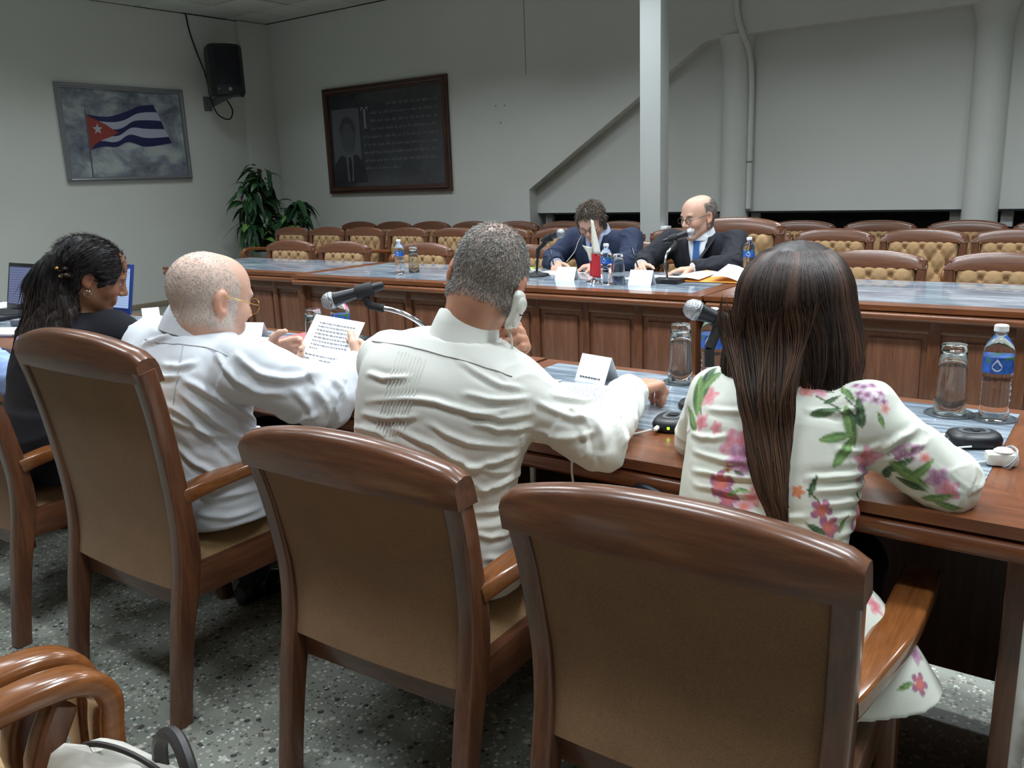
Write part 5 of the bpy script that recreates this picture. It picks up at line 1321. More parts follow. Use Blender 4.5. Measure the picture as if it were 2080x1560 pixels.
def surf_points(Vv, N, o, side, up, pts, facing, lift=0.002):
    """points on a mesh under a grid of (side, up) coordinates, seen from direction facing"""
    side, up, facing = map(unit, (side, up, facing)); side = unit(side-up*(side@up)); facing = unit(facing-up*(facing@up)-side*(facing@side)); k = (N@facing) > 0.15
    A = Vv[k]; uv = np.stack([(A-o)@side, (A-o)@up], 1); Nn = N[k]; out = []
    for p in pts:
        d = np.sum((uv-np.asarray(p))**2, 1); i = np.argpartition(d, 6)[:6]; q = A[i]; w = 1/(d[i]+1e-5)
        dep = np.sum((q@facing)*w)/w.sum()
        base = np.asarray(o)+side*p[0]+up*p[1]; base = base+facing*(dep-base@facing)
        out.append(base+facing*lift)
    return out
def collar(name, N, up, side, r0, r1, h, mat, parent, th=0.006, open_front=None):
    """stand collar: band round the neck"""
    up = unit(up); side = unit(np.asarray(side)-up*np.dot(side, up)); fr = np.cross(up, side); N = np.asarray(N, float)
    n = 40; vs = []; fs = []
    for i in range(n):
        a = 2*PI*i/n; d = side*math.cos(a)+fr*math.sin(a)
        hh = h*(1.0 - 0.25*max(0, math.sin(a)))
        ov = 1.0 if math.sin(a) > -2 else 1
        ring = [(r0+th*2.6, -0.026), (r0+th*1.3, hh*0.30), (r1+th*0.6, hh*0.92), (r1, hh), (r1-th*0.6, hh*0.9), (r0-th, -0.026)]
        for r_, z_ in ring:
            dd = side*math.cos(a)*1.0+fr*math.sin(a)*1.08
            vs.append(N+dd*r_+up*z_)
    k = 6
    for i in range(n):
        for j in range(k): fs.append([i*k+j, ((i+1) % n)*k+j, ((i+1) % n)*k+(j+1) % k, i*k+(j+1) % k])
    return MB().add(vs, fs).build(name, mat, parent, 60)
def make_body(label, st, SL, SR, EL, ER, WL, WR, H, R, N, hands, tone, lip, brow, h=0.0045, kk=1.0, jowl=0.0, legs=None, neck_r=0.056, hk=1.0, eye=True, shrink=-0.014):
    pts = [q[0] for q in st]+[SL, SR, EL, ER, WL, WR, H, np.asarray(H)+np.array([0, 0, 0.05])]+[np.asarray(w)+unit(f)*0.12 for w, f, *_ in hands]
    lo, hi = bounds(pts, 0.17); lo[2] = min(lo[2], 0.50); S = SDF(lo, hi, h)
    S.loft(st, 0.0, 'u', shrink); up = st[-3][0]
    for sh_, el, wr in ((SL, EL, WL), (SR, ER, WR)):
        S.cap(up, sh_, 0.05, 0.05, 0.03); S.cap(sh_, el, 0.046, 0.038, 0.02); S.cap(el, wr, 0.038, 0.027, 0.02)
    if legs:
        for a, b in legs: S.cap(a, b, 0.07, 0.05, 0.02)
    add_head(S, H, R, N, hk, jowl, neck_r)
    for w, f, n, th, curl, tc in hands: add_hand(S, w, f, n, th, curl, None, kk, tc)
    Vv, F = S.nets(); Vv = relax(Vv, F, 1, 0.4)
    o = sdf_obj('person', Vv, F, M['skin'], None, paint_body(Vv, H, R, tone, lip, brow, eye, hk))
    tag(o, label, 'person'); return o, Vv, F
def short_hair(body, Vv, F, H, R, mask, n, length, rad, cols, crown=(0, -0.055, 0.11), lift=0.3, seed=2, extra_dir=None, tint=0.6):
    N = vnormals(Vv, F); q = head_local(Vv, H, R); w = np.clip(mask(q)*1.0, 0, 1); idx = np.where(w > 0.02)[0]
    rnd = np.random.default_rng(seed); p = w[idx]/w[idx].sum(); pick = rnd.choice(idx, n, p=p)
    d = (q[pick]-np.array(crown))
    if extra_dir is not None: d = d*0.4/(np.linalg.norm(d, axis=1)[:, None]+1e-6)+np.asarray(extra_dir)
    d = d@R.T; jit = rnd.normal(0, 0.0016, (n, 3))
    c = cols(q[pick], rnd, n)
    at = body.data.attributes['Col']; cc = np.zeros(len(Vv)*4, np.float32); at.data.foreach_get('color', cc); cc = cc.reshape(-1, 4)
    k = (tint*np.clip(w, 0, 1))[:, None]; cc[:, :3] = cc[:, :3]*(1-k)+c.mean(0)*k; at.data.foreach_set('color', cc.ravel())
    return strands('hair', Vv[pick]+jit-N[pick]*np.sum(jit*N[pick], 1)[:, None], d, N[pick], length, rad, c, body, lift, rnd)
def mixc(a, b, t_): return a[None]*(1-t_[:, None])+b[None]*t_[:, None]

# ---- grey-haired man with the handset
yaw = 19; sp = rotm(yaw-4)[:, 0]; ss = unit((0.385, 0.105, -0.03))
P, N = V(-1.235, 1.345, 0.535), V(-1.170, 1.415, 1.035)
SL, SR = V(-1.352, 1.375, 0.955), V(-1.060, 1.434, 0.915); EL, ER = V(-1.37, 1.63, 0.822), V(-0.872, 1.488, 0.808); WL, WR = V(-1.175, 1.600, 0.955), V(-0.992, 1.835, 0.826)
H, R = V(-1.135, 1.466, 1.140), rotm(30, -27, 20)
st = torso(P, N, sp, ss, scale_prof(1.06, 1.0), 0.045)
hands = [(WL, (0.62, -0.42, 0.50), (-0.35, -0.75, -0.10), (0.3, -0.4, 0.85), (38, 44, 48, 52), 10), (WR, (0.28, 0.92, 0.08), (0.05, 0.0, -1), (-1, 0.2, 0), (54, 58, 62, 64), 25)]
tone = lin(196, 142, 116)
body, BV, BF = make_body('man in a white pleated shirt with cropped grey hair holding a handset to his ear', st, SL, SR, EL, ER, WL, WR, H, R, N, hands, tone, lin(168, 100, 92), lin(120, 112, 104), legs=[(P+V(-0.1, 0.02, 0), (-1.40, 1.74, 0.53)), (P+V(0.1, 0.02, 0), (-1.10, 1.76, 0.53))])
def guay(S):   # shirt tails spread on the seat
    S.loft([((P[0], P[1]-0.005, 0.492), sp, 0.205, 0.15, 0.135), ((P[0], P[1]-0.005, 0.56), sp, 0.20, 0.14, 0.13), ((P[0]+0.01, P[1]-0.01, 0.66), sp, 0.185, 0.13, 0.12)], 0.03)
    S.ell(WR-unit(WR-ER)*0.03, (0.044, 0.044, 0.044), np.eye(3), 0.01)
S = shirt_field(st, SL, SR, EL, ER, WL, WR, 0.0045, (0.064, 0.051, 0.047, 0.042), 0.018, extra=guay, sh=0.062)
S.cut((0, 0, 0.485), (0, 0, -1));
SV, SF = S.nets(); SV = relax(SV, SF, 1); SN = vnormals(SV, SF)
dn = np.clip((1.0-SV[:, 2])/0.45, 0, 1)
f = 0.007*folds(SV, (4.0, 4.0, 15), 0.5, 2.4)*dn + arm_wrinkles(SV, [(SR, ER, 0.3, 0.8), (ER, WR, 1.5, 0.8), (SL, EL, 0.5, 1)], 0.007, 26)
f = f+creases(SV, SN, [[(745, 815), (860, 812), (960, 838), (1040, 832)], ([(935, 735), (1000, 775), (1062, 792)], 0.8), [(940, 800), (1010, 812), (1075, 808)], [(950, 835), (1020, 850), (1082, 838)], [(960, 862), (1030, 872), (1085, 862)], ([(870, 860), (950, 900), (1040, 905)], 0.9),
    [(712, 868), (770, 880), (800, 905)], [(705, 900), (760, 905), (830, 930)], ([(800, 870), (880, 905), (960, 950), (1040, 960)], 1.1), [(840, 925), (920, 965), (1000, 1000)], ([(930, 955), (990, 940), (1050, 925)], 1.3), ([(955, 1000), (1010, 985), (1060, 960)], 1.4), [(960, 1040), (1010, 1035), (1050, 1020)], [(965, 1085), (1010, 1090), (1050, 1075)], [(985, 1135), (1030, 1130), (1055, 1110)],
    [(745, 760), (790, 770), (830, 765)], ([(1090, 815), (1150, 845), (1200, 850)], 1.0), [(1075, 870), (1150, 885), (1215, 880)], ([(1120, 800), (1180, 818), (1230, 812)], 1.0), [(1200, 850), (1222, 880), (1225, 915)], [(1230, 840), (1250, 870), (1255, 900)], [(1180, 870), (1195, 900), (1200, 925)], [(735, 840), (790, 850), (850, 845)], [(770, 940), (840, 955), (900, 985)]], 0.0075, 0.0062)
SV = SV+SN*f[:, None]; SN = vnormals(SV, SF)
shirt = sdf_obj('shirt', SV, SF, M['linen'], body)
collar('collar', N+V(0.004, 0.006, -0.006), (0.10, 0.30, 0.95), ss, 0.064, 0.062, 0.042, M['linen'], body)
for i in range(9):
    drawn_line('pleat', SV, SN, [(810+7*i, 712+2.2*i), (790+7*i, 775+1.5*i), (774+7*i, 835), (762+7*i, 885)], 0.0016, M['linen'], shirt, 0.0003, 30)
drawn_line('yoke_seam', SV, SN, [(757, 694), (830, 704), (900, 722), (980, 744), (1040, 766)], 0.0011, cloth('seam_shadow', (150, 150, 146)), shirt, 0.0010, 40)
d = unit(WR-ER); cf = MB(); e1 = unit(np.cross(d, (0, 0, 1))); e2 = np.cross(d, e1)
cf.sweep([tuple(WR-d*0.055), tuple(WR-d*0.03), tuple(WR+d*0.004)], [(0.046*math.cos(a), 0.044*math.sin(a)) for a in np.linspace(0, 2*PI, 29)[:-1]], scale=[1.02, 1.05, 1.0]); cf.build('cuff', M['linen'], shirt)
def gcol(q, rnd, n):
    t_ = np.clip(0.5+0.35*rnd.normal(size=n)-0.35*(q[:, 2]-0.02)/0.1, 0, 1); return mixc(lin(216, 214, 210), lin(128, 124, 120), np.clip(1-t_+np.clip(-q[:, 2]*6, 0, 0.5), 0, 1))
def gmask(q):
    side = (q[:, 2] > -0.062-0.1*np.clip(q[:, 1], 0, 1)) & (q[:, 1] < 0.050+0.3*np.clip(q[:, 2], 0, 1)) & (q[:, 1] > -0.2) & (np.abs(q[:, 0]) < 0.0795)
    ear = ((np.abs(q[:, 0])-0.08)**2/0.012**2+(q[:, 1]+0.008)**2/0.026**2+q[:, 2]**2/0.038**2) < 1
    bald = np.exp(-(q[:, 0]**2/0.045**2+(q[:, 1]-0.0)**2/0.075**2))*(q[:, 2] > 0.05)
    return (side & ~ear)*(1-0.93*bald)*np.clip((q[:, 2]+0.075)/0.03, 0.1, 1)
short_hair(body, BV, BF, H, R, gmask, 15000, 0.011, 0.0006, gcol, (0, -0.02, 0.13), 0.5)
legs_and_shoes(body, P+V(-0.1, 0.0, 0.0), P+V(0.1, 0.02, 0.0), (-1.40, 1.74, 0.52), (-1.10, 1.76, 0.52), (-1.40, 1.70, 0.09), (-1.10, 1.72, 0.09), M['brown_trouser'], pel=P+V(0, 0, -0.005))
# handset at his right ear
ear = H+R@V(0.080, -0.030, -0.050)
hs = thing('ear_handset', 'white telephone-style handset pressed to the grey-haired man\'s ear', 'handset', tuple(ear))
dn_ = unit(R@V(0.08, 0.34, -0.94)); outw = unit(R@V(1, -0.25, 0.0)); outw = unit(outw-dn_*(outw@dn_)); wd = np.cross(dn_, outw)
path = [tuple(-dn_*0.036+outw*0.004), tuple(-dn_*0.028+outw*0.010), tuple(-dn_*0.008+outw*0.013), tuple(dn_*0.016+outw*0.011), tuple(dn_*0.034+outw*0.004), tuple(dn_*0.042-outw*0.002)]
MB().sweep(smooth_path(path, 5), rrect(0.036, 0.018, 0.008, 4), side=tuple(wd), scale=[(0.55+0.45*min(1, i/5), 0.6+0.4*min(1, i/5)) if i < 5 else ((1.0, 1.0) if i < 20 else (1-0.07*(i-19), 1-0.09*(i-19))) for i in range(26)]).build('shell', M['ivory'], hs, 60)
rt = Vector(outw).to_track_quat('Z', 'Y').to_matrix()
MB().lathe([(0.016, 0), (0.018, 0.005), (0.013, 0.009), (0.005, 0.010), (0, 0.008)], tuple(outw*0.017-dn_*0.010), 24, rt).build('speaker_cap', M['ivory'], hs)
MB().lathe([(0.012, -0.004), (0.014, 0.004), (0.010, 0.007), (0, 0.006)], tuple(outw*0.013+dn_*0.026), 20, rt).build('boss', M['ivory'], hs)
MB().box(tuple(outw*0.0225+dn_*0.010), (0.010, 0.003, 0.002)).build('slot', M['black'], hs)
e0 = dn_*0.040+outw*0.000
MB().tube(smooth_path([tuple(e0), tuple(e0+V(0.008, 0, -0.025)), tuple(e0+V(0.002, 0.01, -0.06)), tuple(e0+V(-0.01, 0.03, -0.10)), tuple(e0+V(0.0, 0.06, -0.16))], 6), 0.0022, 6).build('cord', M['ivory'], hs)

# ---- bald man with the page
sp = rotm(-8)[:, 0]; ss = unit((0.40, -0.01, -0.045))
P, N = V(-2.105, 1.345, 0.54), V(-2.045, 1.345, 1.005)
SL, SR = V(-2.215, 1.325, 0.928), V(-1.842, 1.345, 0.902); EL, ER = V(-2.27, 1.555, 0.80), V(-1.705, 1.475, 0.805); WL, WR = V(-2.082, 1.602, 0.866), V(-1.705, 1.610, 0.862)
H, R = V(-2.000, 1.372, 1.066), rotm(-8, -13, 3)
st = torso(P, N, sp, ss, scale_prof(1.16, 1.15), 0.035)
hands = [(WL, (0.82, 0.42, 0.18), (0.45, -0.85, -0.10), (0.1, 0.0, 1.0), (26, 32, 38, 44), 42), (WR, (-0.42, 0.72, 0.20), (-0.85, -0.50, 0.0), (-0.1, 0.0, 1.0), (46, 52, 56, 60), 42)]
tone = lin(212, 168, 146)
body, BV, BF = make_body('bald man in a white shirt and glasses reading a page', st, SL, SR, EL, ER, WL, WR, H, R, N, hands, tone, lin(180, 112, 100), lin(170, 160, 150), jowl=0.006, neck_r=0.066, hk=1.06, legs=[(P+V(-0.1, 0.02, 0), (-2.30, 1.72, 0.53)), (P+V(0.1, 0.02, 0), (-1.98, 1.72, 0.53))])
def tails(S):
    S.loft([((P[0]+0.03, P[1]-0.01, 0.478), sp, 0.225, 0.19, 0.125), ((P[0]+0.03, P[1]-0.01, 0.55), sp, 0.225, 0.18, 0.125), ((P[0]+0.02, P[1]-0.01, 0.68), sp, 0.205, 0.16, 0.12)], 0.03)
S = shirt_field(st, SL, SR, EL, ER, WL, WR, 0.0048, (0.080, 0.074, 0.068, 0.050), 0.020, extra=tails, sh=0.070)
S.cut((0, 0, 0.474), (0, 0, -1));
SV, SF = S.nets(); SV = relax(SV, SF, 1); SN = vnormals(SV, SF); dn = np.clip((0.98-SV[:, 2])/0.4, 0.05, 1)
f = 0.008*folds(SV@rotm(0, 0, 22), (3.2, 3.2, 12), 0.5, 2.4)*dn + arm_wrinkles(SV, [(SR, ER, 0.5, 1.0), (ER, WR, 1.5, 0.7), (SL, EL, 0.5, 1), (EL, WL, 1.2, 0.6)], 0.010, 18, 3.0)
f = f+creases(SV, SN, [([(372, 770), (430, 800), (480, 830), (540, 868)], 1.5), ([(368, 800), (420, 840), (470, 880), (520, 905)], 1.4), ([(330, 820), (380, 845), (430, 890), (480, 940)], 1.2), ([(320, 835), (400, 870), (500, 900)], 1.0), [(355, 905), (400, 940), (450, 975)], [(300, 760), (340, 765), (370, 758)], ([(440, 720), (470, 760), (520, 790), (580, 800)], 1.4), ([(480, 720), (520, 755), (580, 770), (640, 762)], 1.5), ([(560, 840), (600, 850), (650, 838)], 1.2), ([(600, 795), (630, 825), (640, 850)], 1.0), [(640, 790), (660, 815), (668, 840)], [(670, 770), (690, 790), (698, 810)], [(290, 700), (320, 690), (350, 680)], [(400, 1000), (450, 1010), (520, 990)], [(400, 1040), (460, 1050), (530, 1030)], [(330, 740), (360, 745), (400, 735)]], 0.0085, 0.0085)
SV = SV+SN*f[:, None]; SN = vnormals(SV, SF)
shirt = sdf_obj('shirt', SV, SF, M['cotton'], body)
collar('collar', N+V(0.010, 0.008, -0.004), (0.16, 0.22, 0.96), ss, 0.078, 0.073, 0.042, M['cotton'], body)
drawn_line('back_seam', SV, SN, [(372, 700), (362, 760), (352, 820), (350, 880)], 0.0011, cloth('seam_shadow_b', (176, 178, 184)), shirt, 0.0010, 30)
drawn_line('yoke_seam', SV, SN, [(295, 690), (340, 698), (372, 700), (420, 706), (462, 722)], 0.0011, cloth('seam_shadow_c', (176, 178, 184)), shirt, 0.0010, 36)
for wr, el in ((WR, ER), (WL, EL)):
    d = unit(wr-el); MB().sweep([tuple(wr-d*0.060), tuple(wr-d*0.03), tuple(wr+d*0.006)], [(0.053*math.cos(a), 0.050*math.sin(a)) for a in np.linspace(0, 2*PI, 29)[:-1]], scale=[1.0, 1.05, 0.98]).build('cuff', M['cotton'], shirt)
def bcol(q, rnd, n): return mixc(lin(236, 230, 224), lin(190, 178, 168), np.clip(rnd.normal(0.35, 0.3, n), 0, 1))
def bmask(q):
    q = q/1.06
    side = (q[:, 2] > -0.066-0.25*np.clip(q[:, 1], 0, 1)) & (q[:, 1] < 0.04-0.10*np.clip(q[:, 2]-0.05, 0, 1)*6) & (np.abs(q[:, 0]) < 0.079)
    ear = ((np.abs(q[:, 0])-0.08)**2/0.012**2+(q[:, 1]+0.008)**2/0.028**2+q[:, 2]**2/0.04**2) < 1
    return (side & ~ear)*(0.30+0.70*np.clip((0.10-q[:, 2])/0.08, 0, 1))*np.clip((q[:, 2]+0.07)/0.02, 0, 1)
short_hair(body, BV, BF, H, R, bmask, 14000, 0.007, 0.0005, bcol, (0, 0.0, 0.13), 0.3, 4)
glasses(body, H, R, M['gold'], 1.06, 0.004, 0.025, 0.019, 0.0011)
legs_and_shoes(body, P+V(-0.1, 0.0, 0.0), P+V(0.1, 0.02, 0.0), (-2.30, 1.73, 0.53), (-1.98, 1.73, 0.53), (-2.30, 1.62, 0.09), (-1.98, 1.62, 0.09), M['dark_trouser'], pel=P+V(0.02, 0, -0.01), kk=1.15)

# ---- woman in the floral jacket
sp = rotm(4)[:, 0]; ss = unit((0.32, 0.01, 0.0))
P, N = V(-0.522, 1.415, 0.54), V(-0.512, 1.562, 0.975)
SL, SR = V(-0.636, 1.548, 0.915), V(-0.372, 1.548, 0.918); EL, ER = V(-0.715, 1.640, 0.802), V(-0.232, 1.585, 0.808); WL, WR = V(-0.580, 1.830, 0.806), V(-0.410, 1.820, 0.806)
H, R = V(-0.512, 1.607, 1.100), rotm(6, -10, 0)
prof = [(-0.12, 0.165, 0.10, 0.115), (0.0, 0.172, 0.11, 0.12), (0.16, 0.162, 0.105, 0.100), (0.34, 0.144, 0.095, 0.082), (0.52, 0.144, 0.10, 0.084), (0.70, 0.150, 0.10, 0.082), (0.83, 0.150, 0.080, 0.074), (0.91, 0.120, 0.060, 0.060), (0.98, 0.070, 0.046, 0.052)]
st = torso(P, N, sp, ss, prof, 0.014)
hands = [(WL, (0.75, 0.6, -0.05), (0.0, 0.1, -1), (0.5, -0.6, 0.1), (20, 25, 28, 30), 10), (WR, (-0.75, 0.6, -0.05), (0, 0.1, -1), (-0.5, -0.6, 0.1), (20, 25, 28, 30), 10)]
tone = lin(200, 156, 132)
body, BV, BF = make_body('long-haired woman in a floral jacket sitting with her back to the camera', st, SL, SR, EL, ER, WL, WR, H, R, N, hands, tone, lin(176, 96, 96), lin(60, 44, 36), kk=0.9, hk=0.93, neck_r=0.048, shrink=-0.012, legs=[(P+V(-0.09, 0.02, 0), (-0.66, 1.82, 0.52)), (P+V(0.09, 0.02, 0), (-0.44, 1.82, 0.52))])
def flare(S):
    S.loft([((P[0]+0.035, P[1]+0.0, 0.438), sp, 0.300, 0.15, 0.125), ((P[0]+0.025, P[1]+0.0, 0.53), sp, 0.250, 0.13, 0.13), ((P[0]+0.008, P[1], 0.62), sp, 0.190, 0.115, 0.118)], 0.03)
S = shirt_field(st, SL, SR, EL, ER, WL, WR, 0.0034, (0.060, 0.052, 0.049, 0.040), 0.012, extra=flare, sh=0.052, kk=0.022)
S.cap(SR+V(0.010, -0.006, 0.022), SR+V(0.012, 0.02, 0.020), 0.040, 0.040, 0.012); S.cap(SL+V(-0.010, -0.006, 0.022), SL+V(-0.012, 0.02, 0.020), 0.040, 0.040, 0.012)
S.cut((0, 0, 0.436), (0, 0, -1)); S.cut_local(N+V(0, 0, 0.05), (0.0, 0.15, 1), N+V(0, 0, 0.012), 0.09)
SV, SF = S.nets(); SV = relax(SV, SF, 1); SN = vnormals(SV, SF); mid = np.exp(-((SV[:, 2]-0.76)/0.10)**2)
f = 0.003*folds(SV, (3.0, 3.0, 20), 0.35, 2.2)*(0.2+0.8*mid) + 0.006*folds(SV+5, (16, 16, 3), 0.4, 2)*np.clip((0.66-SV[:, 2])/0.1, 0, 1) + arm_wrinkles(SV, [(SR, ER, 0.3, 0.8), (ER, WR, 1.2, 0.6), (SL, EL, 0.4, 1.0)], 0.005, 22, 1.0)
f = f+creases(SV, SN, [[(1410, 915), (1470, 935), (1530, 940)], ([(1410, 955), (1480, 968), (1560, 975)], 1.2), [(1412, 985), (1480, 1000), (1540, 1005)], ([(1790, 950), (1720, 965), (1640, 972)], 1.1), ([(1788, 975), (1720, 990), (1650, 998)], 1.1), [(1785, 1000), (1720, 1018), (1660, 1025)], [(1780, 1030), (1730, 1045), (1680, 1052)], [(1470, 1030), (1560, 1050), (1640, 1050)], [(1795, 900), (1750, 915), (1700, 915)], ([(1790, 915), (1830, 890), (1862, 872)], 1.2), [(1800, 935), (1840, 915), (1875, 900)], [(1405, 880), (1440, 890), (1480, 885)], [(1700, 1090), (1740, 1070), (1780, 1040)], [(1440, 830), (1500, 838), (1560, 835)], [(1640, 835), (1700, 838), (1750, 825)]], 0.0055, 0.0055)
SV = SV+SN*f[:, None]; SN = vnormals(SV, SF)
# printed blossoms and leaves, laid out on the cloth
rel = SV-CAMP; dep = rel@_fw; ux = 1040+1746.64*(rel@_r)/dep; uy = 780-1746.64*(rel@_u)/dep; vis = np.sum(SN*rel, 1) < 0
colr = np.tile(lin(226, 228, 216), (len(SV), 1))*(0.97+0.06*fbm(SV*30, 2)[:, None])
fn = fbm(SV*150, 3); fn2 = fbm(SV*60+9, 2)
def spot(px_, py_):
    """cloth point for a blossom given on the back of the jacket"""
    d = (ux-px_)**2+(uy-py_)**2+np.where(vis, 0, 1e9)+dep*10; i = int(np.argmin(d)); n = SN[i]
    e1 = unit(_r-n*(_r@n)); e2 = np.cross(n, e1); q = SV-SV[i]; near = (q**2).sum(1) < 0.13**2
    ok = near & ((SN@n) > 0.1)
    return ok, q@e1, q@e2, dep[i]/1746.64
def lay(ok, m, c):
    a = (np.where(ok, m, 0))[:, None]; colr[:] = colr*(1-a)+c*a
def peony(px_, py_, rp, c0, c1):
    ok, u, v, k = spot(px_, py_); r_ = np.hypot(u, v)/(1.18*rp*k); th = np.arctan2(v, u)
    edge = 0.78+0.14*np.cos(5*th+px_)+0.22*(fn2-0.45); m = np.clip((edge-r_)*8, 0, 1)*0.92
    t_ = np.clip(r_*0.75+0.9*(fn-0.45)+0.18*np.sin(9*r_+3*np.sin(3*th)), 0, 1)
    lay(ok, m, mixc(c0, c1, t_))
def blossom(px_, py_, rp, c0, c1, n=5, ph=0.3):
    ok, u, v, k = spot(px_, py_); r_ = np.hypot(u, v)/(rp*k); th = np.arctan2(v, u)
    edge = 0.42+0.58*np.abs(np.cos(n/2*th+ph))**0.7; m = np.clip((edge-r_)*9, 0, 1)*0.95
    lay(ok, m, mixc(c0, c1, np.clip(r_*1.5-0.15+0.5*(fn-0.45), 0, 1)))
def leaf(px_, py_, ang, Lp, wf=0.32, c0=lin(96, 140, 74), c1=lin(40, 70, 40)):
    ok, u, v, k = spot(px_, py_); a = math.radians(ang); x = (u*math.cos(a)+v*math.sin(a))/(Lp*k*0.58); y = (-u*math.sin(a)+v*math.cos(a))/(Lp*k*0.58)
    wdt = wf*np.clip(1-x*x, 0, 1)**0.8*(1-0.3*x); m = np.clip((wdt-np.abs(y))*14, 0, 1)*(np.abs(x) < 1)
    t_ = np.clip(0.5+0.5*np.sign(y)*0.5+1.2*(fn2-0.45), 0, 1); c = mixc(c0, c1, t_); c[np.abs(y) < 0.04] = c0*1.15
    lay(ok, m, c)
def stalk(pts, w=2.6, c=lin(78, 92, 58)):
    for a, b in zip(pts[:-1], pts[1:]):
        mx, my = (a[0]+b[0])/2, (a[1]+b[1])/2; ok, u, v, k = spot(mx, my); ang = math.atan2(-(b[1]-a[1]), b[0]-a[0]); L = math.hypot(b[0]-a[0], b[1]-a[1])
        x = u*math.cos(ang)+v*math.sin(ang); y = -u*math.sin(ang)+v*math.cos(ang)
        lay(ok, np.clip((w*k-np.abs(y))/(1.5*k), 0, 1)*(np.abs(x) < L*k*0.52), c)
PK0, PK1, MV0, MV1, CR = lin(214, 110, 122), lin(240, 196, 200), lin(160, 96, 140), lin(222, 186, 208), lin(228, 120, 96)
stalk([(1660, 800), (1700, 835), (1735, 850), (1750, 880)]); stalk([(1725, 800), (1740, 850)]); stalk([(1640, 995), (1660, 1015), (1670, 1035)]); stalk([(1650, 1085), (1700, 1085)]); stalk([(1430, 790), (1415, 860)]); stalk([(1690, 800), (1650, 790)])
for a in ((1440, 806, 26, PK0, PK1), (1424, 858, 22, PK0, PK1), (1498, 905, 42, PK0, MV1), (1505, 932, 36, MV0, MV1), (1652, 782, 36, PK0, MV1), (1640, 790, 20, CR, PK1), (1762, 882, 34, PK0, PK1), (1768, 850, 22, CR, PK1), (1757, 930, 30, PK0, MV1), (1757, 958, 22, MV0, MV1), (1905, 972, 26, MV0, MV1), (1925, 1000, 26, PK0, MV1), (1455, 870, 16, PK0, PK1), (1768, 1105, 18, MV0, MV1), (1776, 1230, 26, PK0, PK1), (1765, 1060, 18, PK0, MV1), (1855, 1320, 34, MV0, MV1), (1530, 1010, 20, PK0, PK1), (1600, 1128, 24, PK0, MV1)): peony(*a)
for i in range(9): blossom(1738+17*(i % 4)+6*(i//4), 783+15*(i//3)+3*(i % 2), 13, lin(120, 60, 96), lin(222, 188, 214), 4, 0.4*i)
for a in ((1466, 985, 30, CR, MV0), (1480, 1018, 26, PK0, MV0), (1510, 1030, 22, CR, MV1), (1668, 1038, 26, CR, MV0), (1684, 1072, 28, CR, MV0), (1620, 998, 15, lin(228, 150, 80), CR), (1800, 830, 14, CR, PK1), (1868, 1388, 26, CR, MV0), (1880, 930, 16, CR, PK1), (1478, 955, 10, lin(80, 50, 30), lin(190, 140, 60)), (1590, 1070, 18, CR, MV0)): blossom(*a)
for a in ((1682, 835, 5, 62), (1726, 868, -80, 80), (1748, 838, 100, 60), (1736, 850, -60, 40), (1700, 890, 10, 66), (1718, 918, 50, 72), (1690, 812, 20, 34), (1712, 792, 75, 30), (1724, 800, -75, 44), (1792, 856, -70, 34), (1652, 985, 70, 42), (1500, 960, -50, 26), (1490, 1002, 40, 32), (1512, 998, -30, 34), (1432, 776, 60, 90), (1418, 800, 75, 90), (1445, 770, 35, 60), (1404, 850, 80, 70), (1800, 960, 100, 60), (1830, 945, 40, 56), (1848, 968, -25, 84), (1872, 955, 50, 60), (1850, 985, 0, 60), (1905, 1012, 30, 60), (1928, 1028, 0, 50), (1655, 1075, 150, 46), (1640, 1092, 10, 50), (1712, 1062, 60, 40), (1770, 1150, 60, 44), (1765, 1180, 85, 70), (1580, 1040, 20, 40), (1840, 1395, 20, 40), (1740, 1005, -70, 30), (1550, 1060, 60, 30)): leaf(*a, 0.30, *((lin(126, 158, 96), lin(72, 108, 60)) if (a[0]+a[1]) % 3 else (lin(84, 112, 74), lin(42, 64, 48))))
jac = sdf_obj('jacket', SV, SF, M['print_cloth'], body, colr)
legs_and_shoes(body, P+V(-0.09, 0.0, -0.005), P+V(0.09, 0.0, -0.005), (-0.66, 1.83, 0.51), (-0.44, 1.83, 0.51), (-0.66, 1.78, 0.09), (-0.42, 1.74, 0.09), flat('black_trouser_cloth', (16, 16, 20), 0.9), pel=P+V(0, 0, -0.01), kk=0.95)
# long straight hair
S = SDF((-0.70, 1.34, 0.72), (-0.32, 1.78, 1.27), 0.004)
S.ell(H+V(0, -0.010, 0.016), (0.098, 0.114, 0.106), np.eye(3), 0.0)
S.loft([((-0.514, 1.600, 1.13), (1, 0, 0), 0.100, 0.095, 0.108), ((-0.514, 1.598, 1.06), (1, 0, 0), 0.112, 0.09, 0.105), ((-0.515, 1.585, 1.00), (1, 0, 0), 0.120, 0.085, 0.092), ((-0.517, 1.570, 0.965), (1, 0, 0), 0.118, 0.07, 0.075), ((-0.517, 1.560, 0.945), (1, 0, 0), 0.105, 0.06, 0.06)], 0.02)
TAIL = [(-0.530, 1.545, 1.07, 0.070, 0.030), (-0.530, 1.505, 0.955, 0.054, 0.024), (-0.512, 1.462, 0.905, 0.043, 0.018), (-0.492, 1.425, 0.850, 0.036, 0.014), (-0.475, 1.400, 0.798, 0.027, 0.010), (-0.465, 1.392, 0.775, 0.022, 0.006)]
T0 = TAIL
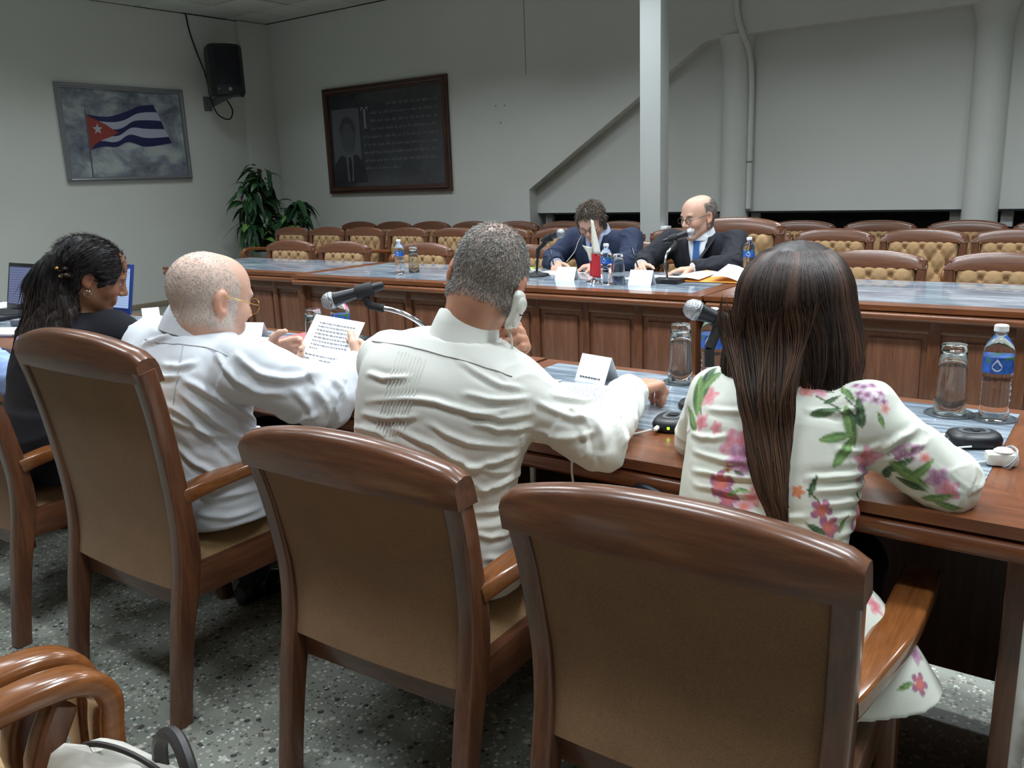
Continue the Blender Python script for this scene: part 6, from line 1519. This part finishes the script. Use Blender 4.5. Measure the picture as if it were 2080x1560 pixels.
for _ in range(3):      # let the tail rest on the back of the jacket
    q_ = surf_points(SV, SN, V(0, 0, 0), (1, 0, 0), (0, 0, 1), [(t_[0], min(t_[2], 0.94)) for t_ in TAIL], (0, -1, 0), 0.0)
    TAIL = [T0[0]]+[(o_[0]*y_/o_[1], y_, 1.35-(1.35-o_[2])*y_/o_[1], o_[3], o_[4]) for o_, y_ in [(o2, min(max(q2[1]-0.008, 1.30), 1.53)) for o2, q2 in zip(T0[1:], q_[1:])]]
S.loft([((x, y, z_), (1, 0, 0), a, b, b) for x, y, z_, a, b in TAIL], 0.015)
S.ell(H+R@V(0, 0.105, -0.03), (0.060, 0.06, 0.095), R, 0.01, 's')
HV, HF = S.nets(); HV = relax(HV, HF, 2); HN = vnormals(HV, HF)
gro = fbm(np.stack([HV[:, 0]*170, HV[:, 1]*120, HV[:, 2]*5], 1), 2); HV = HV+HN*((gro-0.4)*0.003)[:, None]
streak = np.clip((fbm(np.stack([HV[:, 0]*60, HV[:, 1]*40, HV[:, 2]*2+3], 1), 3)-0.42)*3.0, 0, 1); dk, lt = lin(28, 20, 18), lin(70, 48, 38)
low = np.clip((0.98-HV[:, 2])/0.2, 0, 1)
hb_ = sdf_obj('hair', HV, HF, M['hair'], body, mixc(dk, lt, np.clip(streak*0.8+0.35*low, 0, 1)))
rnd = np.random.default_rng(9); n = 2600; m = 18; u = np.linspace(0, 1, m)
phi = rnd.uniform(-PI*0.86, PI*0.86, n); paths = np.zeros((n, m, 3)); zend = rnd.uniform(0.945, 1.0, n); zs = 1.222+(zend[:, None]-1.222)*u[None]**0.85
zz = np.array([1.225, 1.19, 1.15, 1.12, 1.06, 1.00, 0.965, 0.94]); aa = np.array([0.02, 0.062, 0.088, 0.098, 0.113, 0.121, 0.120, 0.110]); bb = np.array([0.03, 0.075, 0.104, 0.112, 0.106, 0.094, 0.078, 0.062]); yy = np.array([1.597, 1.596, 1.595, 1.596, 1.597, 1.585, 1.570, 1.555])
hz = np.sqrt(np.clip(1-((zs-(H[2]+0.016))/0.1065)**2, 0.0, 1)); capz = zs > 1.116
A = np.where(capz, 0.0985*hz, np.interp(-zs, -zz, aa)); B = np.where(capz, 0.1145*hz, np.interp(-zs, -zz, bb)); Y = np.interp(-zs, -zz, yy)
ph = phi[:, None]+0.05*np.sin(u*5+phi[:, None]*7)[...]; g_ = 1.015+0.02*rnd.random(n)[:, None]+0.02*np.sin(u*9+phi[:, None]*13)*u
paths[:, :, 0] = -0.514+A*np.sin(ph)*g_*1.04; paths[:, :, 1] = Y-B*np.cos(ph)*g_*1.025; paths[:, :, 2] = zs
fm = (paths[:, :, 1] > 1.70).any(1); paths = paths[~fm]; n1 = len(paths)
hl = np.clip(rnd.normal(0.22, 0.22, n1)+0.5*(np.abs(np.sin(phi[~fm]*3.1+0.6)) > 0.93), 0, 1)
ribbons('hair_strand', paths, rnd.uniform(0.0007, 0.0013, n1), mixc(lin(25, 18, 17), lin(98, 70, 56), hl), body)['kind'] = 'stuff'
n = 1100; m = 16; u = np.linspace(0, 1, m); w = rnd.uniform(-1, 1, n); dd = rnd.uniform(0.2, 1.1, n); st_ = rnd.uniform(0, 0.25, n); en = rnd.uniform(0.80, 1.08, n)
s_ = st_[:, None]+(en-st_)[:, None]*u[None]; T = np.array([(-0.526, 1.500, 1.13, 0.085, 0.018), (-0.528, 1.496, 1.06, 0.085, 0.016)]+TAIL[1:]+[(TAIL[-1][0]+0.006, TAIL[-1][1]-0.002, 0.752, 0.016, 0.004)]); ts = np.linspace(0, 1.08, len(T))
G = [np.interp(s_, ts, T[:, k]) for k in range(5)]
wob = w[:, None]+0.12*np.sin(s_*11+w[:, None]*9)
paths = np.stack([G[0]+G[3]*wob, G[1]-G[4]*np.sqrt(np.clip(1-np.clip(wob, -1, 1)**2, 0, 1))*dd[:, None]*1.1-0.004, G[2]], 2)
ribbons('hair_strand', paths, rnd.uniform(0.0007, 0.0012, n), mixc(lin(34, 25, 22), lin(122, 84, 58), np.clip(rnd.normal(0.35, 0.25, n), 0, 1)), body)['kind'] = 'stuff'
# ---- dark-haired woman in black at the left
sp = rotm(-10)[:, 0]; ss = unit((0.30, 0.05, -0.02))
P, N = V(-2.865, 1.290, 0.54), V(-2.790, 1.415, 0.985)
SL, SR = V(-2.945, 1.395, 0.930), V(-2.652, 1.448, 0.918); EL, ER = V(-3.02, 1.585, 0.805), V(-2.560, 1.580, 0.806); WL, WR = V(-2.90, 1.80, 0.806), V(-2.70, 1.80, 0.806)
H, R = V(-2.745, 1.458, 1.095), rotm(-30, -24, 4)
st = torso(P, N, sp, ss, [(t_, a*1.08, b*1.1, c*1.12) for t_, a, b, c in prof], 0.03)
hands = [(WL, (0.55, 0.8, -0.05), (0.0, 0.1, -1), (0.6, -0.4, 0.1), (20, 25, 28, 30), 10), (WR, (-0.55, 0.8, -0.05), (0, 0.1, -1), (-0.6, -0.4, 0.1), (25, 30, 34, 36), 10)]
tone = lin(158, 112, 84)
body, BV, BF = make_body('dark-haired woman in a black top looking down at the left', st, SL, SR, EL, ER, WL, WR, H, R, N, hands, tone, lin(140, 72, 70), lin(36, 26, 22), 0.005, 0.9, hk=0.97, neck_r=0.048, shrink=-0.012, legs=[(P+V(-0.09, 0.02, 0), (-2.98, 1.72, 0.52)), (P+V(0.09, 0.02, 0), (-2.74, 1.72, 0.52))])
def blouse(S): S.loft([((P[0], P[1], 0.475), sp, 0.205, 0.16, 0.12), ((P[0], P[1], 0.56), sp, 0.20, 0.15, 0.12), ((P[0]+0.005, P[1]+0.01, 0.68), sp, 0.175, 0.13, 0.115)], 0.03)
S = shirt_field(st, SL, SR, EL, ER, WL, WR, 0.006, (0.070, 0.062, 0.056, 0.042), 0.016, extra=blouse, sh=0.062)
S.cut((0, 0, 0.472), (0, 0, -1)); S.cut_local(N+V(0, 0, 0.05), (0.0, 0.15, 1), N+V(0, 0, 0.012), 0.09)
SV, SF = S.nets(); SV = relax(SV, SF, 1); SN = vnormals(SV, SF); SV = SV+SN*(0.008*folds(SV, (5, 5, 12)))[:, None]
sdf_obj('blouse', SV, SF, M['black_knit'], body)
legs_and_shoes(body, P+V(-0.09, 0.0, -0.005), P+V(0.09, 0.0, -0.005), (-2.98, 1.73, 0.52), (-2.74, 1.73, 0.52), (-2.98, 1.68, 0.09), (-2.74, 1.68, 0.09), M['dark_trouser'], pel=P+V(0, 0, -0.01), h=0.010)
S = SDF((-3.02, 1.16, 0.82), (-2.56, 1.66, 1.27), 0.0045)
hl_ = lambda x, y, z_: H+R@V(x, y, z_)
S.ell(hl_(0, -0.018, 0.030), (0.092, 0.112, 0.094), R, 0.0)
S.cap(hl_(0.05, 0.02, 0.055), hl_(0.075, 0.055, 0.02), 0.030, 0.014, 0.03); S.cap(hl_(-0.05, 0.02, 0.055), hl_(-0.075, 0.055, 0.02), 0.030, 0.014, 0.03)
S.loft([(hl_(0, -0.075, 0.02), (0.9, 0.4, 0), 0.078, 0.06, 0.045), (hl_(0.005, -0.095, -0.05), (0.9, 0.4, 0), 0.080, 0.06, 0.045), (V(-2.785, 1.335, 0.985), (0.85, 0.5, 0), 0.088, 0.055, 0.040), (V(-2.775, 1.290, 0.905), (0.85, 0.5, 0), 0.082, 0.045, 0.036), (V(-2.765, 1.275, 0.865), (0.85, 0.5, 0), 0.068, 0.03, 0.03)], 0.03)
S.ell(hl_(0, 0.098, -0.035), (0.085, 0.078, 0.080), R, 0.01, 's')
for sx in (-1, 1): S.ell(hl_(sx*0.088, 0.005, -0.022), (0.026, 0.034, 0.044), R, 0.008, 's')
HV, HF = S.nets(); HV = relax(HV, HF, 1); HN = vnormals(HV, HF)
q = head_local(HV, H, R)
wav = fbm(np.stack([HV[:, 0]*70+1.5*np.sin(HV[:, 2]*60), HV[:, 1]*70, HV[:, 2]*8], 1), 3); HV = HV+HN*((wav-0.4)*0.016*np.clip((1.15-HV[:, 2])/0.12, 0.12, 1))[:, None]
sdf_obj('hair', HV, HF, M['hair'], body, mixc(lin(22, 18, 20), lin(66, 50, 44), np.clip((wav-0.35)*2.2*np.clip((1.12-HV[:, 2])/0.1, 0.15, 1), 0, 1)))
rnd = np.random.default_rng(19); N_ = vnormals(HV, HF); okv = np.where(((head_local(HV, H, R)[:, 1] < -0.03) & (HV[:, 2] < 1.16)))[0]; pk = rnd.choice(okv, 1500); m = 8
base = HV[pk]; dirv = np.where((base[:, 2] > 1.10)[:, None], (V(-0.05, -0.45, -0.9))[None], V(0.03, -0.06, -1.0)[None])+rnd.normal(0, 0.07, (1500, 3))
dirv -= N_[pk]*np.sum(dirv*N_[pk], 1)[:, None]; dirv /= np.linalg.norm(dirv, axis=1)[:, None]+1e-9; u = np.linspace(0, 1, m); L = rnd.uniform(0.04, 0.10, 1500)
paths = base[:, None]+dirv[:, None]*(L[:, None]*u[None])[..., None]+N_[pk][:, None]*(0.001+0.003*np.sin(u*PI)[None]*rnd.random(1500)[:, None])[..., None]+V(0, 0, -1)[None, None]*(0.02*u**2)[None, :, None]
ribbons('hair_strand', paths, 0.0009, mixc(lin(22, 18, 20), lin(96, 74, 62), np.clip(rnd.normal(0.25, 0.25, 1500)*(base[:, 2] < 1.12), 0, 1)), body)['kind'] = 'stuff'
top = np.where((head_local(HV, H, R)[:, 1] > -0.125) & (head_local(HV, H, R)[:, 2] > -0.005) & (HV[:, 2] > 1.07))[0]; pk = rnd.choice(top, 2200); cpos = HV[pick(HV, N_, 131, 552)]
dv = cpos-HV[pk]; dv -= N_[pk]*np.sum(dv*N_[pk], 1)[:, None]
strands('hair_strand', HV[pk]+N_[pk]*0.0008, dv+0.0, N_[pk], 0.045, 0.0010, mixc(lin(20, 16, 18), lin(58, 46, 44), np.clip(rnd.normal(0.2, 0.25, 2200), 0, 1)), body, 0.06, np.random.default_rng(4))['kind'] = 'stuff'
hc = MB(); rr = random.Random(4)
cc = HV[pick(HV, N_, 131, 552)]+0.006*unit(CAMP-V(-2.8, 1.36, 1.1))
clip = thing('hair_clip', 'glittering brown hair clip in the dark-haired woman\'s hair', 'hair clip', tuple(cc))
for k in range(9):
    a = rr.uniform(0, 2*PI); p = V(rr.uniform(-0.022, 0.018), rr.uniform(-0.02, 0.008), rr.uniform(-0.018, 0.016))
    MB().lathe([(0, 0.006), (0.007, 0.004), (0.009, 0), (0.007, -0.004), (0, -0.006)], tuple(p), 8).build('petal', M['gold'] if k % 3 == 0 else flat('clip_brown', (62, 48, 40), 0.3), clip)
o_ = MB(); e_ = hl_(0.083, 0.004, -0.040); o_.tube([tuple(e_+R@V(0.002, 0.010*math.cos(a), 0.010*math.sin(a)-0.006)) for a in np.linspace(0, 2*PI, 15)[:-1]], 0.0014, 6, closed=True); o_.build('earring', M['chrome'], body)

# ---- person in pale blue cut off at the left edge
sp = rotm(0)[:, 0]; ss = (1, 0, 0)
P, N = V(-3.80, 1.330, 0.54), V(-3.90, 1.31, 1.01); SL, SR = V(-4.09, 1.31, 0.95), V(-3.73, 1.32, 0.93); EL, ER = V(-4.10, 1.42, 0.70), V(-3.495, 1.455, 0.672); WL, WR = V(-3.97, 1.62, 0.640), V(-3.485, 1.640, 0.688)
H, R = V(-3.92, 1.345, 1.155), rotm(10, -8, 0)
st = torso(P, N, sp, ss, scale_prof(1.05), 0.03)
body, BV, BF = make_body('person in a pale blue shirt mostly cut off at the left edge', st, SL, SR, EL, ER, WL, WR, H, R, N, [(WL, (0.5, 0.8, 0), (0, 0, -1), (0.6, -0.4, 0), (20, 25, 28, 30), 10), (WR, (0.25, 0.9, 0.25), (-0.9, 0.2, -0.2), (0, 0.3, 0.9), (45, 50, 52, 54), 15)], lin(150, 108, 86), lin(130, 80, 74), lin(40, 32, 28), 0.007, legs=[(P+V(-0.1, 0.02, 0), (-3.88, 1.75, 0.53)), (P+V(0.1, 0.02, 0), (-3.64, 1.75, 0.53))])
S = shirt_field(st, SL, SR, EL, ER, WL, WR, 0.008, (0.074, 0.064, 0.058, 0.048), 0.016); S.cut((0, 0, 0.475), (0, 0, -1)); S.cut_local(N+V(0, 0, 0.05), (0, 0.15, 1), N+V(0, 0, 0.02), 0.10)
SV, SF = S.nets(); SN = vnormals(SV, SF); SV = SV+SN*(0.010*folds(SV, (6, 6, 14))+arm_wrinkles(SV, [(SR, ER, 1, 1), (ER, WR, 1, 1)], 0.010, 20))[:, None]
sdf_obj('shirt', SV, SF, M['blue_shirt'], body)
short_hair(body, BV, BF, H, R, lambda q: (q[:, 2] > -0.03+0.9*np.clip(q[:, 1], 0, 1)) & (np.abs(q[:, 0]) < 0.0795), 1500, 0.03, 0.0022, lambda q, r_, n: mixc(lin(24, 20, 20), lin(50, 42, 38), r_.random(n)))
legs_and_shoes(body, P+V(-0.1, 0, 0), P+V(0.1, 0, 0), (-3.88, 1.75, 0.53), (-3.64, 1.75, 0.53), (-3.88, 1.70, 0.09), (-3.64, 1.70, 0.09), cloth('blue_denim', (70, 92, 140)), pel=P, h=0.012)

# ---- the two suited men at the far table
def suited(label, P, N, SL, SR, EL, ER, WL, WR, H, R, hands, tone, coat, shirtm, tiem, brow, hk=1.0, vdepth=0.30, ss=(-1, 0, 0), knees=0.0):
    P, N, SL, SR, EL, ER, WL, WR, H = [np.asarray(q, float) for q in (P, N, SL, SR, EL, ER, WL, WR, H)]
    sp = V(-1, 0, 0); st = torso(P, N, sp, ss, scale_prof(1.10, 1.02), 0.02)
    lg = [(P+V(0.1, -0.02, 0), P+V(0.14, -0.42, -0.02)), (P+V(-0.1, -0.02, 0), P+V(-0.14, -0.42, -0.02))]
    body, BV, BF = make_body(label, st, SL, SR, EL, ER, WL, WR, H, R, N, hands, tone, tone*np.array([0.85, 0.6, 0.6]), brow, 0.0055, 1.0, hk=hk, legs=lg)
    S = shirt_field(st, SL, SR, EL, ER, WL, WR, 0.007, (0.074, 0.066, 0.060, 0.049), 0.020, sh=0.070)
    S.cut((0, 0, 0.478), (0, 0, -1));
    SV, SF = S.nets(); SV = relax(SV, SF, 1); SN = vnormals(SV, SF)
    SV = SV+SN*(0.008*folds(SV, (5, 5, 12))*np.clip((0.95-SV[:, 2])/0.2, 0, 1)+arm_wrinkles(SV, [(SR, ER, 0.5, 1), (ER, WR, 1.2, 0.6), (SL, EL, 0.5, 1), (EL, WL, 1.2, 0.6)], 0.010, 18))[:, None]; SN = vnormals(SV, SF)
    cj = sdf_obj('jacket', SV, SF, coat, body)
    # shirt front, lapels and tie follow the chest
    ax = unit(N-P); sd = unit(np.asarray(ss)-ax*np.dot(ss, ax)); fr = np.cross(ax, sd); top = np.linalg.norm(N-P)
    def grid(us, vs_, lift): return surf_points(SV, SN, P, sd, ax, [(u_, v_) for v_ in vs_ for u_ in us], fr, lift)
    rows = np.linspace(top-vdepth, top+0.012, 14); pts = []; fs = []
    for v_ in rows:
        w_ = 0.004+0.062*(v_-(top-vdepth))/vdepth; pts += surf_points(SV, SN, P, sd, ax, [(w_*u_, min(v_, top-0.012)) for u_ in (-1, -0.5, 0, 0.5, 1)], fr, 0.004)
        for k in range(1, 6): pts[-k] = pts[-k]+ax*max(0, v_-(top-0.012))
    for j in range(13):
        for i in range(4): q_ = j*5+i; fs.append([q_, q_+1, q_+6, q_+5])
    o1 = MB().add(pts, fs).build('shirt_front', shirtm, body, 180); md = o1.modifiers.new('thickness', 'SOLIDIFY'); md.thickness = 0.003
    tp = surf_points(SV, SN, P, sd, ax, [(0, min(v_, top-0.014)) for v_ in np.linspace(top-vdepth*0.98, top+0.0, 12)], fr, 0.011)
    MB().sweep([tuple(p) for p in tp], [(-1, -0.10), (1, -0.10), (0.8, 0.08), (-0.8, 0.08)], side=tuple(sd), scale=[(0.030-0.0012*i if i < 10 else 0.022, 0.04) for i in range(12)]).build('tie', tiem, body)
    for sx in (-1, 1):
        pts = []; fs = []
        for j, v_ in enumerate(np.linspace(top-vdepth-0.01, top-0.006, 10)):
            w_ = 0.004+0.062*(v_-(top-vdepth))/vdepth; wide = 0.045*math.sin(min(1, 0.15+j/9)*PI*0.62)
            pts += surf_points(SV, SN, P, sd, ax, [(sx*w_, v_), (sx*(w_+wide*0.5), v_), (sx*(w_+wide), v_)], fr, 0.006)
        for j in range(9):
            for i in range(2): q_ = j*3+i; fs.append([q_, q_+1, q_+4, q_+3])
        ol = MB().add(pts, fs).build('lapel', coat, cj, 180); md = ol.modifiers.new('thickness', 'SOLIDIFY'); md.thickness = 0.004
    collar('collar', N+V(0, -0.010, 0.008), (0, -0.22, 0.97), ss, 0.066, 0.062, 0.040, shirtm, body)
    for wr, el in ((WR, ER), (WL, EL)):
        d = unit(wr-el); MB().sweep([tuple(wr-d*0.03), tuple(wr+d*0.014)], [(0.040*math.cos(a), 0.037*math.sin(a)) for a in np.linspace(0, 2*PI, 23)[:-1]]).build('shirt_cuff', shirtm, body)
    legs_and_shoes(body, P+V(0.1, -0.02, 0), P+V(-0.1, -0.02, 0), tuple(lg[0][1]), tuple(lg[1][1]), tuple(lg[0][1]+V(0, 0.05, -0.43)), tuple(lg[1][1]+V(0, 0.05, -0.43)), coat, pel=P, h=0.012)
    return body, BV, BF
H1, R1 = V(-2.868, 4.815, 1.070), rotm(180+14, -34, 6)
b1, BV, BF = suited('man in a navy suit writing with his head bowed at the far table', (-2.85, 5.03, 0.545), (-2.865, 4.905, 0.995), (-2.655, 4.945, 0.945), (-3.075, 4.945, 0.945), (-2.585, 4.80, 0.815), (-3.165, 4.81, 0.815), (-2.735, 4.650, 0.812), (-3.060, 4.690, 0.808), H1, R1,
    [((-2.735, 4.650, 0.812), (-0.85, -0.35, -0.12), (0.0, 0.1, -1), (-0.4, -0.9, 0), (30, 36, 40, 44), 12), ((-3.060, 4.690, 0.808), (0.45, -0.75, -0.15), (0.35, 0.2, -0.9), (0.8, 0.4, 0.1), (46, 52, 58, 62), 22)],
    lin(206, 160, 138), M['navy'], M['shirt_blue'], M['scarf_blue'], lin(70, 54, 44), 1.0)
short_hair(b1, BV, BF, H1, R1, lambda q: ((q[:, 2] > 0.052+0.55*np.clip(q[:, 1]-0.02, 0, 1)) | ((q[:, 1] < 0.01) & (q[:, 2] > -0.055) & (np.abs(q[:, 0]) < 0.0785)) | ((q[:, 1] < 0.035) & (q[:, 2] > 0.0))) & (q[:, 1] < 0.085), 5200, 0.034, 0.0015, lambda q, r_, n: mixc(lin(70, 60, 52), lin(120, 104, 90), r_.random(n)), (0.03, -0.06, 0.12), 0.55, 7)
glasses(b1, H1, R1, flat('tortoise', (60, 44, 34), 0.3), 1.0, 0.003, 0.024, 0.018, 0.0022)
MB().tube(smooth_path([tuple(H1+R1@V(0.084, 0.0, -0.02)), tuple(H1+R1@V(0.078, 0.03, -0.07)), (-2.955, 4.79, 0.94), (-2.965, 4.76, 0.88), (-2.99, 4.70, 0.82)], 6), 0.0018, 5).build('earphone_wire', M['ivory'], b1)
H2, R2 = V(-2.185, 4.930, 1.085), rotm(180-26, -9, 0)
b2, BV, BF = suited('balding man in a dark suit and blue tie speaking at the microphone', (-2.17, 5.08, 0.545), (-2.180, 4.975, 0.985), (-1.975, 4.995, 0.930), (-2.385, 4.975, 0.935), (-1.925, 4.815, 0.815), (-2.500, 4.83, 0.815), (-2.080, 4.640, 0.808), (-2.455, 4.705, 0.812), H2, R2,
    [((-2.080, 4.640, 0.808), (-0.92, -0.22, -0.06), (0, 0.1, -1), (-0.3, -0.9, 0), (12, 14, 16, 18), 8), ((-2.455, 4.705, 0.812), (0.30, -0.85, -0.10), (0.4, 0.2, -0.85), (0.8, 0.3, 0.3), (50, 56, 60, 64), 22)],
    lin(210, 166, 144), M['suit'], M['shirt_white'], M['tie_blue'], lin(96, 84, 74), 1.08)
short_hair(b2, BV, BF, H2, R2, lambda q: ((q[:, 1] < 0.012) & (q[:, 2] > -0.06) & (q[:, 2] < 0.085+0.4*np.clip(-q[:, 1]-0.02, 0, 1)) & (np.abs(q[:, 0]) < 0.085)) & ~((np.abs(q[:, 0]) > 0.076) & (q[:, 1] > -0.035) & (q[:, 2] < 0.03)), 3800, 0.014, 0.0010, lambda q, r_, n: mixc(lin(96, 90, 86), lin(150, 144, 138), r_.random(n)), (0, 0.03, 0.10), 0.4, 8)
glasses(b2, H2, R2, flat('dark_rim', (44, 40, 42), 0.3), 1.08, 0.003, 0.023, 0.016, 0.0016)
for lab, a, b in (('dark pen in the navy-suited man\'s hand', (-3.030, 4.615, 0.800), (-3.075, 4.640, 0.905)), ('dark pen in the hand of the man at the microphone', (-2.425, 4.615, 0.795), (-2.485, 4.635, 0.925))):
    a = V(*a); b = V(*b); pn = thing('pen', lab, 'pen', tuple(a)); d = b-a
    MB().tube([tuple(d*0.08), tuple(d)], 0.0045, 8).build('barrel', M['black'], pn); MB().tube([(0, 0, 0), tuple(d*0.08)], 0.003, 8, scale=[0.3, 1]).build('tip', M['chrome'], pn); MB().tube([tuple(d*0.7+V(0.004, 0, 0)), tuple(d*0.98+V(0.004, 0, 0))], 0.0015, 5).build('clip', M['alu'], pn)
rg = MB().tube([tuple(V(-2.185, 4.613, 0.803)+V(0.002, 0.0095*math.cos(a), 0.0095*math.sin(a))) for a in np.linspace(0, 2*PI, 15)[:-1]], 0.0016, 6, closed=True).build('ring', M['gold'], b2)
